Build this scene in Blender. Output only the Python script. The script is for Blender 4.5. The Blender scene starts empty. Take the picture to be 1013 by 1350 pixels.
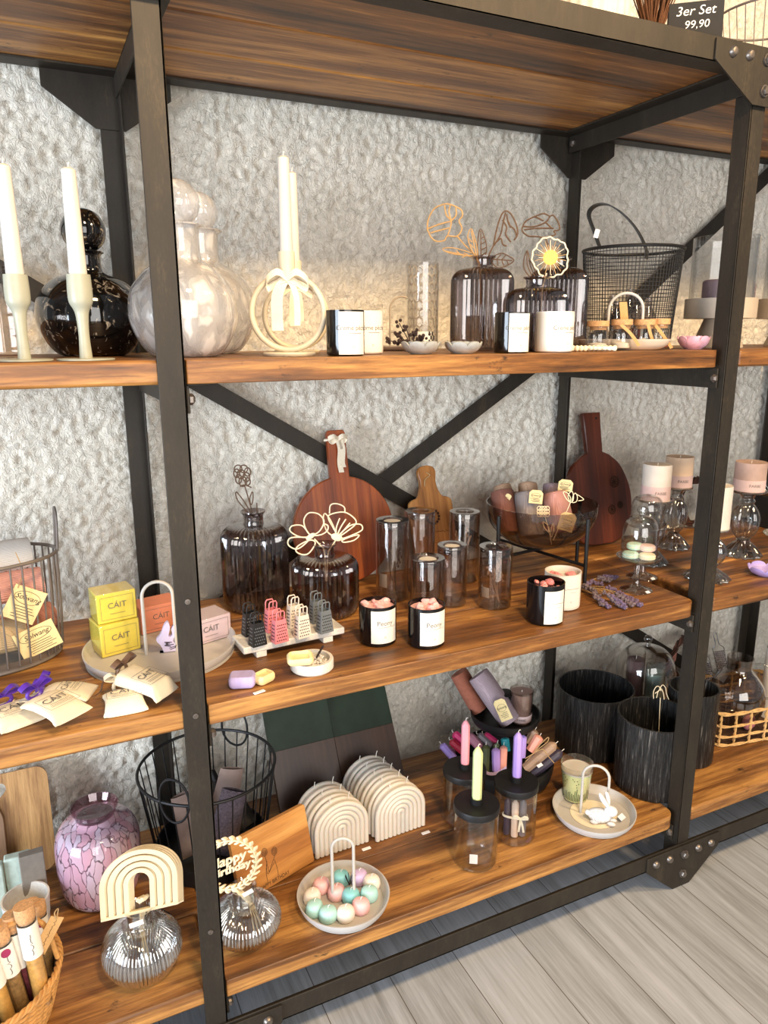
import bpy, bmesh, math, random
from mathutils import Vector, Matrix, noise
R = random.Random(11)
SC = bpy.context.scene
COL = SC.collection
PI = math.pi
rad = math.radians
V3 = Vector
# ------------------------------------------------------------------ camera
CAM = V3((0.0, -1.4, 1.68))
FPX, CX, CY = 977.18, 506.5, 675.0
_p, _y, _r = rad(13.519), rad(25.375), rad(-0.244)
FW = V3((math.sin(_y) * math.cos(_p), math.cos(_y) * math.cos(_p), -math.sin(_p)))
_rt = V3((math.cos(_y), -math.sin(_y), 0))
_up = _rt.cross(FW)
RT = math.cos(_r) * _rt + math.sin(_r) * _up
UP = -math.sin(_r) * _rt + math.cos(_r) * _up
cam = bpy.data.cameras.new('camera')
cam.sensor_fit = 'VERTICAL'
cam.sensor_height = 24.0
cam.lens = FPX / 1350 * 24.0
cam.clip_start = 0.02
camo = bpy.data.objects.new('camera', cam)
COL.objects.link(camo)
m = Matrix.Identity(4)
for i in range(3):
    m[i][0], m[i][1], m[i][2], m[i][3] = RT[i], UP[i], -FW[i], CAM[i]
camo.matrix_world = m
SC.camera = camo
# measuring helpers: where a line of sight meets a level shelf (z) or an upright plane (y)
def ray(x, y): return FW + (x - CX) / FPX * RT - (y - CY) / FPX * UP
def on(ax, v, x, y):
    d = ray(x, y)
    return CAM + d * ((v - CAM[ax]) / d[ax])
def onz(x, y, z): return on(2, z, x, y)
def ony(x, y, v): return on(1, v, x, y)
def proj(P):
    d = V3(P) - CAM
    w = d.dot(FW)
    return CX + FPX * d.dot(RT) / w, CY - FPX * d.dot(UP) / w
Z2, Z3, Z4, ZT = 1.6355, 0.942, 0.2573, 2.338      # shelf tops
class Spot:
    """a place on a shelf: centre of the foot, turned so that local -Y looks to the room's middle"""
    def __init__(s, xc, w, z, yb=None, Y=None, foot=None):
        s.w = w
        if Y is None:
            P = onz(xc, yb, z)
            mpp = (P - CAM).dot(FW) / FPX
            a = V3((P.x - CAM.x, P.y - CAM.y, 0)).normalized()
            P = P + a * ((foot if foot else w) * 0.5 * mpp)
        else:
            X = 1.0
            for _ in range(12):
                px = proj((X, Y, z))[0]
                X += (xc - px) * 0.0015
            P = V3((X, Y, z))
        s.loc = P
        s.m = (P - CAM).dot(FW) / FPX
        s.r = w * 0.5 * s.m
        s.az = math.atan2(CAM.y - P.y, CAM.x - P.x)
        s.rz = s.az + PI / 2
    def h(s, ypx):
        lo, hi = -0.3, 1.2
        for _ in range(40):
            mid = (lo + hi) / 2
            if proj(s.loc + V3((0, 0, mid)))[1] > ypx: lo = mid
            else: hi = mid
        return lo
# ------------------------------------------------------------------ materials
def c(r, g, b):
    f = lambda u: (u / 255 / 12.92) if u <= 10.3 else ((u / 255 + .055) / 1.055) ** 2.4
    return (f(r), f(g), f(b), 1)
def mul(col, k): return (min(1, col[0] * k), min(1, col[1] * k), min(1, col[2] * k), 1)
class NT:
    def __init__(s, name):
        s.mat = bpy.data.materials.new(name)
        s.mat.use_nodes = True
        s.t = s.mat.node_tree
        s.t.nodes.clear()
        s.out = s.n('ShaderNodeOutputMaterial')
    def n(s, k, **kw):
        nd = s.t.nodes.new(k)
        for a, v in kw.items():
            if a in nd.bl_rna.properties: setattr(nd, a, v)
            else: nd.inputs[a.replace('_', ' ')].default_value = v
        return nd
    def l(s, a, b): s.t.links.new(a, b)
    def coords(s, scale=(1, 1, 1), kind='Object'):
        tc = s.n('ShaderNodeTexCoord')
        mp = s.n('ShaderNodeMapping')
        mp.inputs['Scale'].default_value = scale
        s.l(tc.outputs[kind], mp.inputs['Vector'])
        return mp.outputs['Vector']
    def noise(s, vec, scale, detail=4, rough=.55, dist=0):
        nd = s.n('ShaderNodeTexNoise')
        nd.inputs['Scale'].default_value = scale
        nd.inputs['Detail'].default_value = detail
        nd.inputs['Roughness'].default_value = rough
        nd.inputs['Distortion'].default_value = dist
        if vec is not None: s.l(vec, nd.inputs['Vector'])
        return nd.outputs['Fac']
    def ramp(s, fac, stops, interp='LINEAR'):
        nd = s.n('ShaderNodeValToRGB')
        nd.color_ramp.interpolation = interp
        e = nd.color_ramp.elements
        while len(e) > 1: e.remove(e[-1])
        e[0].position, e[0].color = stops[0]
        for p, col in stops[1:]:
            k = e.new(p)
            k.color = col
        s.l(fac, nd.inputs['Fac'])
        return nd.outputs['Color']
    def mix(s, fac, a, b, kind='MIX'):
        nd = s.n('ShaderNodeMix')
        nd.data_type = 'RGBA'
        nd.blend_type = kind
        for val, idx in ((fac, 0), (a, 6), (b, 7)):
            if hasattr(val, 'is_linked') or hasattr(val, 'node'): s.l(val, nd.inputs[idx])
            else: nd.inputs[idx].default_value = val
        return nd.outputs[2]
    def math(s, op, a, b=0.0, clamp=False):
        nd = s.n('ShaderNodeMath')
        nd.operation = op
        nd.use_clamp = clamp
        for i, val in enumerate((a, b)):
            if hasattr(val, 'node'): s.l(val, nd.inputs[i])
            else: nd.inputs[i].default_value = val
        return nd.outputs[0]
    def bump(s, h, strength=.3, dist=.002):
        nd = s.n('ShaderNodeBump')
        nd.inputs['Strength'].default_value = strength
        nd.inputs['Distance'].default_value = dist
        s.l(h, nd.inputs['Height'])
        return nd.outputs['Normal']
    def bsdf(s, col, rough=.5, metal=0, normal=None, **kw):
        nd = s.n('ShaderNodeBsdfPrincipled')
        for val, key in ((col, 'Base Color'), (rough, 'Roughness'), (metal, 'Metallic')):
            if hasattr(val, 'node'): s.l(val, nd.inputs[key])
            else: nd.inputs[key].default_value = val
        for k, v in kw.items(): nd.inputs[k.replace('_', ' ')].default_value = v
        if normal is not None: s.l(normal, nd.inputs['Normal'])
        return nd.outputs[0]
    def done(s, sh):
        s.l(sh, s.out.inputs['Surface'])
        return s.mat
def plain(name, col, rough=.5, metal=0, var=.12, scale=60, bump=0, bscale=300, bdist=.0006, **kw):
    n = NT(name)
    v = n.coords()
    f = n.noise(v, scale)
    colr = n.ramp(f, [(.3, mul(col, 1 - var)), (.7, mul(col, 1 + var))])
    nm = n.bump(n.noise(v, bscale, 5, .6), bump, bdist) if bump else None
    return n.done(n.bsdf(colr, rough, metal, nm, **kw))
def glass(name, tint, edge=None, rough=.02, f0=.05, power=3.5, body=None, amt=0):
    """thin hollow glass: tinted see-through wall with a mirror film that grows towards grazing angles"""
    n = NT(name)
    lw = n.n('ShaderNodeLayerWeight', Blend=.5)
    fac = n.math('ADD', n.math('MULTIPLY', n.math('POWER', lw.outputs['Facing'], power), .75), f0, True)
    tr = n.n('ShaderNodeBsdfTransparent')
    edge = edge or mul(tint, .72)
    e2 = n.math('POWER', lw.outputs['Facing'], 2.5)
    n.l(n.mix(e2, tint, edge), tr.inputs['Color'])
    gl = n.n('ShaderNodeBsdfGlossy', Roughness=rough)
    gl.inputs['Color'].default_value = (1, 1, 1, 1)
    ms = n.n('ShaderNodeMixShader')
    n.l(fac, ms.inputs[0])
    base = tr.outputs[0]
    if body is not None:
        b = n.bsdf(body, .25)
        m2 = n.n('ShaderNodeMixShader')
        m2.inputs[0].default_value = amt
        n.l(base, m2.inputs[1])
        n.l(b, m2.inputs[2])
        base = m2.outputs[0]
    n.l(base, ms.inputs[1])
    n.l(gl.outputs[0], ms.inputs[2])
    return n.done(ms.outputs[0])
def wood(name, dark, mid, light, along='x', rough=.45, ring=9, grain=60, bump=.15, stain=0, lac=.3, contrast=1.0, strips=0):
    n = NT(name)
    st = {'x': (.07, 1, 1), 'y': (1, .07, 1), 'z': (1, 1, .07)}[along]
    v = n.coords(st)
    big = n.noise(v, ring, 4, .6, 1.2)
    fine = n.noise(v, grain, 6, .7, .3)
    very = n.noise(v, grain * 5, 3, .6)
    k = n.math('ADD', n.math('MULTIPLY', big, .62), n.math('MULTIPLY', fine, .38))
    s = .17 / contrast
    col = n.ramp(k, [(.5 - s, dark), (.5, mid), (.5 + s, light)])
    col = n.mix(.35, col, n.ramp(very, [(.35, mul(mid, .55)), (.65, mul(light, 1.1))]), 'SOFT_LIGHT')
    if strips:
        sx = n.n('ShaderNodeSeparateXYZ')
        n.l(n.coords(), sx.inputs[0])
        q = n.math('FLOOR', n.math('MULTIPLY', sx.outputs[2 if along == 'x' else 0], 1 / strips))
        wn = n.n('ShaderNodeTexWhiteNoise', noise_dimensions='1D')
        n.l(q, wn.inputs['W'])
        col = n.mix(.75, col, n.ramp(wn.outputs['Value'], [(0, (.25, .25, .25, 1)), (1, (.75, .75, .75, 1))]), 'SOFT_LIGHT')
    if stain:
        cr = n.noise(n.coords((.02, 1, 1) if along == 'x' else (1, 1, .02)), 60, 5, .7, .5)
        col = n.mix(n.ramp(cr, [(.66, (0, 0, 0, 1)), (.74, (.8, .8, .8, 1))]), col, c(34, 20, 9))
        v2 = n.coords((.5, 1, 1) if along == 'x' else (1, 1, .5))
        sp = n.noise(v2, 26, 6, .75)
        col = n.mix(n.ramp(sp, [(.62, (0, 0, 0, 1)), (.70, (stain, stain, stain, 1))]), col, c(38, 24, 14))
    nm = n.bump(n.math('ADD', fine, n.math('MULTIPLY', very, .5)), bump, .002)
    return n.done(n.bsdf(col, rough, 0, nm, Coat_Weight=lac, Coat_Roughness=.3))
M = {}
def mk_mats():
    # plaster
    n = NT('rough_plaster')
    v = n.coords()
    a = n.noise(n.coords((1, 1, .72)), 62, 5, .62, 1.1)
    b = n.noise(v, 150, 4, .6, .4)
    rid = n.math('SUBTRACT', 1.0, n.math('ABSOLUTE', n.math('SUBTRACT', n.math('MULTIPLY', a, 4.0), 2.0)))
    col = n.ramp(n.noise(v, 6, 5, .6), [(.3, c(232, 225, 210)), (.7, c(244, 238, 225))])
    hgt = n.math('ADD', n.math('MULTIPLY', rid, .8), n.math('ADD', n.math('MULTIPLY', a, .7), n.math('MULTIPLY', b, .45)))
    M['plaster'] = n.done(n.bsdf(col, .9, 0, n.bump(hgt, .9, .0065)))
    # floor planks, boards running towards the wall
    n = NT('grey_oak_vinyl')
    v = n.coords()
    br = n.n('ShaderNodeTexBrick', offset=.37, Scale=1.0, Mortar_Size=.0012, Brick_Width=1.25, Row_Height=.194, Bias=0.0)
    br.inputs['Color1'].default_value = (.25, .25, .25, 1)
    br.inputs['Color2'].default_value = (.75, .75, .75, 1)
    br.inputs['Mortar'].default_value = (0, 0, 0, 1)
    mp = n.n('ShaderNodeMapping')
    mp.inputs['Rotation'].default_value = (0, 0, PI / 2)
    mp.inputs['Location'].default_value = (.31, -.132, 0)
    n.l(v, mp.inputs['Vector'])
    n.l(mp.outputs[0], br.inputs['Vector'])
    tone = n.math('MULTIPLY', br.outputs['Color'], .14)
    vs = n.coords((1, .05, 1))
    g = n.noise(vs, 16, 6, .65, .8)
    g2 = n.noise(vs, 95, 5, .7, .2)
    k = n.math('ADD', n.math('ADD', n.math('MULTIPLY', g, .52), n.math('MULTIPLY', g2, .42)), n.math('SUBTRACT', tone, .05))
    col = n.ramp(k, [(.30, c(108, 109, 108)), (.42, c(146, 148, 150)), (.54, c(168, 171, 176)), (.68, c(187, 190, 197))])
    col = n.mix(br.outputs['Fac'], col, c(88, 78, 70))
    M['floor'] = n.done(n.bsdf(col, .5, 0, n.bump(g2, .2, .001)))
    # raw steel with brown patina
    n = NT('raw_angle_steel')
    v = n.coords((1, 1, .3))
    a = n.noise(v, 14, 6, .7)
    b = n.noise(v, 240, 4, .7)
    col = n.ramp(n.math('ADD', n.math('MULTIPLY', a, .6), n.math('MULTIPLY', b, .4)),
                 [(.3, c(34, 30, 26)), (.55, c(52, 46, 38)), (.75, c(82, 70, 54))])
    M['steel'] = n.done(n.bsdf(col, n.math('ADD', n.math('MULTIPLY', b, .25), .42), .4, n.bump(b, .12, .0006)))
    M['shelf'] = wood('old_pine_shelf', c(50, 31, 14), c(126, 86, 44), c(200, 154, 90), 'x', .48, 6, 46, .4, .85, .12, 1.35)
    M['acacia'] = wood('acacia', c(104, 50, 18), c(158, 84, 34), c(204, 128, 60), 'z', .4, 8, 40, .05, 0, .25, 1.0, .048)
    M['acacia_dark'] = wood('dark_acacia', c(66, 28, 13), c(102, 48, 24), c(138, 74, 38), 'z', .4, 8, 40, .05, 0, .25, 1.0, .062)
    M['walnut'] = wood('dark_walnut', c(48, 30, 20), c(74, 48, 32), c(98, 68, 46), 'z', .45, 6, 50, .1, 0, .2)
    M['olive'] = wood('olive_wood', c(122, 80, 36), c(176, 124, 66), c(206, 156, 92), 'z', .4, 9, 50, .05, 0, .3, 1.4)
    M['mango'] = wood('mango_wood', c(146, 108, 62), c(184, 144, 92), c(206, 168, 116), 'z', .55, 14, 120, .25, 0, .05, 1.9)
    M['mango_dark'] = wood('smoked_mango_wood', c(104, 78, 54), c(140, 108, 78), c(164, 132, 98), 'z', .5, 7, 70, .15, 0, .1)
    M['birthday'] = wood('light_acacia', c(138, 92, 44), c(182, 132, 74), c(214, 168, 106), 'x', .45, 6, 30, .05, 0, .2, 1.2, .05)
    M['ply'] = plain('poplar_ply', c(234, 216, 180), .6, var=.05, scale=20)
    M['ply_gold'] = plain('laser_cut_ply', c(184, 146, 94), .6, var=.1, scale=90)
    M['ply_dark'] = plain('burnt_ply_edge', c(92, 66, 44), .7, var=.2, scale=200)
    M['char'] = plain('laser_char', c(48, 30, 18), .8, var=.2, scale=200)
    M['black_metal'] = plain('black_powder_coat', c(22, 22, 24), .5, .2, .2, 200, .1, 500)
    M['grey_wire'] = plain('grey_lacquered_wire', c(118, 110, 104), .45, .3, .1)
    M['white_wire'] = plain('cream_lacquered_wire', c(238, 228, 210), .45, 0, .04)
    M['chrome'] = plain('steel_sheet', c(180, 180, 182), .25, .9, .05)
    M['zinc'] = plain('zinc_rivet', c(120, 112, 106), .38, .8, .2, 200)
    M['sage'] = plain('sage_green_lacquer', c(164, 164, 146), .4, 0, .05)
    M['hoop'] = plain('cream_hoop_lacquer', c(212, 200, 174), .45, 0, .04)
    M['wax_white'] = plain('white_wax', c(206, 202, 194), .5, 0, .02, 30, Subsurface_Weight=.2, Subsurface_Scale=.01)
    M['taupe'] = plain('taupe_lacquer', c(178, 164, 146), .5, 0, .04)
    M['plate_grey'] = plain('light_grey_lacquer', c(190, 186, 182), .5, 0, .03, 30)
    M['plate_beige'] = plain('beige_grey_lacquer', c(196, 184, 168), .5, 0, .03, 30)
    M['wire_light'] = plain('pale_grey_rod', c(192, 188, 181), .4, 0, .03)
    M['blk_glass'] = plain('black_gloss_glass', c(14, 13, 14), .12, 0, .2, 20)
    M['wht_glass'] = plain('white_satin_glass', c(222, 215, 205), .3, 0, .02, 20)
    M['paper'] = plain('white_paper', c(228, 223, 213), .7, 0, .02, 200)
    M['ink'] = plain('grey_ink', c(96, 92, 88), .7, 0, .05)
    M['ink_black'] = plain('black_ink', c(40, 36, 34), .7, 0, .05)
    M['kraft'] = plain('kraft_card', c(196, 154, 100), .8, 0, .1, 300)
    M['tag'] = plain('cream_tag_card', c(228, 206, 150), .75, 0, .06, 200)
    M['twine'] = plain('jute_twine', c(176, 146, 104), .9, 0, .2, 400)
    M['sticker'] = plain('white_price_sticker', c(240, 238, 240), .5, 0, .02)
    M['stone'] = plain('white_cast_stone', c(216, 212, 204), .9, 0, .08, 120, .5, 160, .003)
    M['fabric'] = plain('cotton_muslin', c(238, 226, 200), .9, 0, .05, 40, .3, 700, .0006)
    M['purple'] = plain('purple_ribbon', c(84, 48, 160), .35, 0, .15)
    M['brown_ribbon'] = plain('brown_satin_ribbon', c(104, 78, 60), .35, 0, .15)
    M['glass'] = glass('clear_glass', (.955, .955, .95, 1))
    M['glass_thick'] = glass('pressed_glass', (.86, .86, .85, 1), (.42, .42, .42, 1), f0=.09, power=2.5)
    M['glass_grey'] = glass('grey_pressed_glass', (.70, .70, .69, 1), (.22, .22, .22, 1), f0=.10, power=1.8)
    M['smoke'] = glass('smoked_glass', (.70, .66, .66, 1), (.26, .24, .25, 1), f0=.09, power=2.2, rough=.05)
    M['smoke_light'] = glass('light_smoked_glass', (.86, .83, .81, 1), (.42, .39, .37, 1), f0=.07, power=2.6)
    M['smoke_bowl'] = glass('brown_smoked_glass', (.66, .60, .57, 1), (.4, .36, .34, 1), f0=.06)
    M['cork'] = plain('cork', c(196, 150, 104), .85, 0, .25, 250, .4, 300, .001)
mk_mats()
# ------------------------------------------------------------------ mesh helpers
def smooth_path(pts, k=6, closed=False):
    pts = [V3(p) for p in pts]
    n = len(pts)
    out = []
    rng = range(n if closed else n - 1)
    for i in rng:
        p1, p2 = pts[i], pts[(i + 1) % n]
        p0 = pts[(i - 1) % n] if (closed or i > 0) else p1 * 2 - p2
        p3 = pts[(i + 2) % n] if (closed or i + 2 < n) else p2 * 2 - p1
        for j in range(k):
            t = j / k
            out.append(.5 * (2 * p1 + (p2 - p0) * t + (2 * p0 - 5 * p1 + 4 * p2 - p3) * t * t + (3 * p1 - p0 - 3 * p2 + p3) * t ** 3))
    if not closed: out.append(pts[-1])
    return out
def sp2(pts, k=5):      # smooth a (r, z) profile
    lo = min(b for a, b in pts)
    return [(max(0.0, p.x), max(lo, p.y)) for p in smooth_path([(a, b, 0) for a, b in pts], k)]
def vessel(prof, t):     # closed double wall from an outer profile that runs from the foot's centre to the rim
    inner = []
    for i, (r, z) in enumerate(prof):
        a = prof[max(0, i - 1)]
        b = prof[min(len(prof) - 1, i + 1)]
        dx, dz = b[0] - a[0], b[1] - a[1]
        L = math.hypot(dx, dz) or 1
        inner.append((max(0.0, r - dz / L * t), max(prof[0][1] + t * .9, z + dx / L * t)))
    inner[0] = (0.0, prof[0][1] + t)
    inner[-1] = (max(0, prof[-1][0] - t), prof[-1][1])
    return prof + inner[::-1]
class MB:
    def __init__(s):
        s.v, s.f = [], []
    def add(s, vs, fs, M4=None):
        o = len(s.v)
        s.v += [(M4 @ V3(p)) if M4 is not None else V3(p) for p in vs]
        s.f += [tuple(i + o for i in q) for q in fs]
        return s
    def box(s, c0, size, M4=None):
        x, y, z = (q / 2 for q in size)
        vs = [V3(c0) + V3(((-x, x)[i & 1], (-y, y)[i >> 1 & 1], (-z, z)[i >> 2])) for i in range(8)]
        return s.add(vs, [(0, 2, 3, 1), (4, 5, 7, 6), (0, 1, 5, 4), (2, 6, 7, 3), (0, 4, 6, 2), (1, 3, 7, 5)], M4)
    def lathe(s, prof, n=32, c0=(0, 0, 0), rib=None, M4=None, mod=None):
        vs, rings = [], []
        for r, z in prof:
            if r < 1e-6:
                rings.append([len(vs)])
                vs.append((c0[0], c0[1], c0[2] + z))
            else:
                rg = []
                for i in range(n):
                    a = 2 * PI * i / n
                    q = r
                    if rib and rib[2] <= z <= rib[3]: q = r * (1 + rib[1] * math.cos(rib[0] * a))
                    if mod: q = mod(q, a, z)
                    rg.append(len(vs))
                    vs.append((c0[0] + q * math.cos(a), c0[1] + q * math.sin(a), c0[2] + z))
                rings.append(rg)
        fs = []
        for A, B in zip(rings, rings[1:]):
            if len(A) == 1 and len(B) == 1: continue
            for i in range(n):
                j = (i + 1) % n
                if len(A) == 1: fs.append((A[0], B[j], B[i]))
                elif len(B) == 1: fs.append((A[i], A[j], B[0]))
                else: fs.append((A[i], A[j], B[j], B[i]))
        return s.add(vs, fs, M4)
    def tube(s, pts, r, n=8, closed=False, M4=None, flat=1.0):
        pts = [V3(p) for p in pts]
        N = len(pts)
        rr = r if isinstance(r, (list, tuple)) else [r] * N
        T = []
        for i in range(N):
            a = pts[(i - 1) % N] if (closed or i) else pts[0]
            b = pts[(i + 1) % N] if (closed or i < N - 1) else pts[-1]
            t = (b - a)
            T.append(t.normalized() if t.length > 1e-9 else V3((0, 0, 1)))
        u = T[0].orthogonal().normalized()
        vs = []
        for i in range(N):
            u = (u - T[i] * u.dot(T[i]))
            u = u.normalized() if u.length > 1e-6 else T[i].orthogonal().normalized()
            w = T[i].cross(u)
            for k in range(n):
                a = 2 * PI * k / n
                vs.append(pts[i] + (u * math.cos(a) + w * math.sin(a) * flat) * rr[i])
        fs = []
        for i in range(N if closed else N - 1):
            for k in range(n):
                k2 = (k + 1) % n
                i2 = (i + 1) % N
                fs.append((i * n + k, i * n + k2, i2 * n + k2, i2 * n + k))
        if not closed:
            fs += [tuple(range(n))[::-1], tuple((N - 1) * n + k for k in range(n))]
        return s.add(vs, fs, M4)
    def prism(s, poly, t, M4=None):
        """2D outline (x, z) made t thick along +y"""
        n = len(poly)
        vs = [(x, 0, z) for x, z in poly] + [(x, t, z) for x, z in poly]
        fs = [tuple(range(n)), tuple(range(2 * n - 1, n - 1, -1))]
        fs += [(i, i + n, (i + 1) % n + n, (i + 1) % n) for i in range(n)]
        return s.add(vs, fs, M4)
    def ringprism(s, outer, inner, t, M4=None):
        n = len(outer)
        vs = [(x, 0, z) for x, z in outer] + [(x, 0, z) for x, z in inner] + [(x, t, z) for x, z in outer] + [(x, t, z) for x, z in inner]
        fs = []
        for i in range(n):
            j = (i + 1) % n
            fs += [(i, j, n + j, n + i), (2 * n + j, 2 * n + i, 3 * n + i, 3 * n + j), (i, 2 * n + i, 2 * n + j, j), (n + j, 3 * n + j, 3 * n + i, n + i)]
        return s.add(vs, fs, M4)
    def ball(s, c0, r, sc=(1, 1, 1), n=12, M4=None):
        k = max(4, n // 2)
        pr = [(math.sin(PI * i / k), -math.cos(PI * i / k)) for i in range(k + 1)]
        pr[0], pr[-1] = (0, -1), (0, 1)
        B = MB().lathe(pr, n)
        mm = Matrix.Translation(V3(c0)) @ Matrix.Diagonal((r * sc[0], r * sc[1], r * sc[2], 1))
        return s.add(B.v, B.f, (M4 @ mm) if M4 is not None else mm)
    def patch(s, r, a0, a1, z0, z1, t=.0006, n=14, r1=None):
        """curved sheet on an upright round wall"""
        vs, fs = [], []
        r1 = r1 or r
        for q in (0, t):
            for i in range(n + 1):
                a = a0 + (a1 - a0) * i / n
                for z, rr in ((z0, r + q), (z1, r1 + q)):
                    vs.append((rr * math.cos(a), rr * math.sin(a), z))
        o = 2 * (n + 1)
        for i in range(n):
            a, b, d, e = 2 * i, 2 * i + 1, 2 * i + 3, 2 * i + 2
            fs += [(o + a, o + e, o + d, o + b), (a, b, d, e), (b, o + b, o + d, d), (a, e, o + e, o + a)]
        fs += [(0, o, o + 1, 1), (2 * n, 2 * n + 1, o + 2 * n + 1, o + 2 * n)]
        return s.add(vs, fs)
    def strip(s, pts, wdir, w, t=.0008, M4=None):
        """ribbon along pts, w wide along wdir"""
        pts = [V3(p) for p in pts]
        vs, fs = [], []
        N = len(pts)
        for i, p in enumerate(pts):
            tg = pts[min(N - 1, i + 1)] - pts[max(0, i - 1)]
            wd = V3(wdir[i] if isinstance(wdir, list) else wdir).normalized()
            nr = tg.cross(wd).normalized()
            ww = w[i] if isinstance(w, list) else w
            for a, b in ((-1, -1), (1, -1), (1, 1), (-1, 1)):
                vs.append(p + wd * a * ww / 2 + nr * b * t / 2)
        for i in range(N - 1):
            for k in range(4):
                fs.append((4 * i + k, 4 * i + (k + 1) % 4, 4 * i + 4 + (k + 1) % 4, 4 * i + 4 + k))
        fs += [(3, 2, 1, 0), (4 * N - 4, 4 * N - 3, 4 * N - 2, 4 * N - 1)]
        return s.add(vs, fs, M4)
    def text(s, txt, size, M4=None, shear=0, bend=None, sx=1.0):
        """lettering; flat in local x/z facing -y, or wrapped round an upright wall: bend=(radius, angle, z)"""
        vs, fs = TXT[txt]
        out = []
        for x, y in vs:
            px, pz = (x * sx + shear * y) * size, y * size
            if bend:
                rr, a0, z0 = bend
                a = a0 + px / rr
                out.append((rr * math.cos(a), rr * math.sin(a), z0 + pz))
            else: out.append((px, 0, pz))
        return s.add(out, fs, M4)
    def build(s, name, mat, parent=None, bevel=0, sharp=38, seg=2, flat=False):
        me = bpy.data.meshes.new(name)
        me.from_pydata([tuple(p) for p in s.v], [], s.f)
        bm = bmesh.new()
        bm.from_mesh(me)
        bmesh.ops.recalc_face_normals(bm, faces=bm.faces)
        bm.to_mesh(me)
        bm.free()
        if not flat:
            me.polygons.foreach_set('use_smooth', [True] * len(me.polygons))
            me.set_sharp_from_angle(angle=rad(sharp))
        me.materials.append(M[mat] if isinstance(mat, str) else mat)
        o = bpy.data.objects.new(name, me)
        COL.objects.link(o)
        if parent is not None: o.parent = parent
        if bevel:
            b = o.modifiers.new('edge', 'BEVEL')
            b.width = bevel
            b.segments = seg
            b.limit_method = 'ANGLE'
            b.angle_limit = rad(40)
        return o
def rot(ax, deg): return Matrix.Rotation(rad(deg), 4, ax)
def tr(x, y, z): return Matrix.Translation((x, y, z))
def tag(o, label=None, cat=None, group=None, kind=None):
    if label: o['label'] = label
    if cat: o['category'] = cat
    if group: o['group'] = group
    if kind: o['kind'] = kind
    return o
def thing(name, label, cat, loc=(0, 0, 0), rz=0, group=None, mat4=None):
    o = bpy.data.objects.new(name, None)
    COL.objects.link(o)
    o.empty_display_size = .03
    if mat4 is not None: o.matrix_world = mat4
    else:
        o.location = loc
        o.rotation_euler = (0, 0, rz)
    return tag(o, label, cat, group)
def dup(root, loc=None, rz=None, label=None, group=None, mat4=None):
    r = root.copy()
    COL.objects.link(r)
    if mat4 is not None: r.matrix_world = mat4
    if loc is not None: r.location = loc
    if rz is not None: r.rotation_euler = (0, 0, rz)
    if label: r['label'] = label
    if group: r['group'] = group
    for ch in [o for o in COL.objects if o.parent == root]:
        d = ch.copy()
        COL.objects.link(d)
        d.parent = r
        for g in [o for o in COL.objects if o.parent == ch]:
            e = g.copy()
            COL.objects.link(e)
            e.parent = d
    return r
def one(mb, name, mat, label, cat, loc, rz=0, group=None, bevel=0, mat4=None, sharp=38):
    o = mb.build(name, mat, None, bevel, sharp)
    if mat4 is not None: o.matrix_world = mat4
    else:
        o.location = loc
        o.rotation_euler = (0, 0, rz)
    return tag(o, label, cat, group)
# lettering outlines, made once
TXT = {}
def letters(words):
    obs = []
    for w in words:
        cu = bpy.data.curves.new('lettering', 'FONT')
        cu.body = w
        cu.align_x = 'CENTER'
        cu.align_y = 'CENTER'
        cu.resolution_u = 3
        o = bpy.data.objects.new('lettering', cu)
        COL.objects.link(o)
        obs.append((w, o, cu))
    bpy.context.view_layer.update()
    dg = bpy.context.evaluated_depsgraph_get()
    for w, o, cu in obs:
        me = bpy.data.meshes.new_from_object(o.evaluated_get(dg))
        TXT[w] = ([(p.co.x, p.co.y) for p in me.vertices], [tuple(p.vertices) for p in me.polygons])
        bpy.data.meshes.remove(me)
        bpy.data.objects.remove(o)
        bpy.data.curves.remove(cu)
letters(['Crème pêche', 'Peony', '3er Set', '99,90', 'CÁIT', 'Solwang', 'FARBE', 'HAPPY BIRTHDAY', 'Happy', 'Birthday'])
def scrawl(key, L, amp, freq, th):
    # script too small to read in the photograph: a joined-up wavering line
    N = int(L * 16)
    top = []
    for i in range(N + 1):
        x = -L / 2 + L * i / N
        y = amp * math.sin(freq * x) * (.6 + .4 * math.sin(freq * .37 * x + 1)) * (0 if math.sin(freq * .19 * x + .4) > .93 else 1)
        top.append((x + .12 * math.cos(freq * x), y))
    TXT[key] = ([(x, y + th / 2) for x, y in top] + [(x, y - th / 2) for x, y in top], [(i, i + 1, N + 2 + i, N + 1 + i) for i in range(N)])
scrawl('~long', 6.0, .26, 8.0, .10)
scrawl('~short', 3.0, .26, 8.0, .10)
scrawl('~line', 5.0, .12, 12.0, .14)
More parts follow.
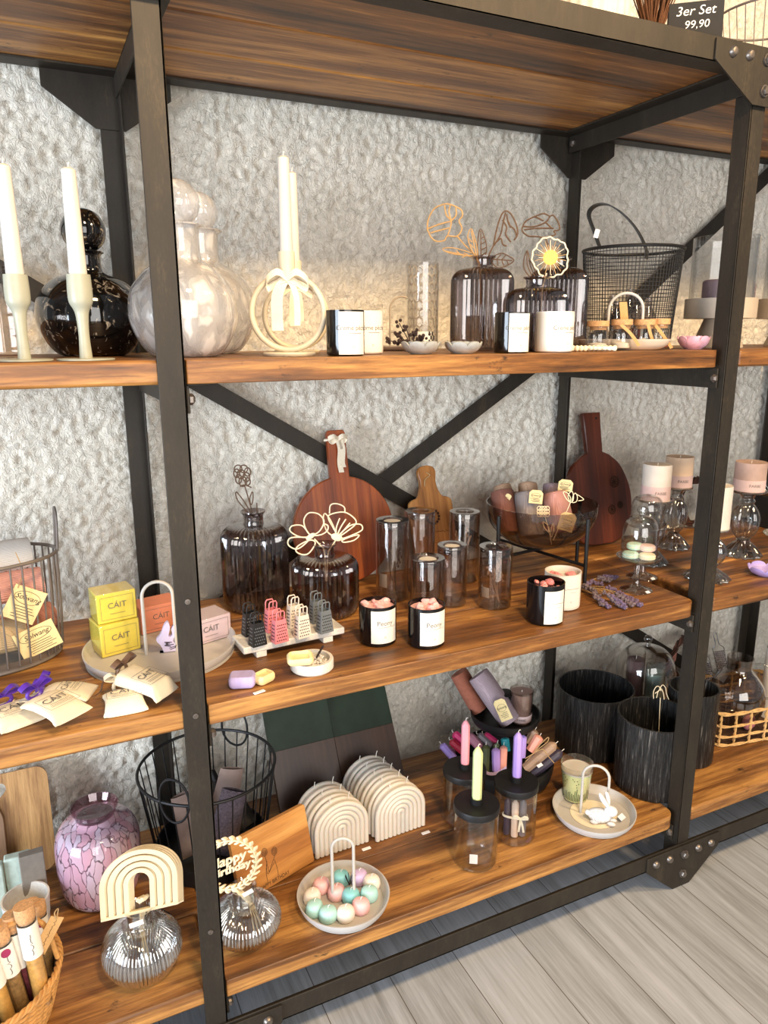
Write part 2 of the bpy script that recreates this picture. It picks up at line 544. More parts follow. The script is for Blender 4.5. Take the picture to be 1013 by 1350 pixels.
# ------------------------------------------------------------------ setting
def setting():
    # plaster wall with its real relief
    mb = MB()
    x0, x1, z0, z1, st = -1.6, 4.7, 0.0, 3.0, .0072
    nx, nz = int((x1 - x0) / st), int((z1 - z0) / st)
    vs = []
    for j in range(nz + 1):
        z = z0 + j * st
        for i in range(nx + 1):
            x = x0 + i * st
            a = noise.noise((x * 40 + .8 * noise.noise((x * 14, z * 14, 4)), 1.3, z * 34))
            b = noise.noise((x * 84, 7.1, z * 76))
            d = (.5 - abs(a)) * .016 + b * .008 + .004 * noise.noise((x * 7, 3, z * 7))
            vs.append((x, .735 - d, z))
    w = nx + 1
    mb.add(vs, [(j * w + i, j * w + i + 1, (j + 1) * w + i + 1, (j + 1) * w + i) for j in range(nz) for i in range(nx)])
    mb.add([(x0, .9, z0), (x1, .9, z0), (x1, .9, z1), (x0, .9, z1), (x0, .76, z0), (x1, .76, z0), (x1, .76, z1), (x0, .76, z1)],
           [(0, 1, 2, 3), (4, 7, 6, 5), (0, 4, 5, 1), (1, 5, 6, 2), (2, 6, 7, 3), (3, 7, 4, 0)])
    tag(mb.build('wall_back', 'plaster', sharp=180), kind='structure')
    tag(MB().box((1.5, -1.5, -.02), (7.5, 4.9, .04)).build('floor', 'floor'), kind='structure')
setting()
RK = thing('shelving_rack', 'tall open rack of dark angle steel with thick reclaimed wood shelves against the plaster wall', 'shelf', (.9, .33, 0))
def rk(mb, name, mat='steel', bevel=0, parent=None):
    if parent is None:
        for i, p in enumerate(mb.v): mb.v[i] = p - V3((.9, .33, 0))
        return mb.build(name, mat, RK, bevel)
    for i, p in enumerate(mb.v): mb.v[i] = p - V3((.9, .33, 0))
    return mb.build(name, mat, parent, bevel)
PX1, PX2, PX3 = .214, 1.654, 2.72
YR = .688
def rack():
    W, T = .049, .005
    # uprights
    def post(x, side, rear):
        y = YR if rear else 0
        b = MB().box((x + W / 2, y + T / 2, 1.19), (W, T, 2.26))
        sx = x + W - T / 2 if side > 0 else x + T / 2
        b.box((sx, y + (-W / 2 + T if rear else W / 2), 1.19), (T, W, 2.26))
        rk(b, 'post', bevel=.0012)
    post(PX1, 1, 0); post(PX2, -1, 0); post(PX1 + .012, 1, 1); post(PX2 + .012, -1, 1); post(PX3 + .01, 1, 1); post(PX3, -1, 0)
    X0, X1 = -.93, 3.15
    L = X1 - X0
    xm = (X0 + X1) / 2
    for nm, zf, y, s in (('top_beam', 2.288, -T, 1), ('top_beam', 2.288, YR - .001, -1), ('base_beam', .098, -T, 1), ('base_beam', .098, YR + T, -1)):
        b = MB().box((xm, y + T / 2 * s, zf + .027), (L, T, .054))
        b.box((xm, y + s * .027, zf + T / 2), (L, .054, T))
        rk(b, nm, bevel=.001)
    # cross bars under every shelf
    for x in (PX1 + W + .003, PX2 - .003, PX3 - .003):
        s = -1 if x > 1 else 1
        for zt in (2.2925, Z2 - .0465, Z3 - .0465, Z4 - .0465):
            b = MB().box((x + s * .0025, .345, zt - .027), (.005, .66, .052))
            b.box((x + s * .025, .345, zt - .0025), (.05, .6, .005))
            o = rk(b, 'side_bar', bevel=.001)
            if x < 2:
                for y in (.022, .655):
                    q = MB()
                    q.lathe([(0, 0), (.011, 0), (.011, .006), (.006, .0105), (0, .011)], 6, M4=tr(x + s * .005, y, zt - .027) @ rot('Y', 90 * s))
                    q.v = [p - V3((.9, .33, 0)) for p in q.v]
                    q.build('bolt', 'zinc', o)
    # braces: flat bars just behind the rear uprights
    def brace(xa, za, xb, zb, y):
        a = math.atan2(zb - za, xb - xa)
        Ln = math.hypot(xb - xa, zb - za)
        b = MB().box((0, 0, 0), (Ln, .005, .05), tr((xa + xb) / 2, y, (za + zb) / 2) @ Matrix.Rotation(-a, 4, 'Y'))
        rk(b, 'cross_brace', bevel=.001)
    y = YR + .009
    brace(.25, 1.66, 1.70, .765, y); brace(.25, .765, 1.70, 1.655, y + .0055)
    brace(-.9, 2.37, .25, 1.656, y); brace(1.68, 1.553, 2.74, 2.36, y); brace(1.68, .777, 2.74, .09, y)
    # gusset plates with round rivets
    def gusset(x, zt, up, y, wide=.17, drop=.095, bot=.035):
        xc = x + W / 2
        if up: poly = [(xc - wide, zt - .006), (xc + wide, zt - .006), (xc + wide, zt - .05), (xc + bot, zt - .006 - drop - .03), (xc - bot, zt - .006 - drop - .03), (xc - wide, zt - .05)]
        else: poly = [(xc - .15, zt), (xc + .15, zt), (xc + .15, zt - .048), (xc + bot, zt - .145), (xc - bot, zt - .145), (xc - .15, zt - .048)]
        o = rk(MB().prism(poly, .005, tr(0, y, 0)), 'gusset_plate', bevel=.0008)
        if y < .1:
            pts = [(-.115, -.028), (-.06, -.028), (0, -.03), (.06, -.028), (.115, -.028), (0, -.098)]
            for k, (dx, dz) in enumerate(pts):
                q = MB()
                if k in (2, 5): q.lathe([(0, 0), (.0135, 0), (.0135, .004), (0, .004)], 20).lathe([(.009, .004), (.0105, .0045), (.0105, .009), (.009, .011), (0, .0115)], 6)
                else: q.lathe([(0, 0), (.0125, 0), (.0115, .004), (.008, .008), (0, .0095)], 16)
                mm = tr(xc + dx, y, zt + dz) @ rot('X', 90)
                q.v = [mm @ p - V3((.9, .33, 0)) for p in q.v]
                q.build('rivet', 'zinc', o)
    gusset(PX1, 2.343, True, -.0105); gusset(PX2, 2.343, True, -.0105)
    gusset(PX1, .147, False, -.0105); gusset(PX2, .147, False, -.0105)
    gusset(PX1 + .012, 2.30, True, YR - .006, .15); gusset(PX2 + .012, 2.30, True, YR - .006, .15)
    # small screw heads on the left upright's front
    for z in (1.243 - .07, .927, .405):
        P = V3((PX1 + .024, -.0005, z))
        q = MB().lathe([(0, 0), (.006, 0), (.0055, .002), (.003, .0022), (.0025, .0008), (0, .0008)], 16, M4=tr(*P) @ rot('X', 90))
        rk(q, 'screw', 'zinc')
    # shelf boards: three planks per bay and level
    def board(xa, xb, zt, left_round, right_round, y0=.004, y1=.635, th=.0445, bx=None):
        q = MB()
        n = 3
        cuts = [y0, y0 + .235, y0 + .44, y1]
        for k in range(n):
            ya, yb = cuts[k] + (.0012 if k else 0), cuts[k + 1] - .0012
            pl = []
            if k and bx: xa, xb = bx
            def corner(cx, cy, sx, sy, r):
                if r < .002: return [(cx, cy)]
                a0 = {(-1, -1): PI, (1, -1): 1.5 * PI, (1, 1): 0, (-1, 1): .5 * PI}[(sx, sy)]
                return [(cx - sx * r + r * math.cos(a0 + PI / 2 * i / 8), cy - sy * r + r * math.sin(a0 + PI / 2 * i / 8)) for i in range(9)]
            rr = .035 if k == 0 else .002
            pl += corner(xa, ya, -1, -1, rr * left_round) + corner(xb, ya, 1, -1, rr * right_round) + corner(xb, yb, 1, 1, .001) + corner(xa, yb, -1, 1, .001)
            q.prism(pl, th, Matrix(((1, 0, 0, 0), (0, 0, 1, 0), (0, -1, 0, zt), (0, 0, 0, 1))))
        rk(q, 'shelf_board', 'shelf', bevel=.006)
    for zt in (Z2, Z3, Z4):
        board(X0, PX1 + .03, zt, 0, 0, .0065, bx=(X0, PX1 + W - .001))
        board(PX1 + W + .003, PX2 - .010, zt, 0, 1, bx=(PX1 + W + .001, PX2 - .001))
        board(PX2 + W + .004, PX3 - .01, zt, .3, 0, bx=(PX2 + .001, PX3 - .01))
    board(X0, PX3 - .01, ZT - .0005, 0, 0, .004, .655)
    board(PX3 + .06, X1, Z3, 0, 0)
rack()
Z2, Z3, Z4, ZT = Z2 + .0007, Z3 + .0007, Z4 + .0007, ZT + .0007   # things stand a hair above the boards
# ------------------------------------------------------------------ shared makers
def mk_mats2():
    def speck(name, base, fleck, scale, zs, lo, hi, gl=True, trans=None):
        n = NT(name)
        v = n.coords((1, 1, zs))
        f = n.noise(v, scale, 3, .6, 1.6)
        msk = n.ramp(f, [(lo, (0, 0, 0, 1)), (hi, (1, 1, 1, 1))])
        b = n.bsdf(n.mix(msk, base, fleck), .08, 0, None, Coat_Weight=.5, Coat_Roughness=.03)
        return n.done(b)
    M['black_fleck'] = speck('black_glass_white_flecks', c(12, 11, 11), c(176, 164, 146), 52, .55, .60, .70)
    def confetti(name, colA, colB, tint, scale, zs, gap, cover, soft=0.0):
        n = NT(name)
        v = n.coords((1, 1, zs))
        vo = n.n('ShaderNodeTexVoronoi', feature='DISTANCE_TO_EDGE', Scale=scale, Randomness=.9)
        ds = n.n('ShaderNodeMixRGB') if False else None
        nz = n.n('ShaderNodeTexNoise', Scale=scale * .9, Detail=2.0)
        n.l(v, nz.inputs['Vector'])
        ad = n.n('ShaderNodeVectorMath', operation='MULTIPLY_ADD')
        n.l(nz.outputs['Color'], ad.inputs[0])
        ad.inputs[1].default_value = (.03,) * 3
        n.l(v, ad.inputs[2])
        n.l(ad.outputs[0], vo.inputs['Vector'])
        vc = n.n('ShaderNodeTexVoronoi', feature='F1', Scale=scale, Randomness=.9)
        n.l(ad.outputs[0], vc.inputs['Vector'])
        sep = n.n('ShaderNodeSeparateColor')
        n.l(vc.outputs['Color'], sep.inputs[0])
        col = n.ramp(sep.outputs[0], [(.2, colA), (.8, colB)])
        edge = n.ramp(vo.outputs['Distance'], [(gap * .5, (0, 0, 0, 1)), (gap, (1, 1, 1, 1))])
        fac = n.math('MULTIPLY', n.math('ADD', n.math('MULTIPLY', edge, 1 - soft), soft), cover)
        body = n.bsdf(col, .1, 0, None, Coat_Weight=.6, Coat_Roughness=.03)
        trn = n.n('ShaderNodeBsdfTransparent')
        trn.inputs['Color'].default_value = tint
        gl = n.n('ShaderNodeBsdfGlossy', Roughness=.03)
        lw = n.n('ShaderNodeLayerWeight', Blend=.5)
        g2 = n.n('ShaderNodeMixShader')
        n.l(n.math('ADD', n.math('MULTIPLY', n.math('POWER', lw.outputs['Facing'], 3.5), .6), .05), g2.inputs[0])
        n.l(trn.outputs[0], g2.inputs[1]); n.l(gl.outputs[0], g2.inputs[2])
        ms = n.n('ShaderNodeMixShader')
        n.l(fac, ms.inputs[0]); n.l(g2.outputs[0], ms.inputs[1]); n.l(body, ms.inputs[2])
        return n.done(ms.outputs[0])
    M['white_confetti'] = confetti('white_cloud_glass', c(196, 195, 196), c(226, 223, 220), (.95, .95, .95, 1), 30, .5, .30, .80, .42)
    M['pink_confetti'] = confetti('pink_confetti_glass', c(200, 158, 178), c(200, 182, 202), (.86, .82, .85, 1), 46, .38, .055, .92, .15)
    M['pink_glass'] = glass('pink_glass', (.78, .60, .66, 1), (.5, .32, .4, 1), f0=.06)
    M['crystal_pink'] = plain('rose_wax_crystals', c(240, 150, 152), .35, 0, .25, 60, .3, 90, .003, Subsurface_Weight=.2, Subsurface_Scale=.01)
    M['wax_pink'] = plain('pale_pink_wax', c(240, 186, 186), .45, 0, .12, 50)
    M['lotus_grey'] = plain('crackled_grey_glaze', c(164, 166, 162), .4, 0, .12, 90, .2, 200, .001)
    M['lotus_pink'] = plain('pink_glass_lotus', c(226, 178, 198), .15, 0, .2, 60)
    M['lotus_lilac'] = plain('lilac_wax', c(176, 160, 224), .4, 0, .05)
    M['sprig'] = plain('dried_dark_buds', c(52, 36, 32), .9, 0, .3, 200)
    M['leather'] = plain('black_leather', c(20, 20, 21), .5, 0, .2, 100, .2, 400)
    M['yellow_centre'] = plain('yellow_paint', c(246, 208, 90), .6, 0, .08)
    M['mauve_wax'] = plain('mauve_wax', c(122, 98, 104), .55, 0, .08)
    M['red_wax'] = plain('dark_red_wax', c(132, 60, 66), .55, 0, .08)
    M['white_weave'] = plain('white_pleated_fabric', c(240, 226, 200), .8, 0, .04)
    M['twig'] = plain('brown_twigs', c(96, 60, 34), .85, 0, .3, 120)
    M['slate'] = plain('black_chalkboard', c(34, 33, 34), .8, 0, .15, 20)
    M['chalk'] = plain('chalk_white', c(240, 240, 238), .9, 0, .02)
    M['ribbon_cream'] = plain('cream_organza', c(236, 224, 198), .8, 0, .05)
mk_mats2()
def trace(sp, pts, off=0.0):
    """outline points in the upright plane through a spot that faces the camera, in the spot's local frame"""
    nrm = V3((math.cos(sp.az), math.sin(sp.az), 0))
    P0 = sp.loc + nrm * off
    rot_inv = Matrix.Rotation(-sp.rz, 3, 'Z')
    out = []
    for x, y in pts:
        d = ray(x, y)
        t = (P0 - CAM).dot(nrm) / d.dot(nrm)
        out.append(rot_inv @ (CAM + d * t - sp.loc))
    return out
def scaled(ox, oy, k): return lambda *pts: [(ox + x * k, oy + y * k) for x, y in pts]
def U(u): return -PI / 2 + math.asin(max(-1, min(1, u)))
def jar_candle(sp, h, mat, label, name='jar_candle', u=None, title='Crème pêche', sub='~line', zl=(.08, .92), wax='wax_white', fill=.8, chips=0, chipcol='crystal_pink', group=None, ts=.012):
    r = sp.r
    t = thing(name, label, 'candle', sp.loc, sp.rz, group)
    pr = [(0, 0), (r * .9, 0), (r * .985, r * .06), (r, r * .16), (r, h * .5), (r, h)]
    MB().lathe(vessel(pr, r * .07), 48).build('jar', mat, t)
    MB().lathe([(0, h * fill - .004), (r * .9, h * fill - .004), (r * .9, h * fill), (r * .5, h * fill + .001), (0, h * fill)], 32).build('wax', wax, t)
    if not chips:
        MB().tube([(0, 0, h * fill), (.0005, 0, h * fill + .006), (.001, 0, h * fill + .011)], .001, 6).build('wick', 'paper', t)
    for k in range(chips):
        a, q = R.uniform(0, 2 * PI), r * .72 * math.sqrt(R.random())
        b = MB().ball((0, 0, 0), 1, n=7)
        s = r * R.uniform(.16, .30)
        b.v = [V3((p.x * s * 1.2, p.y * s * .9, p.z * s * .8)) * R.uniform(.8, 1.15) for p in b.v]
        mm = tr(q * math.cos(a), q * math.sin(a), h * fill + s * .35) @ Matrix.Rotation(R.uniform(0, 6), 4, 'Z') @ rot('X', R.uniform(-40, 40))
        b.v = [mm @ p for p in b.v]
        b.build('wax_crystal', chipcol, t, sharp=20)
    if u:
        a0, a1 = U(u[0]), U(u[1])
        lb = MB().patch(r, a0, a1, h * zl[0], h * zl[1], .0005).build('paper_label', 'paper', t)
        am = (a0 + a1) / 2
        q = MB().text(title, ts, bend=(r + .0009, am, h * (zl[0] + (zl[1] - zl[0]) * .62)))
        q.text(sub, ts * .45, bend=(r + .0009, am + .12, h * (zl[0] + (zl[1] - zl[0]) * .50)))
        q.lathe([(.0016, 0), (.0022, 0)], 10, M4=Matrix.Rotation(am + PI / 2, 4, 'Z') @ tr(0, -(r + .0009), h * (zl[0] + .16)) @ rot('X', 90))
        q.build('lettering', 'ink', lb)
    return t
def ribbed_vase(sp, h, hsh, rn, hn, mat, label, name='ribbed_vase', ribs=40, group=None, lip=1.22, amp=.034):
    """h total; hsh height where the shoulder starts; rn neck radius; hn neck length"""
    r = sp.r
    t = thing(name, label, 'vase', sp.loc, sp.rz, group)
    zb = h - hn
    pr = [(0, 0), (r * .86, 0), (r * .955, r * .05), (r * .985, r * .18), (r, r * .4), (r, hsh * .6), (r, hsh)]
    for i in range(1, 9):
        a = PI / 2 * i / 8
        pr.append((rn + (r - rn) * math.cos(a) ** .8, hsh + (zb - hsh) * math.sin(a)))
    MB().lathe(vessel(pr, r * .035), ribs * 4, rib=(ribs, amp, r * .12, zb - (zb - hsh) * .04)).build('body', mat, t)
    MB().lathe(vessel([(rn * 1.02, zb - .001), (rn * .96, zb + hn * .3), (rn, zb + hn * .7), (rn * lip, zb + hn * .9), (rn * lip, h)], rn * .1)[0:], 40).build('neck', mat, t)
    return t
def arch_tray(sp, h, hh, hw, mat, label, name='tray_with_handle', flare=.9, group=None, hmat='wire_light', squash=1.0, hoff=0, hr=.0035, foot=.72):
    """round dish with a low wall and one tall rod arch rising from its middle"""
    r = sp.r
    t = thing(name, label, 'tray', sp.loc, sp.rz, group)
    pr = [(0, 0), (r * foot, 0), (r * (foot + (1 - foot) * .4), h * .08), (r * (foot + (1 - foot) * .75), h * .38), (r * (foot + (1 - foot) * .95), h * .8), (r, h)]
    b = MB().lathe(vessel(sp2(pr, 3), .003), 64)
    b.v = [V3((p.x, p.y * squash, p.z)) for p in b.v]
    b.build('dish', mat, t)
    pts = [(-hw, hoff, .003), (-hw, hoff, hh * .4), (-hw, hoff, hh - hw)]
    pts += [(-hw * math.cos(PI * i / 12), hoff, hh - hw + hw * math.sin(PI * i / 12)) for i in range(1, 12)]
    pts += [(hw, hoff, hh - hw), (hw, hoff, hh * .4), (hw, hoff, .003)]
    MB().tube(pts, hr, 10).build('handle', hmat, t)
    return t
def taper(loc, r, h, mat, label, name='taper_candle', rz=0, group=None, rt=.72, lean=0):
    t = thing(name, label, 'candle', loc, rz, group)
    MB().lathe([(0, 0), (r, 0), (r, h * .02), (r * (1 + rt) / 2, h * .55), (r * rt, h * .975), (r * rt * .6, h * .993), (0, h)], 20).build('wax', mat, t)
    MB().tube([(0, 0, h * .99), (.0006, 0, h + .004), (.002, 0, h + .008)], .0009, 6).build('wick', 'paper', t)
    return t
def lotus(sp, h, mat, label, name, petals=7, rows=2, cat='bowl', open_=1.0):
    r = sp.r
    t = thing(name, label, cat, sp.loc, sp.rz)
    MB().lathe(vessel([(0, 0), (r * .5, 0), (r * .55, h * .06), (r * .72, h * .3), (r * .8, h * .5)], .003), 40).build('bowl', mat, t)
    for row in range(rows):
        for k in range(petals):
            a0 = 2 * PI * (k + .5 * row) / petals
            vs, fs = [], []
            n1, n2 = 7, 7
            for q in (0, 1):
                for i in range(n1):
                    u = i / (n1 - 1)
                    wid = PI / petals * 1.12 * math.sqrt(max(.02, 1 - max(0, u * 1.06 - .2) ** 3.2))
                    for j in range(n2):
                        w = (j / (n2 - 1) - .5) * 2
                        rr = r * (.5 + (.5 - .16 * row) * math.sin(u * PI / 2) ** .9 * open_) - q * .003
                        zz = h * (.04 + .96 * u ** 1.25 * (1 - .1 * w * w)) + q * .001
                        vs.append((rr * math.cos(a0 + w * wid), rr * math.sin(a0 + w * wid), zz))
            o = n1 * n2
            for i in range(n1 - 1):
                for j in range(n2 - 1):
                    p = i * n2 + j
                    fs += [(p, p + n2, p + n2 + 1, p + 1), (o + p, o + p + 1, o + p + n2 + 1, o + p + n2)]
            for i in range(n1 - 1):
                for j in (0, n2 - 1):
                    p = i * n2 + j
                    fs.append((p, o + p, o + p + n2, p + n2))
            for j in range(n2 - 1):
                p = (n1 - 1) * n2 + j
                fs.append((p, p + 1, o + p + 1, o + p))
            MB().add(vs, fs).build('petal', mat, t)
    return t
def sticker(loc, w, h, label, rz=0, mat4=None, group='small white price stickers'):
    b = MB().box((0, 0, .0012), (w, h, .0024))
    o = one(b, 'price_sticker', 'sticker', label, 'price tag', loc, rz, group, .0008, mat4)
    return o
# ------------------------------------------------------------------ top board
def top_board():
    s = Spot(777, 92, ZT, Y=.33)
    h = .22
    t = thing('pleated_pot', 'tall cream pleated pot standing on the top board, cut by the upper edge', 'pot', s.loc, s.rz)
    MB().lathe(vessel([(0, 0), (s.r * .8, 0), (s.r * .98, h * .1), (s.r, h)], .006), 120, rib=(20, .025, .01, h)).build('body', 'white_weave', t)
    s = Spot(856, 40, ZT, Y=.30)
    t = thing('twig_bundle', 'bundle of thin brown twigs on the top board left of the chalkboard', 'twigs', s.loc, s.rz)
    for k in range(70):
        a, q = R.uniform(0, 6.28), .034 * math.sqrt(R.random())
        x, y = q * math.cos(a), q * math.sin(a)
        MB().tube([(x * .8, y * .8, .0035), (x * .6, y * .6, .12), (x * 1.7 + R.uniform(-.02, .02), y * 1.7, .24), (x * 3 + R.uniform(-.03, .03), y * 3, .36)], [.0022, .002, .0017, .001], 5).build('twig', 'twig', t)
    s = Spot(914, 66, ZT + .004, Y=.10)
    t = thing('chalkboard', 'small black chalkboard price sign with white handwriting on the top board', 'sign', s.loc, s.rz + rad(6))
    w, hh = .125, .115
    MB().box((0, 0, 0), (w, .006, hh), tr(0, 0, hh / 2) @ rot('X', -9)).build('front_panel', 'slate', t, .001)
    MB().box((0, 0, 0), (w, .005, hh * .95), tr(0, .045, hh * .95 / 2) @ rot('X', 14)).build('back_panel', 'slate', t, .001)
    q = MB().text('3er Set', .031, tr(0, -.0036, 0) @ tr(0, 0, hh / 2) @ rot('X', -9) @ tr(0, 0, .036), .18).text('99,90', .026, tr(0, -.0036, 0) @ tr(0, 0, hh / 2) @ rot('X', -9) @ tr(.004, 0, .004), .1)
    q.build('chalk_writing', 'chalk', t)
    s = Spot(1012, 150, ZT, Y=.20)
    t = thing('wire_basket', 'pale wire basket on the top board at the right edge', 'basket', s.loc, s.rz)
    h = s.h(24)
    ring = lambda q, z, n=48: [(q * math.cos(2 * PI * i / n), q * math.sin(2 * PI * i / n), z) for i in range(n)]
    MB().tube(ring(s.r, h), .003, 8, True).build('rim', 'grey_wire', t)
    MB().tube(ring(s.r * .8, .003), .003, 8, True).build('base_ring', 'grey_wire', t)
    for k in range(40):
        a = 2 * PI * k / 40
        MB().tube([(s.r * .8 * math.cos(a), s.r * .8 * math.sin(a), .003), (s.r * math.cos(a), s.r * math.sin(a), h)], .0014, 5).build('wire', 'grey_wire', t)
top_board()
# ------------------------------------------------------------------ second shelf
def shelf_two():
    z = Z2
    # taper holders
    for k, (xc, w, yt, side) in enumerate(((33, 70, 215, 'left'), (114, 72, 220, 'right'))):
        s = Spot(xc, w, z, Y=.075 if k == 0 else .065)
        hc = s.h(362)
        t = thing('candle_holder', 'slim sage green candle holder on a flat disc, %s' % ('cut by the left edge' if k == 0 else 'before the black bottle vase'), 'candle holder', s.loc, s.rz, 'sage candle holders')
        MB().lathe([(0, 0), (s.r, 0), (s.r, .0025), (s.r * .98, .003), (0, .003)], 48).build('base_disc', 'plate_grey' if k > 5 else 'sage', t)
        r0 = 8.2 * s.m
        MB().lathe(sp2([(r0, .003), (r0 * .82, hc * .3), (r0 * .98, hc * .52), (r0 * 1.25, hc * .6), (r0 * 1.78, hc * .68), (r0 * 1.88, hc * .8), (r0 * 1.78, hc)], 4) + [(r0 * 1.45, hc), (r0 * 1.4, hc - .02), (0, hc - .02)], 32).build('stem', 'sage', t)
        taper(s.loc + V3((0, 0, hc - .0195)), r0 * 1.36, s.h(yt) - hc + .0195, 'wax_white', 'white taper candle in the sage holder %s' % ('cut by the left edge' if k == 0 else 'before the black bottle vase'), rz=s.rz, group='white tapers in sage holders', rt=.78)
    s = Spot(2, 66, z, Y=.24)
    h = s.h(352)
    t = thing('ribbed_beaker', 'grey glass beaker with horizontal ribs behind the leftmost candle holder', 'beaker', s.loc, s.rz)
    pr = [(0, 0), (s.r * .9, 0), (s.r, .008)] + [(s.r * (1 + (.012 if i % 4 == 0 else 0)), .01 + (h - .01) * i / 24) for i in range(25)]
    MB().lathe(vessel(pr, .003), 40).build('glass', 'smoke_light', t)
    # ball stoppered bottles
    def ball_bottle(xc, w, Y, mat, neckmat, label, yb, yn0, yn1, wn, yb0, yb1, group=None):
        s = Spot(xc, w, z, Y=Y)
        hb, hn, h1, h2 = s.h(yn0), s.h(yn1), s.h(yb1), s.h(yb0)
        t = thing('bottle_vase', label, 'vase', s.loc, s.rz, group)
        rn = wn / 2 * s.m
        pr = sp2([(0, 0), (s.r * .55, 0), (s.r * .80, hb * .12), (s.r * .97, hb * .33), (s.r, hb * .5), (s.r * .93, hb * .70), (s.r * .68, hb * .88), (rn * 1.25, hb * .97), (rn, hb * 1.03), (rn * .98, hn * .97), (rn * 1.22, hn)], 5)
        MB().lathe(vessel(pr, .004), 64).build('body', mat, t)
        rb = (h2 - h1) / 2
        st = MB().lathe([(0, h1 - .03), (rn * .8, h1 - .03), (rn * .85, h1 + rb * .1), (rn * .5, h1 + rb * .25)] + [], 32)
        b = MB().ball((0, 0, h1 + rb), rb, n=40)
        b.lathe([(0, hn - .028), (rn * .78, hn - .028), (rn * .82, h1 + rb * .12), (rn * .4, h1 + rb * .2), (0, h1 + rb * .2)], 32)
        b.build('ball_stopper', mat, t)
        return t
    ball_bottle(125, 134, .37, 'black_fleck', 'blk_glass', 'round black glass bottle vase with pale flecks and a ball stopper', 472, 358, 333, 37, 274, 334)
    ball_bottle(246, 138, .175, 'white_confetti', 'glass', 'round cloudy white glass bottle vase behind the left steel upright, ball stopper', 473, 343, 298, 52, 235, 299, 'cloudy white bottle vases')
    ball_bottle(272, 134, .42, 'white_confetti', 'glass', 'cloudy white glass bottle vase standing behind its twin, nearer the wall', 470, 346, 305, 48, 252, 306, 'cloudy white bottle vases')
    # hoop holders
    for k, (xc, Y, yring, w, ytop, yc, wc, xcan, lab) in enumerate(((382, .14, 356, 102, 332, 205, 18, 378, 'in front'), (392, .34, 362, 88, 344, 226, 15, 391, 'behind its larger twin'))):
        s = Spot(xc, w, z, Y=Y)
        t = thing('hoop_candle_holder', 'cream hoop candle holder with a bow, %s' % lab, 'candle holder', s.loc, s.rz, 'cream hoop candle holders')
        ro = s.r
        MB().lathe([(0, 0), (ro * .66, 0), (ro * .68, .004), (ro * .66, .007), (0, .0075)], 40).build('base', 'hoop', t)
        n = 48
        MB().tube([(ro * .92 * math.cos(2 * PI * i / n), 0, .012 + ro * .92 + ro * .92 * math.sin(2 * PI * i / n)) for i in range(n)], ro * .075, 12, True).build('hoop', 'hoop', t)
        ht = s.h(ytop)
        hr = .004 + ro * 1.92
        rc = wc / 2 * s.m
        MB().lathe([(0, hr - .008), (rc * 1.15, hr - .008), (rc * 1.2, ht), (rc * .95, ht), (rc * .95, ht - .02), (0, ht - .02)], 24).build('cup', 'hoop', t)
        # bow of cream ribbon
        zk = hr - .006
        tails = ((-.022, .085, .024), (.018, .075, .013)) if k == 0 else ((.012, .06, .012), (-.008, .07, .014))
        for x, ln, wd in tails:
            MB().strip(smooth_path([(0, -.014, zk), (x * .6, -.018, zk - .015), (x, -.016, zk - .04), (x * 1.05, -.012, zk - ln), (x * 1.0, -.014, zk - ln - .02)], 5), (1, .1, 0), wd).build('ribbon_tail', 'ribbon_cream', t)
        for sx in (-1, 1):
            MB().strip(smooth_path([(0, -.015, zk), (sx * .02, -.022, zk + .012), (sx * .042, -.018, zk - .004), (sx * .038, -.012, zk - .02), (sx * .015, -.015, zk - .006), (0, -.015, zk)], 5), (0, .5, 1), .016).build('bow_loop', 'ribbon_cream', t)
        taper(s.loc + V3((0, 0, ht - .0195)), rc * .93, s.h(yc) - ht + .0195, 'wax_white', 'white taper candle in the hoop holder, %s' % ('the nearer of two' if k == 0 else 'the farther one'), rz=s.rz, group='white tapers in hoop holders', rt=.86)
    # jars
    s = Spot(456, 50, z, Y=.065)
    jar_candle(s, s.h(409), 'blk_glass', 'black glass jar candle with white label beside the cream hoop', u=(-.34, .93), zl=(.03, .96), group='jar candles on the second shelf', ts=.0135)
    s = Spot(481, 49, z, Y=.155)
    jar_candle(s, s.h(410), 'wht_glass', 'white jar candle half hidden behind the black jar by the hoop', u=(-.2, .9), zl=(.05, .95), group='jar candles on the second shelf', ts=.0135)
    s = Spot(674, 46, z, Y=.055)
    jar_candle(s, s.h(412), 'blk_glass', 'black glass jar candle before the ribbed smoked vases', u=(-.15, .95), zl=(.03, .97), group='jar candles on the second shelf', ts=.0135)
    s = Spot(730, 49, z, Y=.05)
    jar_candle(s, s.h(411), 'wht_glass', 'white jar candle before the ribbed smoked vases', u=(.1, .99), zl=(.05, .93), group='jar candles on the second shelf', ts=.0135)
    # tray, sprig, cylinder, lotus bowls
    s = Spot(530, 82, z, Y=.46)
    arch_tray(s, s.h(456), s.h(391), 15.5 * s.m, 'plate_beige', 'beige dish with thin rod arch behind the grey lotus bowls', hmat='taupe', hoff=0, hr=.0025)
    s = Spot(557, 41, z, Y=.28)
    h = s.h(347)
    t = thing('glass_cylinder', 'tall clear glass cylinder printed with honeycomb netting, standing by the wall', 'hurricane', s.loc, s.rz)
    MB().lathe(vessel([(0, 0), (s.r * .96, 0), (s.r, .004), (s.r, h)], .002), 48).build('glass', 'glass', t)
    b = MB()
    nx, nz = 14, 9
    dz = h * .86 / nz
    for i in range(nz):
        for k in range(nx):
            a = 2 * PI * (k + .5 * (i & 1)) / nx
            pts = []
            for q in range(6):
                th = PI / 6 + PI / 3 * q
                aa = a + math.cos(th) * 2 * PI / nx / 1.75
                pts.append(((s.r - .004) * math.cos(aa), (s.r - .004) * math.sin(aa), h * .10 + dz * (i + .5) + math.sin(th) * dz * .62))
            b.tube(pts, .0011, 4, True)
    b.build('honeycomb_netting', 'taupe', t)
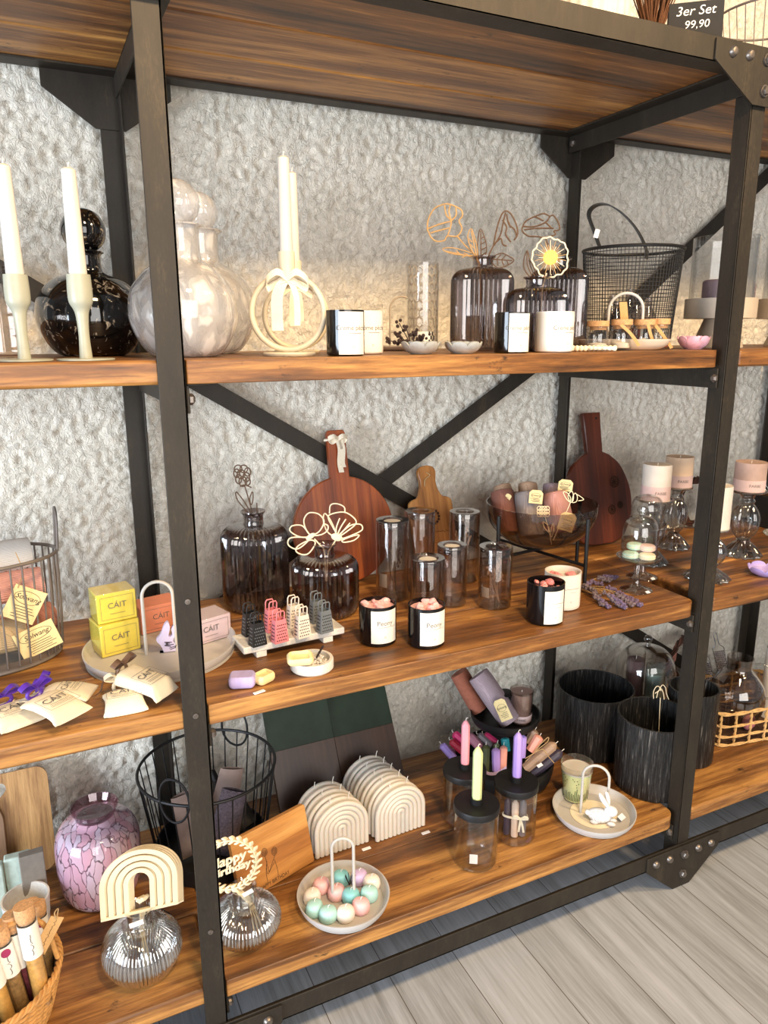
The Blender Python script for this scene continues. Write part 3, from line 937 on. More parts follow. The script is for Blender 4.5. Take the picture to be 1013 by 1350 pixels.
    MB().patch(s.r, U(-.3), U(.55), h * .06, h * .23, .0006).build('white_band', 'paper', t)
    q = MB()
    for i in range(4):
        for j in range(4):
            if (i + j) % 2: q.patch(s.r + .0007, U(.38) + .11 * i, U(.38) + .11 * (i + 1), h * (.05 + .045 * j), h * (.05 + .045 * (j + 1)), .0005, 3)
    q.build('check_sticker', 'ink_black', t)
    s = Spot(555, 52, z, Y=.075)
    lotus(s, s.h(450), 'lotus_grey', 'grey crackle lotus bowl holding dark dried buds', 'lotus_bowl')
    s2 = Spot(543, 50, z + .017, Y=.105)
    t = thing('dried_sprig', 'bunch of dark dried buds lying over the left grey lotus bowl', 'dried flowers', s2.loc, s2.rz)
    for k in range(46):
        a = R.uniform(0, PI)
        x, zz = R.gauss(0, .02), abs(R.gauss(.012, .011))
        MB().ball((x, R.uniform(-.012, .012), zz), R.uniform(.0032, .0056), n=7).build('bud', 'sprig', t)
    for x, hh in ((-.028, .05), (-.032, .026), (.01, .03), (-.012, .04), (-.05, .012)):
        MB().tube([(0, 0, 0), (x * .6, 0, hh * .6), (x, 0, hh)], .0011, 5).build('stem', 'sprig', t)
        for q in range(4): MB().ball((x + R.uniform(-.006, .006), R.uniform(-.005, .005), hh + R.uniform(-.008, .006)), .004, n=7).build('bud', 'sprig', t)
    s = Spot(611, 50, z, Y=.06)
    lotus(s, s.h(450.5), 'lotus_grey', 'empty grey crackle lotus bowl at the front edge before the tall ribbed vase', 'lotus_bowl')
    # ribbed smoked vases with cut-out flowers
    s1 = Spot(634, 79, z, Y=.33)
    ribbed_vase(s1, s1.h(338), s1.h(372), 13.5 * s1.m, s1.h(338) - s1.h(353), 'smoke', 'tall ribbed smoked vase with wooden flowers, left of three on the second shelf', group='ribbed smoked vases, second shelf')
    s2 = Spot(705, 79, z, Y=.17)
    ribbed_vase(s2, s2.h(365), s2.h(400), 15 * s2.m, s2.h(365) - s2.h(379), 'smoke', 'low ribbed smoked vase holding a round cut-out blossom', group='ribbed smoked vases, second shelf')
    s3 = Spot(732, 74, z, Y=.34)
    ribbed_vase(s3, s3.h(340), s3.h(372), 13 * s3.m, s3.h(340) - s3.h(353), 'smoke', 'tall ribbed smoked vase hidden behind the low one, beside the mesh basket', group='ribbed smoked vases, second shelf')
    F = scaled(540, 240, .2566)
    def flower(sp, name, label, lines, mat, r=.002, extra=None, off=0.0):
        t = thing(name, label, 'wooden flower', sp.loc + V3((0, 0, .01)), sp.rz, 'cut-out wooden flowers, second shelf')
        for nm, pts, closed in lines:
            P = [p - V3((0, 0, .01)) for p in trace(sp, F(*pts), off)]
            MB().tube(smooth_path(P, 4, closed), r, 6, closed).build(nm, mat, t)
        return t
    flower(s1, 'wooden_flower', 'cut-out wooden peony leaning left over the tall ribbed vase', [
        ('outline', [(92, 240), (98, 190), (125, 140), (160, 120), (195, 112), (235, 125), (268, 145), (272, 175), (255, 200), (270, 240), (245, 278), (195, 278), (180, 300), (140, 305), (112, 285), (100, 260)], True),
        ('petal', [(96, 240), (140, 222), (190, 207), (215, 200), (190, 170), (180, 120)], False), ('petal', [(215, 200), (240, 170), (238, 126)], False),
        ('petal', [(215, 200), (203, 150), (212, 115)], False), ('petal', [(195, 278), (210, 235), (216, 202)], False), ('petal', [(108, 262), (150, 250), (205, 236)], False),
        ('stem', [(245, 278), (290, 330), (350, 395), (365, 520), (370, 840)], False)], 'ply_gold')
    def leaf(pts, veins):
        ls = [('outline', pts, True)]
        for v in veins: ls.append(('vein', v, False))
        return ls
    flower(s1, 'wooden_leaf', 'serrated cut-out wooden leaf hanging left from the tall ribbed vase',
        leaf([(340, 374), (280, 352), (220, 338), (170, 344), (210, 366), (280, 376)], [[(345, 390), (260, 370), (180, 354)], [(300, 374), (280, 364)], [(260, 370), (240, 352)], [(300, 376), (270, 388)], [(345, 390), (360, 480), (368, 840)]]), 'ply_gold', .0014, off=.004)
    flower(s1, 'wooden_leaf', 'pale cut-out leaf upright in the middle of the tall ribbed vase',
        leaf([(345, 388), (312, 330), (300, 275), (318, 240), (336, 290), (348, 345)], [[(345, 388), (318, 250)], [(322, 310), (306, 290)], [(330, 340), (312, 320)], [(328, 310), (338, 300)], [(345, 388), (362, 480), (366, 840)]]), 'ply_gold', .0014, off=.008)
    flower(s1, 'wooden_leaf', 'dark veined cut-out leaf standing straight up in the tall ribbed vase',
        leaf([(358, 388), (350, 320), (365, 240), (392, 305), (396, 360), (378, 388)], [[(368, 388), (366, 250)], [(368, 290), (382, 282)], [(368, 320), (390, 308)], [(368, 350), (394, 336)], [(368, 378), (394, 362)], [(368, 388), (372, 500), (374, 840)]]), 'ply_dark', .0014, off=-.003)
    flower(s1, 'wooden_leaf', 'dark veined cut-out leaf hanging right from the tall ribbed vase',
        leaf([(420, 396), (470, 366), (515, 384), (537, 404), (500, 430), (450, 438)], [[(420, 396), (530, 404)], [(450, 396), (470, 372)], [(475, 398), (495, 376)], [(450, 400), (455, 432)], [(475, 402), (485, 430)], [(500, 402), (508, 424)], [(420, 396), (390, 470), (380, 840)]]), 'ply_dark', .0014, off=.01)
    flower(s1, 'wooden_flower', 'dark cut-out bell flower leaning right over the tall ribbed vase', [
        ('outline', [(432, 325), (448, 245), (468, 180), (490, 150), (520, 162), (548, 215), (556, 265), (538, 300)], False),
        ('petal', [(435, 325), (468, 270), (482, 205), (494, 156)], False), ('petal', [(500, 165), (510, 215), (540, 245), (550, 275)], False),
        ('petal', [(478, 195), (500, 232), (494, 270), (522, 310)], False), ('petal', [(445, 310), (470, 290), (480, 320), (500, 330)], False), ('petal', [(505, 195), (520, 235), (512, 215)], False),
        ('stem', [(433, 325), (405, 385), (388, 470), (380, 840)], False)], 'ply_dark', off=.006)
    flower(s3, 'wooden_flower', 'dark cut-out peony above the round blossom, standing in the rear vase', [
        ('outline', [(580, 235), (600, 200), (650, 175), (690, 162), (720, 175), (740, 172), (766, 210), (770, 245), (742, 252), (750, 270), (700, 285), (650, 280), (612, 278), (582, 255)], True),
        ('petal', [(580, 228), (640, 230), (700, 207), (722, 178)], False), ('petal', [(590, 245), (660, 238), (742, 238)], False), ('petal', [(700, 207), (735, 240)], False), ('petal', [(645, 178), (690, 200)], False),
        ('stem', [(700, 285), (725, 400), (740, 840)], False)], 'ply_dark')
    flower(s2, 'wooden_leaf', 'dark striped cut-out leaf left of the round blossom', leaf([(606, 352), (588, 400), (592, 450), (625, 490), (655, 488), (640, 440), (618, 400)], [[(606, 356), (605, 420), (630, 484)], [(614, 400), (625, 440), (645, 486)], [(640, 488), (650, 560), (655, 840)]]), 'ply_dark', .0014)
    cx, cz = 725, 388
    t = thing('wooden_flower', 'round cut-out blossom with yellow centre in the low ribbed vase', 'wooden flower', s2.loc + V3((0, 0, .01)), s2.rz, 'cut-out wooden flowers, second shelf')
    pts = []
    for i in range(60):
        a = 2 * PI * i / 60
        q = 86 + 9 * abs(math.sin(2.5 * a)) + 3 * math.sin(15 * a)
        pts.append((cx + q * math.cos(a), cz + q * 1.12 * math.sin(a)))
    dz = V3((0, 0, .01))
    MB().tube([p - dz for p in trace(s2, F(*pts), .012)], .002, 6, True).build('outline', 'ply', t)
    for i in range(36):
        a = 2 * PI * i / 36
        q = 60 + 22 * (i % 2)
        MB().tube([p - dz for p in trace(s2, F((cx + 34 * math.cos(a), cz + 36 * math.sin(a)), (cx + q * math.cos(a), cz + q * 1.1 * math.sin(a))), .012)], [.0012, .0006], 5).build('petal_line', 'ply_gold' if i % 3 else 'ply', t)
    pc = trace(s2, F((cx, cz)), .012)[0] - dz
    MB().lathe([(0, 0), (36 * .2566 * s2.m, 0), (30 * .2566 * s2.m, .0025), (0, .003)], 24, M4=tr(*pc) @ rot('X', 90)).build('centre', 'yellow_centre', t)
    MB().tube([p - dz for p in trace(s2, F((cx - 20, cz + 80), (cx - 40, 540), (cx - 60, 840)), .012)], .0016, 6).build('stem', 'ply', t)
    # mesh basket with leather handle
    s = Spot(826, 118, z, Y=.36)
    h = s.h(330)
    rt = 62 * s.m
    rb = 53 * s.m
    t = thing('mesh_basket', 'tall black wire mesh basket with a leather strap handle', 'basket', s.loc, s.rz)
    circ = lambda q, zz, n=64: [(q * math.cos(2 * PI * i / n), q * math.sin(2 * PI * i / n), zz) for i in range(n)]
    MB().tube(circ(rt, h), .0045, 8, True).build('rim', 'black_metal', t)
    MB().lathe([(0, 0), (rb, 0), (rb, .003), (0, .003)], 48).build('base', 'black_metal', t)
    b = MB()
    for i in range(1, 26):
        f = i / 26
        b.tube(circ(rb + (rt - rb) * f, h * f, 48), .0011, 4, True)
    for k in range(84):
        a = 2 * PI * k / 84
        b.tube([(rb * math.cos(a), rb * math.sin(a), 0), (rt * math.cos(a), rt * math.sin(a), h)], .0011, 4)
    b.build('wire_mesh', 'black_metal', t)
    hp = trace(s, [(791, 326), (784, 306), (777, 284), (785, 272), (802, 270), (822, 282), (840, 302), (852, 326), (853, 340)], .0)
    hp = [V3((p.x, -.03 + .06 * i / 8, p.z)) for i, p in enumerate(hp)]
    st = MB().strip(smooth_path(hp, 6), (.25, 1, 0), .03, .004).build('strap_handle', 'leather', t)
    P = trace(s, [(787, 308)], .045)[0]
    MB().box((0, 0, 0), (.014, .002, .024), tr(*P) @ rot('Y', 14)).build('price_sticker', 'sticker', st, .0008)
    for k, (dx, dy, hh) in enumerate(((-.05, .02, .15), (.0, .04, .17), (.055, .0, .14), (.02, -.05, .15), (-.035, -.045, .13))):
        P = s.loc + Matrix.Rotation(s.rz, 3, 'Z') @ V3((dx, dy, .0035))
        q = thing('dark_bottle', 'dark brown glass bottle inside the mesh basket', 'bottle', P, 0, 'bottles inside the mesh basket')
        MB().lathe([(0, 0), (.022, 0), (.024, .004), (.024, hh * .65), (.01, hh * .8), (.01, hh), (0, hh)], 20).build('glass', 'smoke', q)
        MB().lathe([(0, 0), (.019, 0), (.019, .05), (0, .05)], 16, (0, 0, .003)).build('filling', 'red_wax' if k % 2 else 'sprig', q)
    # tray with cork jars
    s = Spot(822, 117, z, Y=.125)
    ht = s.h(447)
    arch_tray(s, ht, s.h(386), 21.5 * s.m, 'plate_beige', 'oval beige tray with white rod arch, carrying four corked jars', hmat='wire_light', squash=.45, hr=.0038, foot=.6, hoff=.016)
    for k, (xc, wj, yt, lab, tagp) in enumerate(((787, 29, 423, 'leftmost of the row', None), (818, 28, 421, 'second from the left', [(819, 428), (832, 440), (843, 456)]), (848, 28, 421, 'third, with a tiny white egg inside', None), (868, 26, 420, 'rightmost, with a long kraft tag', [(864, 428), (876, 444), (886, 459)]))):
        sj = Spot(xc, wj, z + .0035, Y=.101)
        hj = sj.h(yt)
        t = thing('corked_jar', 'small corked glass jar on the oval tray, %s' % lab, 'jar', sj.loc, sj.rz, 'corked jars on the oval tray')
        r = sj.r
        MB().lathe(vessel([(0, 0), (r * .9, 0), (r, .004), (r, hj * .58), (r * .86, hj * .72), (r * .84, hj * .8)], .0016), 32).build('glass', 'glass', t)
        MB().lathe([(0, hj * .68), (r * .76, hj * .68), (r * .8, hj * .8), (r * .98, hj * .81), (r * .98, hj), (0, hj)], 24).build('cork', 'cork', t)
        if k == 2: MB().ball((0, 0, .016), .0095, (1, 1, 1.25), 14).build('egg', 'wht_glass', t)
        else: MB().lathe([(0, 0), (r * .84, 0), (r * .84, hj * .16), (0, hj * .2)], 20, (0, 0, .003)).build('filling', 'paper' if k != 3 else 'red_wax', t)
        if tagp:
            P = trace(sj, tagp, r + .004)
            MB().strip(smooth_path(P, 4), (.95, .1, .5), .008, .0009).build('kraft_tag', 'kraft', t)
    sj = Spot(855, 9, z, Y=.07)
    P = trace(Spot(848, 28, z, Y=.09), [(855, 428), (858, 440), (862, 452)], .015)
    s4 = Spot(848, 28, z, Y=.09)
    b = MB().strip(smooth_path(P, 4), (1, .1, 0), .008, .0009)
    one(b, 'kraft_tag', 'kraft', 'narrow kraft paper tag hanging between the two right corked jars', 'tag', s4.loc, s4.rz)
    P = trace(s, [(822, 398), (823, 412), (824, 426)], .014)
    one(MB().strip(P, (1, .05, 0), .019, .001), 'kraft_tag', 'kraft', 'wide kraft tag standing before the rod arch of the oval tray', 'tag', s.loc, s.rz)
    # garland and pink lotus
    s = Spot(780, 60, z, Y=.045)
    t = thing('shell_garland', 'flat cream garland of little wavy beads lying at the front edge', 'garland', s.loc, s.rz)
    for k in range(34):
        x = (k / 33 - .5) * 58 * s.m
        MB().ball((x, math.sin(k * 1.9) * .011, .0078), .0062, (1, .9, .85 + .35 * (k % 3 == 0)), 9).build('bead', 'fabric', t)
    s = Spot(914, 42, z, Y=.10)
    lotus(s, s.h(443), 'lotus_pink', 'pink glass lotus beside the right steel upright', 'glass_lotus', 8, 3, 'lotus', 1.0)
    # hurricanes on taupe stands
    for k, (xc, Y, yt, wax, lab) in enumerate(((945, .21, 313, 'mauve_wax', 'half behind the right steel upright'), (1042, .24, 322, 'red_wax', 'cut by the right edge'))):
        s = Spot(xc, 88, z, Y=Y)
        h0, h1, h2, hg = s.h(452), s.h(420), s.h(394), s.h(yt)
        t = thing('hurricane_stand', 'taupe hurricane stand with conical foot, %s' % lab, 'candle holder', s.loc, s.rz, 'taupe hurricane stands')
        r = s.r
        MB().lathe([(0, 0), (r * .72, 0), (r * .72, .004), (r * .42, h1), (0, h1)], 40).build('foot', 'taupe', t)
        MB().lathe([(0, h1), (r, h1), (r, h2), (r * .95, h2), (r * .95, h1 + .006), (0, h1 + .006)], 48).build('holder_ring', 'taupe', t)
        g = thing('hurricane_glass', 'clear glass cylinder in the taupe stand, %s' % lab, 'hurricane', s.loc + V3((0, 0, h1 + .0065)), s.rz, 'hurricane glasses')
        MB().lathe([(r * .90, 0), (r * .90, hg - h1 - .0065), (r * .875, hg - h1 - .0065), (r * .875, 0), (r * .90, 0)], 48).build('glass', 'glass', g)
        g = thing('block_candle', '%s pillar candle inside the hurricane glass' % ('mauve' if k == 0 else 'dark red'), 'candle', s.loc + V3((0, 0, h1 + .0065)), s.rz)
        MB().lathe([(0, 0), (r * .55, 0), (r * .55, .098), (r * .5, .102), (0, .1)], 32).build('wax', wax, g)
        MB().tube([(0, 0, .1), (.001, 0, .112)], .0011, 6).build('wick', 'paper', g)
shelf_two()
# ------------------------------------------------------------------ third shelf
def mk_mats3():
    def weave(name, a, b, sc):
        n = NT(name)
        v = n.coords()
        w = n.n('ShaderNodeTexWave', Scale=sc, Distortion=1.0, Detail=2.0)
        w.inputs['Detail Scale'].default_value = 3
        n.l(v, w.inputs['Vector'])
        M[name] = n.done(n.bsdf(n.mix(w.outputs['Fac'], a, b), .9, 0, n.bump(w.outputs['Fac'], .5, .002)))
    weave('pink_cloth', c(196, 138, 132), c(226, 178, 170), 90)
    weave('white_cloth', c(214, 210, 204), c(234, 232, 228), 120)
    weave('grey_cloth', c(98, 92, 90), c(124, 118, 114), 120)
    weave('beige_cloth', c(176, 150, 112), c(204, 180, 140), 90)
    weave('rust_cloth', c(150, 98, 84), c(178, 122, 106), 120)
    weave('mauve_towel', c(150, 132, 140), c(168, 150, 158), 300)
    weave('grey_towel', c(126, 118, 118), c(144, 136, 136), 300)
    weave('sand_towel', c(176, 142, 114), c(194, 160, 132), 300)
    weave('rose_towel', c(170, 122, 114), c(188, 140, 132), 300)
    weave('brown_towel', c(120, 76, 62), c(140, 92, 78), 300)
    M['soap_yellow'] = plain('yellow_box_card', c(236, 218, 92), .5, 0, .04)
    M['soap_salmon'] = plain('salmon_box_card', c(208, 132, 106), .55, 0, .04)
    M['soap_lilac'] = plain('lilac_box_card', c(220, 200, 214), .55, 0, .03)
    M['clear_film'] = glass('clear_box_plastic', (.95, .95, .93, 1), f0=.05)
    M['bunny_lilac'] = plain('lilac_bisque', c(206, 196, 226), .6, 0, .05)
    M['g_black'] = plain('black_lacquer_tin', c(26, 26, 28), .5, .1, .1)
    M['g_pink'] = plain('pink_lacquer_tin', c(224, 130, 136), .5, .1, .05)
    M['g_white'] = plain('cream_lacquer_tin', c(226, 216, 202), .5, .1, .04)
    M['g_grey'] = plain('grey_lacquer_tin', c(108, 114, 118), .5, .1, .05)
    M['hole'] = plain('dark_perforation', c(30, 24, 22), .9, 0, .1)
    M['lilac_soap'] = plain('lilac_soap', c(184, 172, 222), .5, 0, .1, 60, .3, 90, .002)
    M['cream_soap'] = plain('cream_soap', c(240, 218, 160), .45, 0, .06, 40, .2, 90, .002)
    M['lace'] = plain('cream_lace', c(228, 216, 194), .9, 0, .08, 300, .5, 400, .002)
    M['macaron_mint'] = plain('mint_macaron', c(196, 226, 208), .7, 0, .05)
    M['macaron_rose'] = plain('rose_macaron', c(238, 208, 200), .7, 0, .05)
    M['macaron_cream'] = plain('cream_macaron', c(244, 236, 206), .7, 0, .05)
    M['lavender'] = plain('dried_lavender', c(112, 98, 104), .9, 0, .3, 200)
    M['lavender2'] = plain('dried_lavender_violet', c(104, 88, 114), .9, 0, .3, 200)
    M['pillar_grey'] = plain('grey_pillar_wax', c(206, 198, 188), .6, 0, .08, 14)
    M['pillar_sand'] = plain('sand_pillar_wax', c(226, 196, 166), .6, 0, .08, 14)
    M['pillar_taupe'] = plain('taupe_pillar_wax', c(174, 148, 138), .6, 0, .16, 18)
    M['band'] = plain('rose_paper_band', c(206, 180, 178), .7, 0, .03)
    M['dark_wicker'] = plain('dark_brown_wicker', c(72, 42, 28), .8, 0, .3, 120)
    M['wood_line'] = plain('burnt_lettering', c(60, 32, 16), .8, 0, .1)
mk_mats3()
def board_frame(base_px, top_px, z, ytop):
    """frame of a board that stands on a shelf and leans on the wall: local x along it, z up it"""
    B, T = onz(base_px[0], base_px[1], z), ony(top_px[0], top_px[1], ytop)
    up = (T - B)
    up.x = 0
    L = up.length
    up.normalize()
    x = V3((1, 0, 0))
    x = (x - up * x.dot(up)).normalized()
    y = up.cross(x)
    m4 = Matrix.Identity(4)
    B = B + V3((0, 0, max(0, -y.z) * .0205 + .0004))
    for i in range(3): m4[i][0], m4[i][1], m4[i][2], m4[i][3] = x[i], y[i], up[i], B[i]
    return m4, L, ((B + T) / 2 - CAM).dot(FW) / FPX
def rolled_towel(name, label, P, axis, L, r, mat, group, spin=0, squash=.8):
    a = V3(axis).normalized()
    x = a.orthogonal().normalized()
    q = Matrix((x, a.cross(x), a)).transposed().to_4x4()
    q.translation = V3(P)
    t = thing(name, label, 'towel', group=group, mat4=q @ Matrix.Rotation(spin, 4, 'Z'))
    pr = [(0, -L / 2 + .004), (r * .5, -L / 2 + .001), (r * .86, -L / 2), (r, -L / 2 + r * .2), (r * 1.02, 0), (r, L / 2 - r * .2), (r * .86, L / 2), (r * .5, L / 2 - .001), (0, L / 2 - .004)]
    b = MB().lathe(sp2(pr, 3), 32, mod=lambda q, a, z: q * (1 + .03 * math.sin(2 * a + 1) + .012 * math.sin(7 * a + z * 60)))
    b.v = [V3((p.x, p.y * squash, p.z)) for p in b.v]
    b.build('roll', mat, t)
    return t
def hang_tag(parent, m4, w, h, word=None, ts=.012, mat='tag', oval=True):
    b = MB().prism([(-w / 2, -h / 2), (w / 2, -h / 2), (w / 2, h / 2 - w * .2), (w * .3, h / 2), (-w * .3, h / 2), (-w / 2, h / 2 - w * .2)], .0012, m4)
    tg = b.build('paper_tag', mat, parent)
    q = MB()
    if word: q.text(word, ts, m4 @ tr(0, -.0005, h * .1), .2)
    if oval: q.tube([(w * .36 * math.cos(2 * PI * i / 28), -.0003, h * .1 + h * .17 * math.sin(2 * PI * i / 28)) for i in range(28)], .0004, 4, True, m4)
    for k in range(4):
        q.box((R.uniform(-.1, .1) * w, -.0004, -h * (.14 + .075 * k)), (w * R.uniform(.4, .7), .0003, .0011), m4)
    q.build('lettering', 'ink_black', tg)
    return tg
def facing(sp, px, off, spin=0, tilt=0):
    """local matrix at a pixel on the facing plane of a spot"""
    P = trace(sp, [px], off)[0]
    return tr(*P) @ rot('Y', spin) @ rot('X', tilt)
def shelf_three_left():
    z = Z3
    # ---- wire basket with rolled cloths, cut by the left edge
    s = Spot(-12, 196, z, yb=905, foot=176)
    t = thing('wire_basket', 'oval grey wire basket with a closed foot, full of rolled cloths, at the left edge', 'basket', s.loc, s.rz)
    r = s.r
    sq = .66
    h0, h1 = s.h(858) , s.h(738)
    ell = lambda k, zz, n=56, rise=0: [(k * r * math.cos(2 * PI * i / n), k * r * sq * math.sin(2 * PI * i / n), zz + rise * max(0, math.cos(2 * PI * i / n)) ** 6) for i in range(n)]
    b = MB().lathe(vessel(sp2([(0, 0), (r * .86, 0), (r * .93, .012), (r * .955, h0)], 4), .003), 56)
    b.v = [V3((p.x, p.y * sq, p.z)) for p in b.v]
    b.build('solid_foot', 'grey_wire', t)
    rim = ell(1, h1)
    MB().tube(rim, .0042, 8, True).build('rim', 'grey_wire', t)
    for k in range(40):
        a = 2 * PI * (k + .5) / 40
        MB().tube(smooth_path([(.955 * r * math.cos(a), .955 * r * sq * math.sin(a), h0 - .012), (.99 * r * math.cos(a), .99 * r * sq * math.sin(a), (h0 + h1) / 2), (r * math.cos(a), r * sq * math.sin(a), h1)], 4), .0021, 6).build('wire', 'grey_wire', t)
    for sx in (-1, 1):
        pts = [(sx * r * 1.0, -.022, h1), (sx * r * 1.02, -.022, h1 + .05), (sx * r * 1.03, -.018, h1 + .085), (sx * r * 1.03, 0, h1 + .1), (sx * r * 1.03, .018, h1 + .085), (sx * r * 1.02, .022, h1 + .05), (sx * r, .022, h1)]
        MB().tube(smooth_path(pts, 5), .003, 8).build('loop_handle', 'grey_wire', t)
    Rz = Matrix.Rotation(s.rz, 3, 'Z')
    def inb(x, y, zz): return s.loc + Rz @ V3((x * r, y * r * sq, zz))
    Xd = Rz @ V3((1, .1, 0))
    g = 'rolled cloths in the grey wire basket'
    rolled_towel('rolled_cloth', 'white rolled cloth with dark end, topmost in the grey wire basket', inb(.30, .25, h1 - .008), Xd, .135, .036, 'white_cloth', g, squash=.8)
    t1 = rolled_towel('rolled_cloth', 'pink rolled cloth under the white one, right side of the basket', inb(.38, -.02, h1 - .075), Xd, .14, .036, 'pink_cloth', g)
    rolled_towel('rolled_cloth', 'grey pink rolled cloth at the left edge of the picture, in the basket', inb(-.12, .1, h1 - .035), Rz @ V3((.5, .8, .2)), .12, .036, 'rust_cloth', g)
    rolled_towel('rolled_cloth', 'pink rolled cloth behind the upper paper tag', inb(-.18, -.36, h1 - .085), Rz @ V3((.9, -.1, .1)), .13, .036, 'pink_cloth', g)
    rolled_towel('rolled_cloth', 'rust coloured rolled cloth low on the right side of the basket', inb(.55, -.06, h0 + .055), Rz @ V3((.8, .3, 0)), .12, .034, 'rust_cloth', g)
    rolled_towel('rolled_cloth', 'beige rolled cloth lowest in the basket, next to the lower tag', inb(0, -.42, h0 + .045), Rz @ V3((1, .05, 0)), .17, .038, 'beige_cloth', g)
    off = r * sq * .78
    for px, sp_, w, hh, lab in (((32, 797), 30, .07, .078, 'upper'), ((50, 843), -18, .088, .066, 'lower')):
        q = thing('paper_tag', '%s cream paper tag with black script hanging in the grey wire basket' % lab, 'tag', s.loc, s.rz, 'paper tags in the wire basket')
        m4 = facing(s, px, off, sp_)
        b = MB().prism([(-w / 2, -hh / 2), (w / 2, -hh / 2), (w / 2, hh / 2), (-w / 2, hh / 2)], .0012, m4)
        tg = b.build('card', 'tag', q)
        l = MB().text('Solwang', .0165, m4 @ tr(.003, -.0006, hh * .2), .3)
        l.tube([(w * .4 * math.cos(2 * PI * i / 32), -.0004, hh * .2 + hh * .19 * math.sin(2 * PI * i / 32)) for i in range(32)], .0005, 4, True, m4)
        for k in range(5): l.box((.004 * (k % 3), -.0004, -hh * (.08 + .08 * k)), (w * (.62 - .07 * (k % 2)), .0003, .0012), m4)
        l.build('lettering', 'ink_black', tg)
        MB().tube(smooth_path([m4 @ V3((-w * .4, -.002, hh * .4)), m4 @ V3((-w * .5, -.004, hh * .9)), m4 @ V3((-w * .9, .01, hh * 1.3))], 5), .0011, 5).build('twine', 'twine', q)
    # ---- round tray with soap boxes
    s = Spot(216, 194, z, yb=893, foot=160)
    rt = s.r
    arch_tray(s, .028, s.h(766) , 19 * s.m, 'plate_grey', 'large round grey tray with rod arch, behind the left upright, carrying soap boxes', hoff=-.005, hr=.004, foot=.89)
    def soapbox(px, py, wpx, hpx, dep, mat, label, zz, turn, film=True):
        P = onz(px, py, zz)
        k = (P - CAM).dot(FW) / FPX
        w, h = wpx * k, hpx * k
        q = thing('soap_box', label, 'soap', P, rad(turn), 'boxed soaps on the round tray')
        MB().box((0, dep / 2, h / 2), (w, dep, h)).build('box', mat, q, .0012)
        if film: MB().box((0, dep / 2, h / 2), (w + .005, dep + .005, h + .0003)).build('clear_sleeve', 'clear_film', q, .001)
        l = MB().text('CÁIT', .0195, tr(0, -.0032 if film else -.0006, h * .57)).text('~line', .007, tr(0, -.0032 if film else -.0006, h * .3))
        f = .0006
        for bx in ((0, h * .88, w * .84, f), (0, h * .12, w * .84, f), (-w * .42, h / 2, f, h * .76), (w * .42, h / 2, f, h * .76)):
            l.box((bx[0], -.003 if film else -.0005, bx[1]), (bx[2], .0003, bx[3]))
        l.build('lettering', 'ink', q)
        return q, h
    q, hb = soapbox(161, 861, 51, 43, .075, 'soap_yellow', 'yellow boxed soap, the lower of two stacked on the round tray', z + .0045, 14)
    soapbox(156, 818.5, 50, 40, .07, 'soap_yellow', 'yellow boxed soap on top of the other yellow one', z + .0045 + hb + .0009, 10)
    soapbox(214, 831, 54, 36, .075, 'soap_salmon', 'salmon boxed soap at the back of the round tray beside the left upright', z + .0045, 12, False)
    soapbox(279, 846, 60, 33, .075, 'soap_lilac', 'pale lilac boxed soap on the round tray right of the upright', z + .0045, 17)
    P = onz(222, 868, z + .0045)
    sb = Spot(222, 40, z + .0045, yb=866)
    t = thing('bunny_ornament', 'lilac bunny ornament on the round tray before the salmon soap', 'ornament', sb.loc, sb.rz)
    out = [(206, 843), (212, 835), (216, 824), (221, 819), (224, 826), (222, 838), (227, 836), (226, 828), (231, 822), (234, 828), (230, 838), (229, 845), (237, 852), (240, 860), (238, 867), (212, 867), (216, 860), (212, 850)]
    P = trace(sb, out)
    MB().prism([(p.x, max(.0004, p.z)) for p in smooth_path(P, 3, True)], .014, tr(0, -.007, 0)).build('body', 'bunny_lilac', t, .0015)
    q = MB()
    for k in range(5): q.tube(smooth_path([(R.uniform(-.01, .02), -.0078, .006 + .004 * k), (R.uniform(-.01, .02), -.0078, .01 + .004 * k), (R.uniform(0, .024), -.0078, .012 + .003 * k)], 4), .0008, 5)
    q.build('twig_print', 'char', t)
    # ---- muslin soap pouches
    def pouch(name, label, px, w, L, turn, mat='fabric', bow=None, tilt=0, group='cream soap pouches on the third shelf', lift=0, thick=.022, box=False):
        P = onz(px[0], px[1], z) + V3((0, 0, lift))
        m4 = Matrix.Translation(P) @ Matrix.Rotation(rad(turn), 4, 'Z') @ rot('X', tilt)
        t = thing(name, label, 'soap pouch', group=group, mat4=m4)
        # local: lies on the shelf, y from bottom seam (0) to mouth (L)
        vs, fs = [], []
        ny, na = 22, 24
        for i in range(ny + 1):
            u = i / ny
            if u < .78: wd = 1 - .10 * math.sin(PI * u / .78) + .04 * (u < .05)
            else:
                q = (u - .78) / .22
                wd = 1 - .62 * math.sin(min(1, q * 1.7) * PI / 2) + max(0, q - .55) * .75
            th = thick * (math.sin(PI * min(1, max(.02, u * 1.15))) ** .5 if not box else min(1, u * 8, max(.25, (1 - u) * 5)))
            th = max(th, .003)
            for k in range(na):
                a = 2 * PI * k / na
                e = .55 if box else .8
                ca, sa = math.cos(a), math.sin(a)
                x = w / 2 * wd * abs(ca) ** e * (1 if ca > 0 else -1)
                zz = th / 2 * abs(sa) ** .8 * (1 if sa > 0 else -1)
                wr = .0012 * math.sin(9 * a + 14 * u) * (1 if u > .5 else .5)
                vs.append((x + wr, u * L + wr, zz + th / 2 + .0006 + abs(wr) * .5))
        for i in range(ny):
            for k in range(na):
                k2 = (k + 1) % na
                fs.append((i * na + k, i * na + k2, (i + 1) * na + k2, (i + 1) * na + k))
        fs += [tuple(range(na)), tuple(ny * na + k for k in range(na))]
        bag = MB().add(vs, fs).build('bag', mat, t, sharp=60)
        q = MB()
        fl = rot('X', -90)
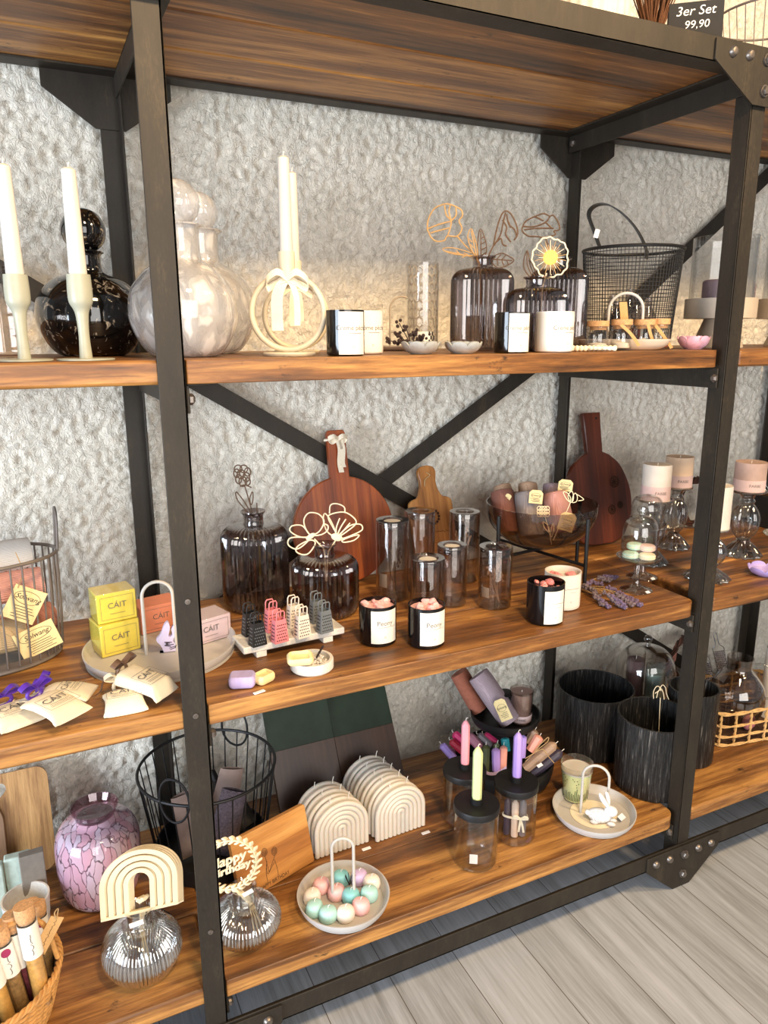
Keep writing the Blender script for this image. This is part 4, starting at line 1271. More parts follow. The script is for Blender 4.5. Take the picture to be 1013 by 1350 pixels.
        zt = thick + .0035
        q.text('CÁIT', w * .29, tr(0, L * .40, zt) @ fl).text('~line', w * .10, tr(0, L * .30, zt) @ fl)
        for bx in ((0, L * .16, w * .8, .0006), (0, L * .52, w * .8, .0006), (-w * .4, L * .34, .0006, L * .36), (w * .4, L * .34, .0006, L * .36), (0, L * .22, w * .6, .0006), (0, L * .25, w * .6, .0006)):
            q.box((bx[0], bx[1], zt), (bx[2], bx[3], .0003))
        q.build('printed_label', 'ink', t)
        if bow:
            zc = thick * .6 + .004
            yk = L * .86
            MB().tube([(w * .2 * math.cos(2 * PI * i / 16), yk, zc + thick * .5 * math.sin(2 * PI * i / 16)) for i in range(16)], .004, 6, True).build('tie', bow, t)
            for sx in (-1, 1):
                MB().strip(smooth_path([(0, yk - .002, zc + thick * .6), (sx * .018, yk - .008, zc + thick * .6 + .016), (sx * .034, yk - .004, zc + thick * .6 + .006), (sx * .02, yk, zc + thick * .55), (0, yk, zc + thick * .6)], 5), (0, 1, .3), .012).build('bow_loop', bow, t)
        return t
    pouch('soap_pouch', 'cream muslin soap pouch lying lowest, left of three with purple bows', (34, 958), .088, .125, 22, bow='purple')
    pouch('soap_pouch', 'cream muslin soap pouch behind, printed lines up, its purple bow to the left', (122, 916), .07, .125, 66, bow='purple')
    pouch('soap_pouch', 'cream muslin soap pouch lying on top of the other two purple ones', (100, 962), .082, .135, 35, bow='purple', lift=.024, tilt=4)
    pouch('soap_pouch', 'flared cream soap pouch standing on its hem before the round tray', (167, 943), .082, .105, -2, thick=.03, bow='fabric')
    pouch('soap_pouch', 'cream boxy soap pouch with brown ribbon lying across the flared pouch', (222, 927), .072, .135, 44, bow='brown_ribbon', lift=.016, tilt=8, box=True, thick=.03)
    b = MB().strip(smooth_path([onz(110, 932, z + .003), onz(120, 920, z + .006), onz(132, 912, z + .004), onz(136, 898, z + .008)], 6), (.6, .8, .1), .009)
    one(b, 'brown_ribbon', 'brown_ribbon', 'loose brown satin ribbon end beside the purple tied pouches', 'ribbon', (0, 0, 0))
shelf_three_left()
def wired_lines(t, sp, F, lines, mat, r, off=0.0, z0=0.0):
    for nm, pts, closed in lines:
        MB().tube(smooth_path([p - V3((0, 0, z0)) for p in trace(sp, F(*pts), off)], 4, closed), r, 6, closed).build(nm, mat, t)
def shelf_three_mid():
    z = Z3
    F = scaled(280, 590, .2517)
    s1 = Spot(340, 84, z, yb=810, foot=76)
    ribbed_vase(s1, s1.h(673), s1.h(709), 13 * s1.m, s1.h(673) - s1.h(690), 'smoke', 'tall ribbed smoked vase with a thistle cut-out, beside the grater tray', group='ribbed smoked vases, third shelf')
    s2 = Spot(430.5, 85, z, yb=819, foot=78)
    ribbed_vase(s2, s2.h(716), s2.h(748), 13 * s2.m, s2.h(716) - s2.h(731), 'smoke', 'low ribbed smoked vase with two white wire blossoms, before the big round board', group='ribbed smoked vases, third shelf')
    g = 'cut-out flowers in the third shelf vases'
    t = thing('wooden_flower', 'dark cut-out thistle standing in the tall ribbed vase on the third shelf', 'wooden flower', s1.loc, s1.rz, g)
    L = []
    for (x, y, w, h) in ((135, 112, 20, 20), (165, 112, 20, 20), (185, 128, 16, 22), (128, 135, 16, 22), (150, 140, 20, 24), (178, 155, 18, 24), (138, 165, 16, 24), (160, 178, 20, 26), (185, 178, 14, 20)):
        L.append(('bract', [(x + w * math.cos(2 * PI * i / 8), y + h * math.sin(2 * PI * i / 8)) for i in range(8)], True))
    L += [('stem', [(170, 202), (190, 270), (210, 345), (225, 420), (235, 700)], False), ('leaf', [(125, 232), (132, 275), (188, 342), (206, 352), (168, 285)], True), ('leaf', [(210, 232), (214, 265), (205, 300), (196, 270)], True), ('sepal', [(145, 205), (170, 196), (205, 210)], False), ('leaf', [(233, 290), (236, 340), (248, 362), (250, 430)], False)]
    wired_lines(t, s1, F, L, 'ply_dark', .0017)
    t = thing('wooden_flower', 'white five petal wire blossom, left of two in the low vase', 'wooden flower', s2.loc, s2.rz, g)
    wired_lines(t, s2, F, [
        ('petal', [(518, 458), (492, 430), (480, 380), (505, 343), (550, 345), (578, 368), (585, 395), (560, 440)], True),
        ('petal', [(510, 464), (470, 470), (430, 455), (406, 432), (420, 410), (468, 408), (498, 440)], True),
        ('petal', [(505, 475), (430, 470), (400, 482), (400, 512), (440, 532), (480, 510)], True),
        ('petal', [(512, 485), (450, 515), (440, 545), (480, 562), (512, 548), (540, 500)], True),
        ('petal', [(532, 462), (572, 456), (602, 436), (606, 410), (585, 398)], False),
        ('stem', [(535, 478), (562, 508), (588, 548), (595, 700)], False)], 'ply', .0019, .012)
    P = trace(s2, F((515, 466)), .0125)[0]
    MB().ball((0, 0, 0), .011, (1.3, .22, .62), 16, tr(*P) @ rot('Y', -35)).build('centre', 'ply', t)
    t = thing('wooden_flower', 'white cupped wire blossom, right of two in the low vase', 'wooden flower', s2.loc, s2.rz, g)
    wired_lines(t, s2, F, [
        ('petal', [(648, 468), (602, 440), (582, 380), (590, 345), (618, 378), (642, 432)], True),
        ('petal', [(640, 432), (608, 372), (620, 350), (690, 338), (742, 368), (752, 400), (705, 440), (668, 465)], False),
        ('petal', [(662, 465), (720, 410), (775, 402), (786, 430), (742, 455), (684, 476)], True),
        ('petal', [(682, 485), (740, 462), (770, 460), (742, 486), (692, 496)], True),
        ('petal', [(614, 345), (620, 302), (652, 294), (690, 310), (696, 338)], False),
        ('petal_line', [(650, 460), (650, 420), (668, 370)], False), ('petal_line', [(655, 460), (672, 420), (700, 375)], False), ('petal_line', [(660, 462), (692, 430), (722, 395)], False),
        ('stem', [(650, 480), (625, 520), (606, 560), (600, 700)], False)], 'ply', .0019, .002)
    P = trace(s2, F((652, 470)), .003)[0]
    MB().ball((0, 0, 0), .013, (1.2, .22, .8), 16, tr(*P) @ rot('Y', 20)).build('centre', 'ply', t)
    # ---- big round acacia board with lace bow
    m4, L, k = board_frame((462, 770), (457, 568), z + .001, .664)
    Rb = 70.5 * k
    hl, hw = L - 2 * Rb, 13.5 * k
    t = thing('cutting_board', 'large round acacia cutting board with lace bow on its handle, leaning on the wall', 'cutting board', mat4=m4)
    a0 = math.asin(hw / Rb)
    pts = [(Rb * math.sin(a), Rb + Rb * math.cos(a)) for a in [a0 + (2 * PI - 2 * a0) * i / 72 for i in range(73)]]
    pts += [(-hw * .95, L - .01), (-hw * .8, L), (hw * .8, L), (hw * .95, L - .01)]
    MB().prism(pts, .02).build('board', 'acacia', t, .003)
    zz = L - .028
    MB().tube([(hw * 1.12 * math.cos(2 * PI * i / 20), .01 + .014 * math.sin(2 * PI * i / 20), zz) for i in range(20)], .004, 6, True).build('lace_tie', 'lace', t)
    for sx, ln in ((0, .10), (.008, .085)):
        MB().strip(smooth_path([(sx, -.008, zz), (sx + .004, -.012, zz - .03), (sx, -.008, zz - .07), (sx + .002, -.01, zz - ln)], 5), (1, 0, 0), .016, .002).build('lace_tail', 'lace', t)
    for sx in (-1, 1):
        MB().strip(smooth_path([(0, -.01, zz), (sx * .014, -.016, zz + .008), (sx * .03, -.01, zz + .002), (sx * .018, -.006, zz - .008), (0, -.008, zz)], 5), (0, .3, 1), .014, .002).build('lace_loop', 'lace', t)
    # ---- small olive board with burnt wreath and script
    m4, L, k = board_frame((580, 752), (573, 615), z + .001, .664)
    w = 32 * k
    t = thing('serving_board', 'small olive wood serving board with burnt wreath, behind the smoked tealight glasses', 'cutting board', mat4=m4)
    hw = 12.5 * k
    prof = [(-w, 0), (w, 0), (w, L * .60), (w * .97, L * .65), (w * .80, L * .68), (w * .55, L * .70), (hw * 1.0, L * .78), (hw * .92, L * .85), (hw * 1.06, L * .93), (hw * .8, L * .98), (0, L)]
    prof = prof + [(-x, y) for x, y in prof[::-1][1:-2]]
    half = smooth_path([(x, y, 0) for x, y in prof[2:]] , 3)
    MB().prism([(-w, 0), (w, 0)] + [(p.x, p.y) for p in half], .016).build('board', 'olive', t, .0025)
    q, wr = MB(), MB()
    for i in range(14):
        a = 2 * PI * i / 14
        wr.box((0, 0, 0), (.0085, .0006, .0075), tr(math.cos(a) * 9 * k, -.0003, L * .50 + math.sin(a) * 9 * k) @ rot('Y', -math.degrees(a) + 20))
    q.text('~long', .0165, tr(0, -.0008, L * .355), .3)
    q.text('~long', .009, tr(.004, -.0008, L * .25), .2).text('~short', .009, tr(-.004, -.0008, L * .18), .2)
    q.build('burnt_lettering', 'wood_line', t)
    wr.build('wreath_print', 'wood_line', t)
    MB().tube(smooth_path([(-.004, -.003, L * .93), (.006, -.005, L * .90), (-.014, -.005, L * .86), (-.018, -.006, L * .80), (-.013, -.004, L * .86)], 5), .0016, 6).build('twine_loop', 'twine', t)
    # ---- white stone tray with mini graters
    P0, P1 = onz(322, 872, z), onz(455, 843, z)
    d = (P1 - P0)
    ang = math.atan2(d.y, d.x)
    Lt = d.length
    mid = (P0 + P1) / 2
    dep = .088
    h = .026
    rz = ang
    t = thing('stone_tray', 'small white cast stone tray on stub feet carrying eight mini graters', 'tray', mid, rz)
    b = MB()
    nx, ny = 40, 16
    MB().box((0, dep / 2, .024), (Lt, dep, .017)).build('slab', 'stone', t, .003, seg=3)
    for x in (-.33, .33): MB().box((x * Lt, dep / 2, .0078), (.026, dep * .96, .0155)).build('foot', 'stone', t, .002)
    ztop = z + .0335
    def grater(label, px, mat, zz, hole, first=None):
        P = onz(px[0], px[1], zz)
        if first is not None: return dup(first, P, rz + rad(8), label)
        w0, w1, dd0, dd1, hh = .0365, .027, .026, .018, .056
        t = thing('mini_grater', label, 'grater', P, rz + rad(8), 'mini graters on the stone tray')
        vs = [(-w0 / 2, 0, 0), (w0 / 2, 0, 0), (w0 / 2, dd0, 0), (-w0 / 2, dd0, 0)]
        e = (dd0 - dd1) / 2
        vs += [(-w1 / 2, e, hh), (w1 / 2, e, hh), (w1 / 2, dd0 - e, hh), (-w1 / 2, dd0 - e, hh)]
        vi = [V3(p) + (V3((0, dd0 / 2, hh / 2)) - V3(p)) * .05 for p in vs]
        vi = [V3((p.x, p.y, 0 if i < 4 else hh)) for i, p in enumerate(vi)]
        fs = []
        for i in range(4):
            j = (i + 1) % 4
            fs += [(i, j, 4 + j, 4 + i), (8 + j, 8 + i, 12 + i, 12 + j), (4 + i, 4 + j, 12 + j, 12 + i), (i, 8 + i, 8 + j, j)]
        MB().add(vs + vi, fs).build('body', mat, t, .0008)
        q = MB()
        for r_ in range(6):
            for c_ in range(5):
                x = (c_ - 2 + (.25 if r_ % 2 else -.25)) * .0056
                zq = .007 + r_ * .0073
                yq = e * zq / hh
                q.lathe([(0, 0), (.0014, 0), (.0014, .0009), (0, .0009)], 8, M4=tr(x * (1 - zq * 3), yq, zq) @ rot('X', 90))
        for r_ in range(5):
            zq = .009 + r_ * .0085
            xs = w0 / 2 - (w0 - w1) / 2 * zq / hh
            q.box((-xs, dd0 / 2, zq), (.0012, .012, .0018))
        q.build('perforation', hole, t)
        for yy in (.004, dd0 - .004):
            hp = [(-w1 * .38, yy + e * .5, hh - .002), (-w1 * .38, yy, hh + .016), (-w1 * .28, yy, hh + .021), (w1 * .28, yy, hh + .021), (w1 * .38, yy, hh + .016), (w1 * .38, yy + e * .5, hh - .002)]
            MB().tube(hp, .0017, 8).build('handle', mat, t)
        return t
    sets = (('black', 'g_black', 'g_grey', (343.5, 852), (333.5, 838)), ('pink', 'g_pink', 'hole', (372.5, 847.5), (362.5, 833)), ('cream', 'g_white', 'hole', (402.5, 841), (391.5, 827)), ('grey', 'g_grey', 'hole', (432, 834.5), (421.5, 821)))
    for nm, mt, hl_, pf, pr_ in sets:
        f = grater('%s mini grater at the front of the white stone tray' % nm, pf, mt, ztop, hl_)
        grater('%s mini grater standing behind its twin on the stone tray' % nm, pr_, mt, ztop, hl_, f)
    # ---- soaps
    def soap(px, w, dpt, hh, turn, mat, label, lift=0, tilt=0, hollow=False):
        P = onz(px[0], px[1], z + lift)
        m4 = Matrix.Translation(P) @ Matrix.Rotation(rad(turn), 4, 'Z') @ rot('X', tilt)
        b = MB()
        n = 6
        for k in (0,):
            pl = []
            for sx, sy, a0 in ((1, 1, 0), (-1, 1, 90), (-1, -1, 180), (1, -1, 270)):
                for i in range(n):
                    a = rad(a0 + 90 * i / (n - 1))
                    pl.append((sx * (w / 2 - .009) + .009 * math.cos(a), sy * (dpt / 2 - .009) + .009 * math.sin(a)))
        N = len(pl)
        prof = [(.86, 0), (1, .006), (1, hh - .006), (.86, hh)] + ([(.74, hh), (.66, hh - .006)] if hollow else [])
        vs = [(x * q, y * q, zz) for q, zz in prof for x, y in pl]
        fs = [(i * N + j, i * N + (j + 1) % N, (i + 1) * N + (j + 1) % N, (i + 1) * N + j) for i in range(len(prof) - 1) for j in range(N)]
        fs += [tuple(range(N)), tuple((len(prof) - 1) * N + j for j in range(N))]
        b.add(vs, fs)
        return one(b, 'soap_bar', mat, label, 'soap', (0, 0, 0), bevel=.001, mat4=m4, group='loose soap bars')
    soap((320, 903), .056, .042, .026, -20, 'lilac_soap', 'lilac soap bar leaning against a small cream one', 0.0012, 0)
    soap((348, 898), .046, .034, .02, 28, 'cream_soap', 'small cream soap bar beside the lilac soap', 0.0006, 0, True)
    sd = Spot(412, 57, z, yb=893)
    hd = sd.h(867)
    t = thing('soap_dish', 'round white stone soap dish with a cream soap leaning on its rim', 'dish', sd.loc, sd.rz)
    r = sd.r
    MB().lathe(vessel([(0, 0), (r * .93, 0), (r, .004), (r, hd - .003), (r * .97, hd)], r * .14), 56).build('dish', 'stone', t)
    q = thing('pebble_filling', 'white pebbles in the round stone soap dish', 'pebbles', sd.loc + V3((0, 0, .0095)), sd.rz)
    b = MB()
    for i in range(60):
        a, rr = R.uniform(0, 6.28), r * .68 * math.sqrt(R.random())
        b.ball((rr * math.cos(a), rr * math.sin(a), .006 + R.uniform(0, .005)), R.uniform(.003, .005), n=7)
    b.build('pebbles', 'wht_glass', q)
    tag(q, kind='stuff')
    soap((396, 872), .058, .036, .018, -14, 'cream_soap', 'cream soap bar resting on the rim of the round stone dish', .033, 14, True)
    t = thing('dried_sprig', 'tiny dried dark sprig stuck beside the cream soap on the stone dish', 'dried flowers', sd.loc + V3((.012, .0, .022)), sd.rz)
    for i in range(9):
        MB().ball((.003 * i * .6, .001 * (i % 2), .002 + .0032 * i), .0028, n=7).build('bud', 'sprig', t)
    P = onz(342, 913, z)
    sticker(P + V3((0, 0, 0)), .026, .009, 'white price sticker lying before the lilac and cream soaps', rad(14))
    # ---- jar candles
    g = 'jar candles on the third shelf'
    for xc, yb, w, yt, u, lab, wax in ((498.5, 854, 49, 789, (-.35, .92), 'left of two, with pale rose crystals', 'wax_pink'), (562, 857, 49, 791, (-.32, .95), 'right of two, with pale rose crystals', 'wax_pink')):
        s = Spot(xc, w, z, yb=yb)
        jar_candle(s, s.h(yt + 5), 'blk_glass', 'black jar candle, %s, before the smoked tealight glasses' % lab, u=u, title='Peony', sub='~long', wax=wax, fill=.9, chips=9, chipcol='wax_pink', group=g, ts=.017, zl=(.1, .93))
    s = Spot(717.5, 49, z, yb=826)
    jar_candle(s, s.h(766), 'blk_glass', 'black jar candle with coral crystals before the bowl stand', u=(-.02, .93), title='~long', sub='~line', wax='blk_glass', fill=.86, chips=9, group=g, ts=.009, zl=(.06, .88))
    s = Spot(740, 47, z, yb=806)
    jar_candle(s, s.h(752), 'wht_glass', 'white jar candle with coral crystals behind the black one', u=(-.15, .93), title='~long', sub='~line', wax='wax_white', fill=.82, chips=7, group=g, ts=.009, zl=(.1, .95))
    # ---- smoked tealight glasses
    def tealight_glass(xc, w, yt, label, yb=None, Y=None, cand=True, spr=None, stick=False):
        s = Spot(xc, w, z, yb=yb, Y=Y)
        h = s.h(yt)
        r = s.r
        t = thing('tealight_glass', label, 'candle holder', s.loc, s.rz, 'smoked tealight glasses')
        pr = [(0, 0), (r * .94, 0), (r, .004), (r, h - .006), (r * .985, h - .001), (r * .94, h), (r * .62, h - .001)]
        cup = [(r * .58, h - .002), (r * .56, h - .022), (0, h - .022), (0, h - .0245), (r * .6, h - .0245), (r * .61, h - .006), (r * .9, h - .006), (r * .94, h - .01), (r * .95, .006), (0, .004)]
        MB().lathe(pr + cup, 48).build('glass', 'smoke_light', t)
        MB().lathe([(r * .985, h - .001), (r * .97, h + .0008), (r * .62, h), (r * .60, h - .0015), (r * .985, h - .0015)], 48).build('rim', 'smoke', t)
        if cand:
            q = thing('tealight', 'tealight in the smoked glass %s' % label.split(',')[-1].strip().replace(' before the bowl stand', '').replace(' behind a black jar candle', ''), 'candle', s.loc + V3((0, 0, h - .0205)), s.rz, 'tealights in smoked glasses')
            rc = r * .52
            MB().lathe(vessel([(0, 0), (rc, 0), (rc, .017)], .0006), 28).build('tin_cup', 'chrome', q)
            MB().lathe([(0, .002), (rc - .001, .002), (rc - .001, .0165), (0, .0165)], 24).build('wax', 'wax_white', q)
        if spr:
            q = thing('dried_sprig', 'dried sprig inside the smoked glass %s' % label.split(',')[-1].strip().replace(' before the bowl stand', ''), 'dried flowers', s.loc + V3((0, 0, .0055)), s.rz)
            for k in range(5):
                x = R.uniform(-.5, .5) * r
                MB().tube(smooth_path([(.3 * r, 0, .002), (x * .4, 0, h * .3), (x, 0, h * (.5 + .06 * k))], 4), .0007, 5).build('stem', spr, q)
                for i in range(5): MB().ball((x + R.uniform(-.004, .004), R.uniform(-.004, .004), h * (.38 + .06 * k) + .006 * i), .0026, (1, 1, 1.6), 7).build('bud', spr, q)
            MB().patch(r * .90, U(-.85), U(-.35), h * .16, h * .33, .0006).build('paper_slip', 'paper', q)
        if stick:
            q = thing('black_rod', 'black rod standing in the smoked glass %s' % label.split(',')[-1].strip(), 'rod', s.loc + V3((0, 0, h - .0215)), s.rz)
            MB().lathe([(0, 0), (.0055, 0), (.0055, .072), (.004, .075), (0, .075)], 14).build('rod', 'black_metal', q)
        return t
    tealight_glass(517.5, 43, 685, 'tall smoked tealight glass, left of the group', yb=795, spr='sprig')
    tealight_glass(553, 40, 673, 'tall smoked tealight glass, behind the group near the small board', Y=.45, cand=False)
    tealight_glass(611, 40, 674, 'tall smoked tealight glass, at the back right of the group', Y=.46, cand=False, spr='sand_towel')
    tealight_glass(563.5, 45, 735, 'low smoked tealight glass, at the front behind a black jar candle', yb=818)
    tealight_glass(595, 39, 718, 'low smoked tealight glass, in the middle of the group', yb=802)
    tealight_glass(651.5, 44, 720, 'low smoked tealight glass, standing apart on the right before the bowl stand', yb=805, cand=False, spr='sand_towel')
    s = Spot(651, 14, z, Y=.30)
shelf_three_mid()
def shelf_three_right():
    z = Z3
    # ---- smoked bowl on black stand
    s = Spot(710, 140, z, Y=.40)
    # foot of the front right leg at (768, 775)
    rb = 71 * s.m
    zr = s.h(662)           # rim
    zb = zr - rb * .80
    stand = thing('bowl_stand', 'black metal four legged stand carrying the smoked glass bowl', 'stand', s.loc, s.rz)
    lr = rb * 1.03 + .006
    for k in range(4):
        a = rad(-42 + 90 * k)
        x, y = lr * math.cos(a), lr * math.sin(a)
        MB().tube([(x, y, 0), (x, y, zr - .018)], .0058, 10).build('leg', 'black_metal', stand)
    for k in range(2):
        a = rad(-42 + 90 * k)
        x, y = lr * math.cos(a), lr * math.sin(a)
        MB().tube([(-x, -y, zb - .0125 + .011 * k - .011), (x, y, zb - .0125 + .011 * k - .011)], .005, 8).build('cross_bar', 'black_metal', stand)
    bowl = thing('glass_bowl', 'brown smoked glass bowl full of rolled towels on a black stand', 'bowl', s.loc + V3((0, 0, zb)), s.rz)
    dep = zr - zb
    pr = sp2([(0, 0), (rb * .35, dep * .03), (rb * .66, dep * .18), (rb * .90, dep * .48), (rb * .985, dep * .75), (rb, dep)], 6)
    MB().lathe(vessel(pr, .004), 72).build('bowl', 'smoke_bowl', bowl)
    Rz = Matrix.Rotation(s.rz, 3, 'Z')
    def W(px, off): return s.loc + Rz @ trace(s, [px], off)[0]
    def D(x, y, zz): return Rz @ V3((x, y, zz))
    g = 'rolled towels in the smoked bowl'
    def tw(nm, lab, pa, pb, off, offb, r, mat, tagpx=None, tspin=0):
        A, B = W(pa, off), W(pb, offb)
        t = rolled_towel('rolled_towel', lab, (A + B) / 2, B - A, (B - A).length, r, mat, g, squash=.85)
        return t
    k = s.m
    tw('a', 'brown rolled towel at the left side of the smoked bowl', (672, 704), (662, 648), .03, -.02, 18.5 * k, 'brown_towel')
    tw('b', 'grey rolled towel in the middle front of the smoked bowl', (702, 708), (695, 650), .05, .0, 20 * k, 'grey_towel')
    tw('c', 'rose rolled towel right of the grey one in the bowl', (742, 702), (731, 650), .03, -.01, 19.5 * k, 'rose_towel')
    tw('d', 'sand coloured rolled towel at the back left, sticking out of the bowl', (668, 664), (662, 640), -.055, -.075, 14 * k, 'sand_towel')
    tw('e', 'sand coloured rolled towel at the back middle of the bowl', (697, 660), (696, 637), -.06, -.08, 15 * k, 'sand_towel')
    tw('f', 'mauve rolled towel at the back right of the bowl', (728, 665), (728, 638), -.06, -.08, 14 * k, 'mauve_towel')
    for lab, px, off, sp_, w, hh in (('between the towels at the front', (707, 655), .072, -3, .04, .041), ('at the back right corner, white', (746, 640), .0, -5, .043, .036), ('seen through the glass at the lower right', (748, 688), .088, -14, .046, .056), ('tucked at the left towel, turned edge on', (667, 660), .03, -30, .018, .046)):
        q = thing('paper_tag', 'cream paper tag in the smoked bowl, %s' % lab, 'tag', s.loc, s.rz, 'paper tags in the smoked bowl')
        m4 = facing(s, px, off, -sp_)
        hang_tag(q, m4, w, hh, 'Solwang', .0085)
    F = scaled(630, 620, .158)
    for lab, L in (('thistle', [('bract', [(515 + 22 * i + 18 * math.cos(2 * PI * q / 8), 318 + 26 * j + 18 * math.sin(2 * PI * q / 8)) for q in range(8)], True) for i in range(4) for j in range(3)] + [('stem', [(565, 395), (590, 480), (618, 620)], False), ('leaf', [(545, 430), (560, 480), (600, 520), (585, 460)], True), ('leaf', [(630, 440), (635, 500), (615, 560), (612, 500)], True)]),
                   ('tulip', [('petal', [(770, 265), (735, 230), (715, 180), (750, 190), (775, 230)], True), ('petal', [(775, 265), (755, 220), (770, 185), (790, 178), (800, 215), (795, 255)], True), ('petal', [(790, 268), (825, 260), (832, 220), (815, 190), (795, 220)], True), ('petal', [(825, 200), (860, 220), (885, 245), (840, 255)], False), ('stem', [(775, 268), (740, 350), (680, 470), (630, 585)], False)])):
        t = thing('wooden_flower', 'pale cut-out %s standing inside the front of the smoked bowl' % lab, 'wooden flower', s.loc, s.rz)
        wired_lines(t, s, F, L, 'ply', .0012, .095)
    # ---- dark round board leaning beside the rear upright
    m4, L, k = board_frame((796, 719), (791, 545), z + .001, .664)
    w = 49 * k * 1.12
    t = thing('cutting_board', 'dark acacia cutting board with rounded body and long handle, right of the rear upright', 'cutting board', mat4=m4)
    hw = 11.5 * k * 1.12
    hb = L * .70
    pr = [(w * .30, 0), (w * .62, hb * .05), (w * .9, hb * .24), (w, hb * .46), (w * .93, hb * .66), (w * .72, hb * .85), (w * .42, hb * .965)]
    half = [(p.x, p.y) for p in smooth_path([(x, y, 0) for x, y in pr], 5)] + [(hw * .98, hb * 1.0), (hw * 1.05, L * .9), (hw * 1.12, L)]
    MB().prism(half + [(-x, y) for x, y in half[::-1]], .02).build('board', 'acacia_dark', t, .003)
    MB().lathe([(0, 0), (.004, 0), (.004, .001), (0, .001)], 14, M4=tr(hw * .5, -.0002, L * .955) @ rot('X', 90)).build('hanging_hole', 'hole', t)
    q = MB()
    for (cx, cy, rr) in ((w * .5, hb * .66, .022), (w * .35, hb * .36, .018), (w * .62, hb * .40, .013)):
        for i in range(7):
            a = 2 * PI * i / 7
            q.tube([(cx + rr * .5 * math.cos(a) + rr * .45 * math.cos(b_), -.0006, cy + rr * .5 * math.sin(a) + rr * .45 * math.sin(b_)) for b_ in [2 * PI * j / 8 for j in range(8)]], .0013, 4, True)
    q.build('flower_print', 'char', t)
    # ---- cake stands with domes
    def cloche(xc, yb, wb, wp, yplate, ydome, wd, ytop, lab, fill):
        s = Spot(xc, wb, z, yb=yb)
        hp = s.h(yplate)
        rp, r0 = wp / 2 * s.m, s.r
        t = thing('cake_stand', 'small clear glass cake stand, %s' % lab, 'cake stand', s.loc, s.rz, 'small glass cake stands')
        MB().lathe(sp2([(0, .004), (r0 * .6, .002), (r0, 0), (r0, .003), (r0 * .7, .008), (r0 * .28, .017), (r0 * .18, hp * .42), (r0 * .26, hp * .62), (r0 * .2, hp * .8), (r0 * .34, hp * .92), (r0 * .5, hp - .008)], 4) + [(0, hp - .008)], 40).build('stem', 'glass_thick', t)
        MB().lathe(vessel([(0, hp - .0075), (rp * .6, hp - .007), (rp * .9, hp - .006), (rp * .98, hp - .001), (rp, hp + .003)], .003), 48).build('plate', 'glass_thick', t)
        MB().box((0, 0, 0), (.014, .0012, .009), Matrix.Rotation(.9, 4, 'Z') @ tr(0, -r0 * .93, .0055) @ rot('X', -65)).build('price_sticker', 'sticker', t)
        rd = wd / 2 * s.m
        zd = hp - .0020
        hd, htp = s.h(ydome) - zd, s.h(ytop) - zd
        d = thing('glass_dome', 'little clear glass dome with round knob, %s' % lab, 'cloche', s.loc + V3((0, 0, zd)), s.rz, 'little glass domes')
        pr = [(rd, 0), (rd, hd * .45), (rd * .97, hd * .66), (rd * .84, hd * .84), (rd * .58, hd * .95), (rd * .2, hd)]
        pr = sp2(pr, 4)
        inn = [(max(0, x - .0025), y - (.0 if i == 0 else .0012)) for i, (x, y) in enumerate(pr)]
        MB().lathe(pr + inn[::-1] + [pr[0]], 48).build('bell', 'glass', d)
        kr = (htp - hd) * .5
        MB().lathe(sp2([(0, hd - .002), (kr * .7, hd - .001), (kr * .55, hd + kr * .3), (kr * 1.1, hd + kr * .9), (kr * 1.0, hd + kr * 1.5), (kr * .5, hd + kr * 1.95), (0, hd + kr * 2)], 4), 24).build('knob', 'glass_thick', d)
        for k, (mx, my, mz, col, nm) in enumerate(fill):
            P = s.loc + Matrix.Rotation(s.rz, 3, 'Z') @ V3((mx * rd, my * rd, zd + .0005 + mz))
            q = thing('macaron', '%s macaron under the front glass dome' % nm, 'macaron', P, 0, 'macarons under glass')
            rm = rd * .46
            MB().lathe(sp2([(0, 0), (rm * .8, .001), (rm, .006), (rm * .98, .0075)], 3) + [(0, .0075)], 24).build('shell', col, q)
            MB().lathe([(0, .0077), (rm * .92, .0077), (rm * .94, .0098), (rm * .9, .0112), (0, .0112)], 24).build('filling', 'macaron_cream', q)
            MB().lathe([(0, .0114), (rm * .98, .0114)] + sp2([(rm, .0125), (rm * .8, .0175), (rm * .3, .019), (0, .019)], 3), 24).build('shell', col, q)
    cloche(846, 766, 38, 50, 690, 652, 40, 663, 'the rear one of two', [])
    cloche(838.5, 784, 40, 57, 734, 679, 46, 667, 'the front one of two', [(-.45, -.28, 0, 'macaron_mint', 'lower mint'), (.45, -.28, 0, 'macaron_cream', 'lower cream'), (-.25, .3, .0195, 'macaron_mint', 'upper mint'), (.42, .15, .0195, 'macaron_rose', 'upper rose')])
    # ---- lavender bunch
    P0 = onz(800, 783, z)
    t = thing('lavender_bunch', 'bunch of dried lavender lying on the shelf right of the white jar candle', 'dried flowers', P0, 0)
    A = onz(764, 778, z)
    for k, (ex, ey) in enumerate(((846, 801), (836, 802), (827, 805), (818, 802), (803, 803), (795, 800), (812, 764), (806, 768), (828, 792), (790, 790), (840, 797), (780, 784), (795, 774))):
        E = onz(ex, ey, z)
        lift = R.uniform(.004, .022)
        d = E - A
        pts = smooth_path([A - P0 + V3((0, 0, .006)), A + d * .5 - P0 + V3((0, 0, lift + .006)), E - P0 + V3((0, 0, .006))], 5)
        MB().tube(pts, .0011, 5).build('stem', 'twine', t)
        b = MB()
        n = 44
        for i in range(n):
            u = 1 - i / n * min(.8, .062 / max(.03, d.length))
            q = pts[min(len(pts) - 1, int(u * (len(pts) - 1)))]
            q2 = pts[max(0, int(u * (len(pts) - 1)) - 1)]
            f = u * (len(pts) - 1) - int(u * (len(pts) - 1))
            c0 = q.lerp(pts[min(len(pts) - 1, int(u * (len(pts) - 1)) + 1)], f)
            b.ball(c0 + V3((R.uniform(-.005, .005), R.uniform(-.005, .005), R.uniform(-.003, .006))), R.uniform(.003, .0052), n=7)
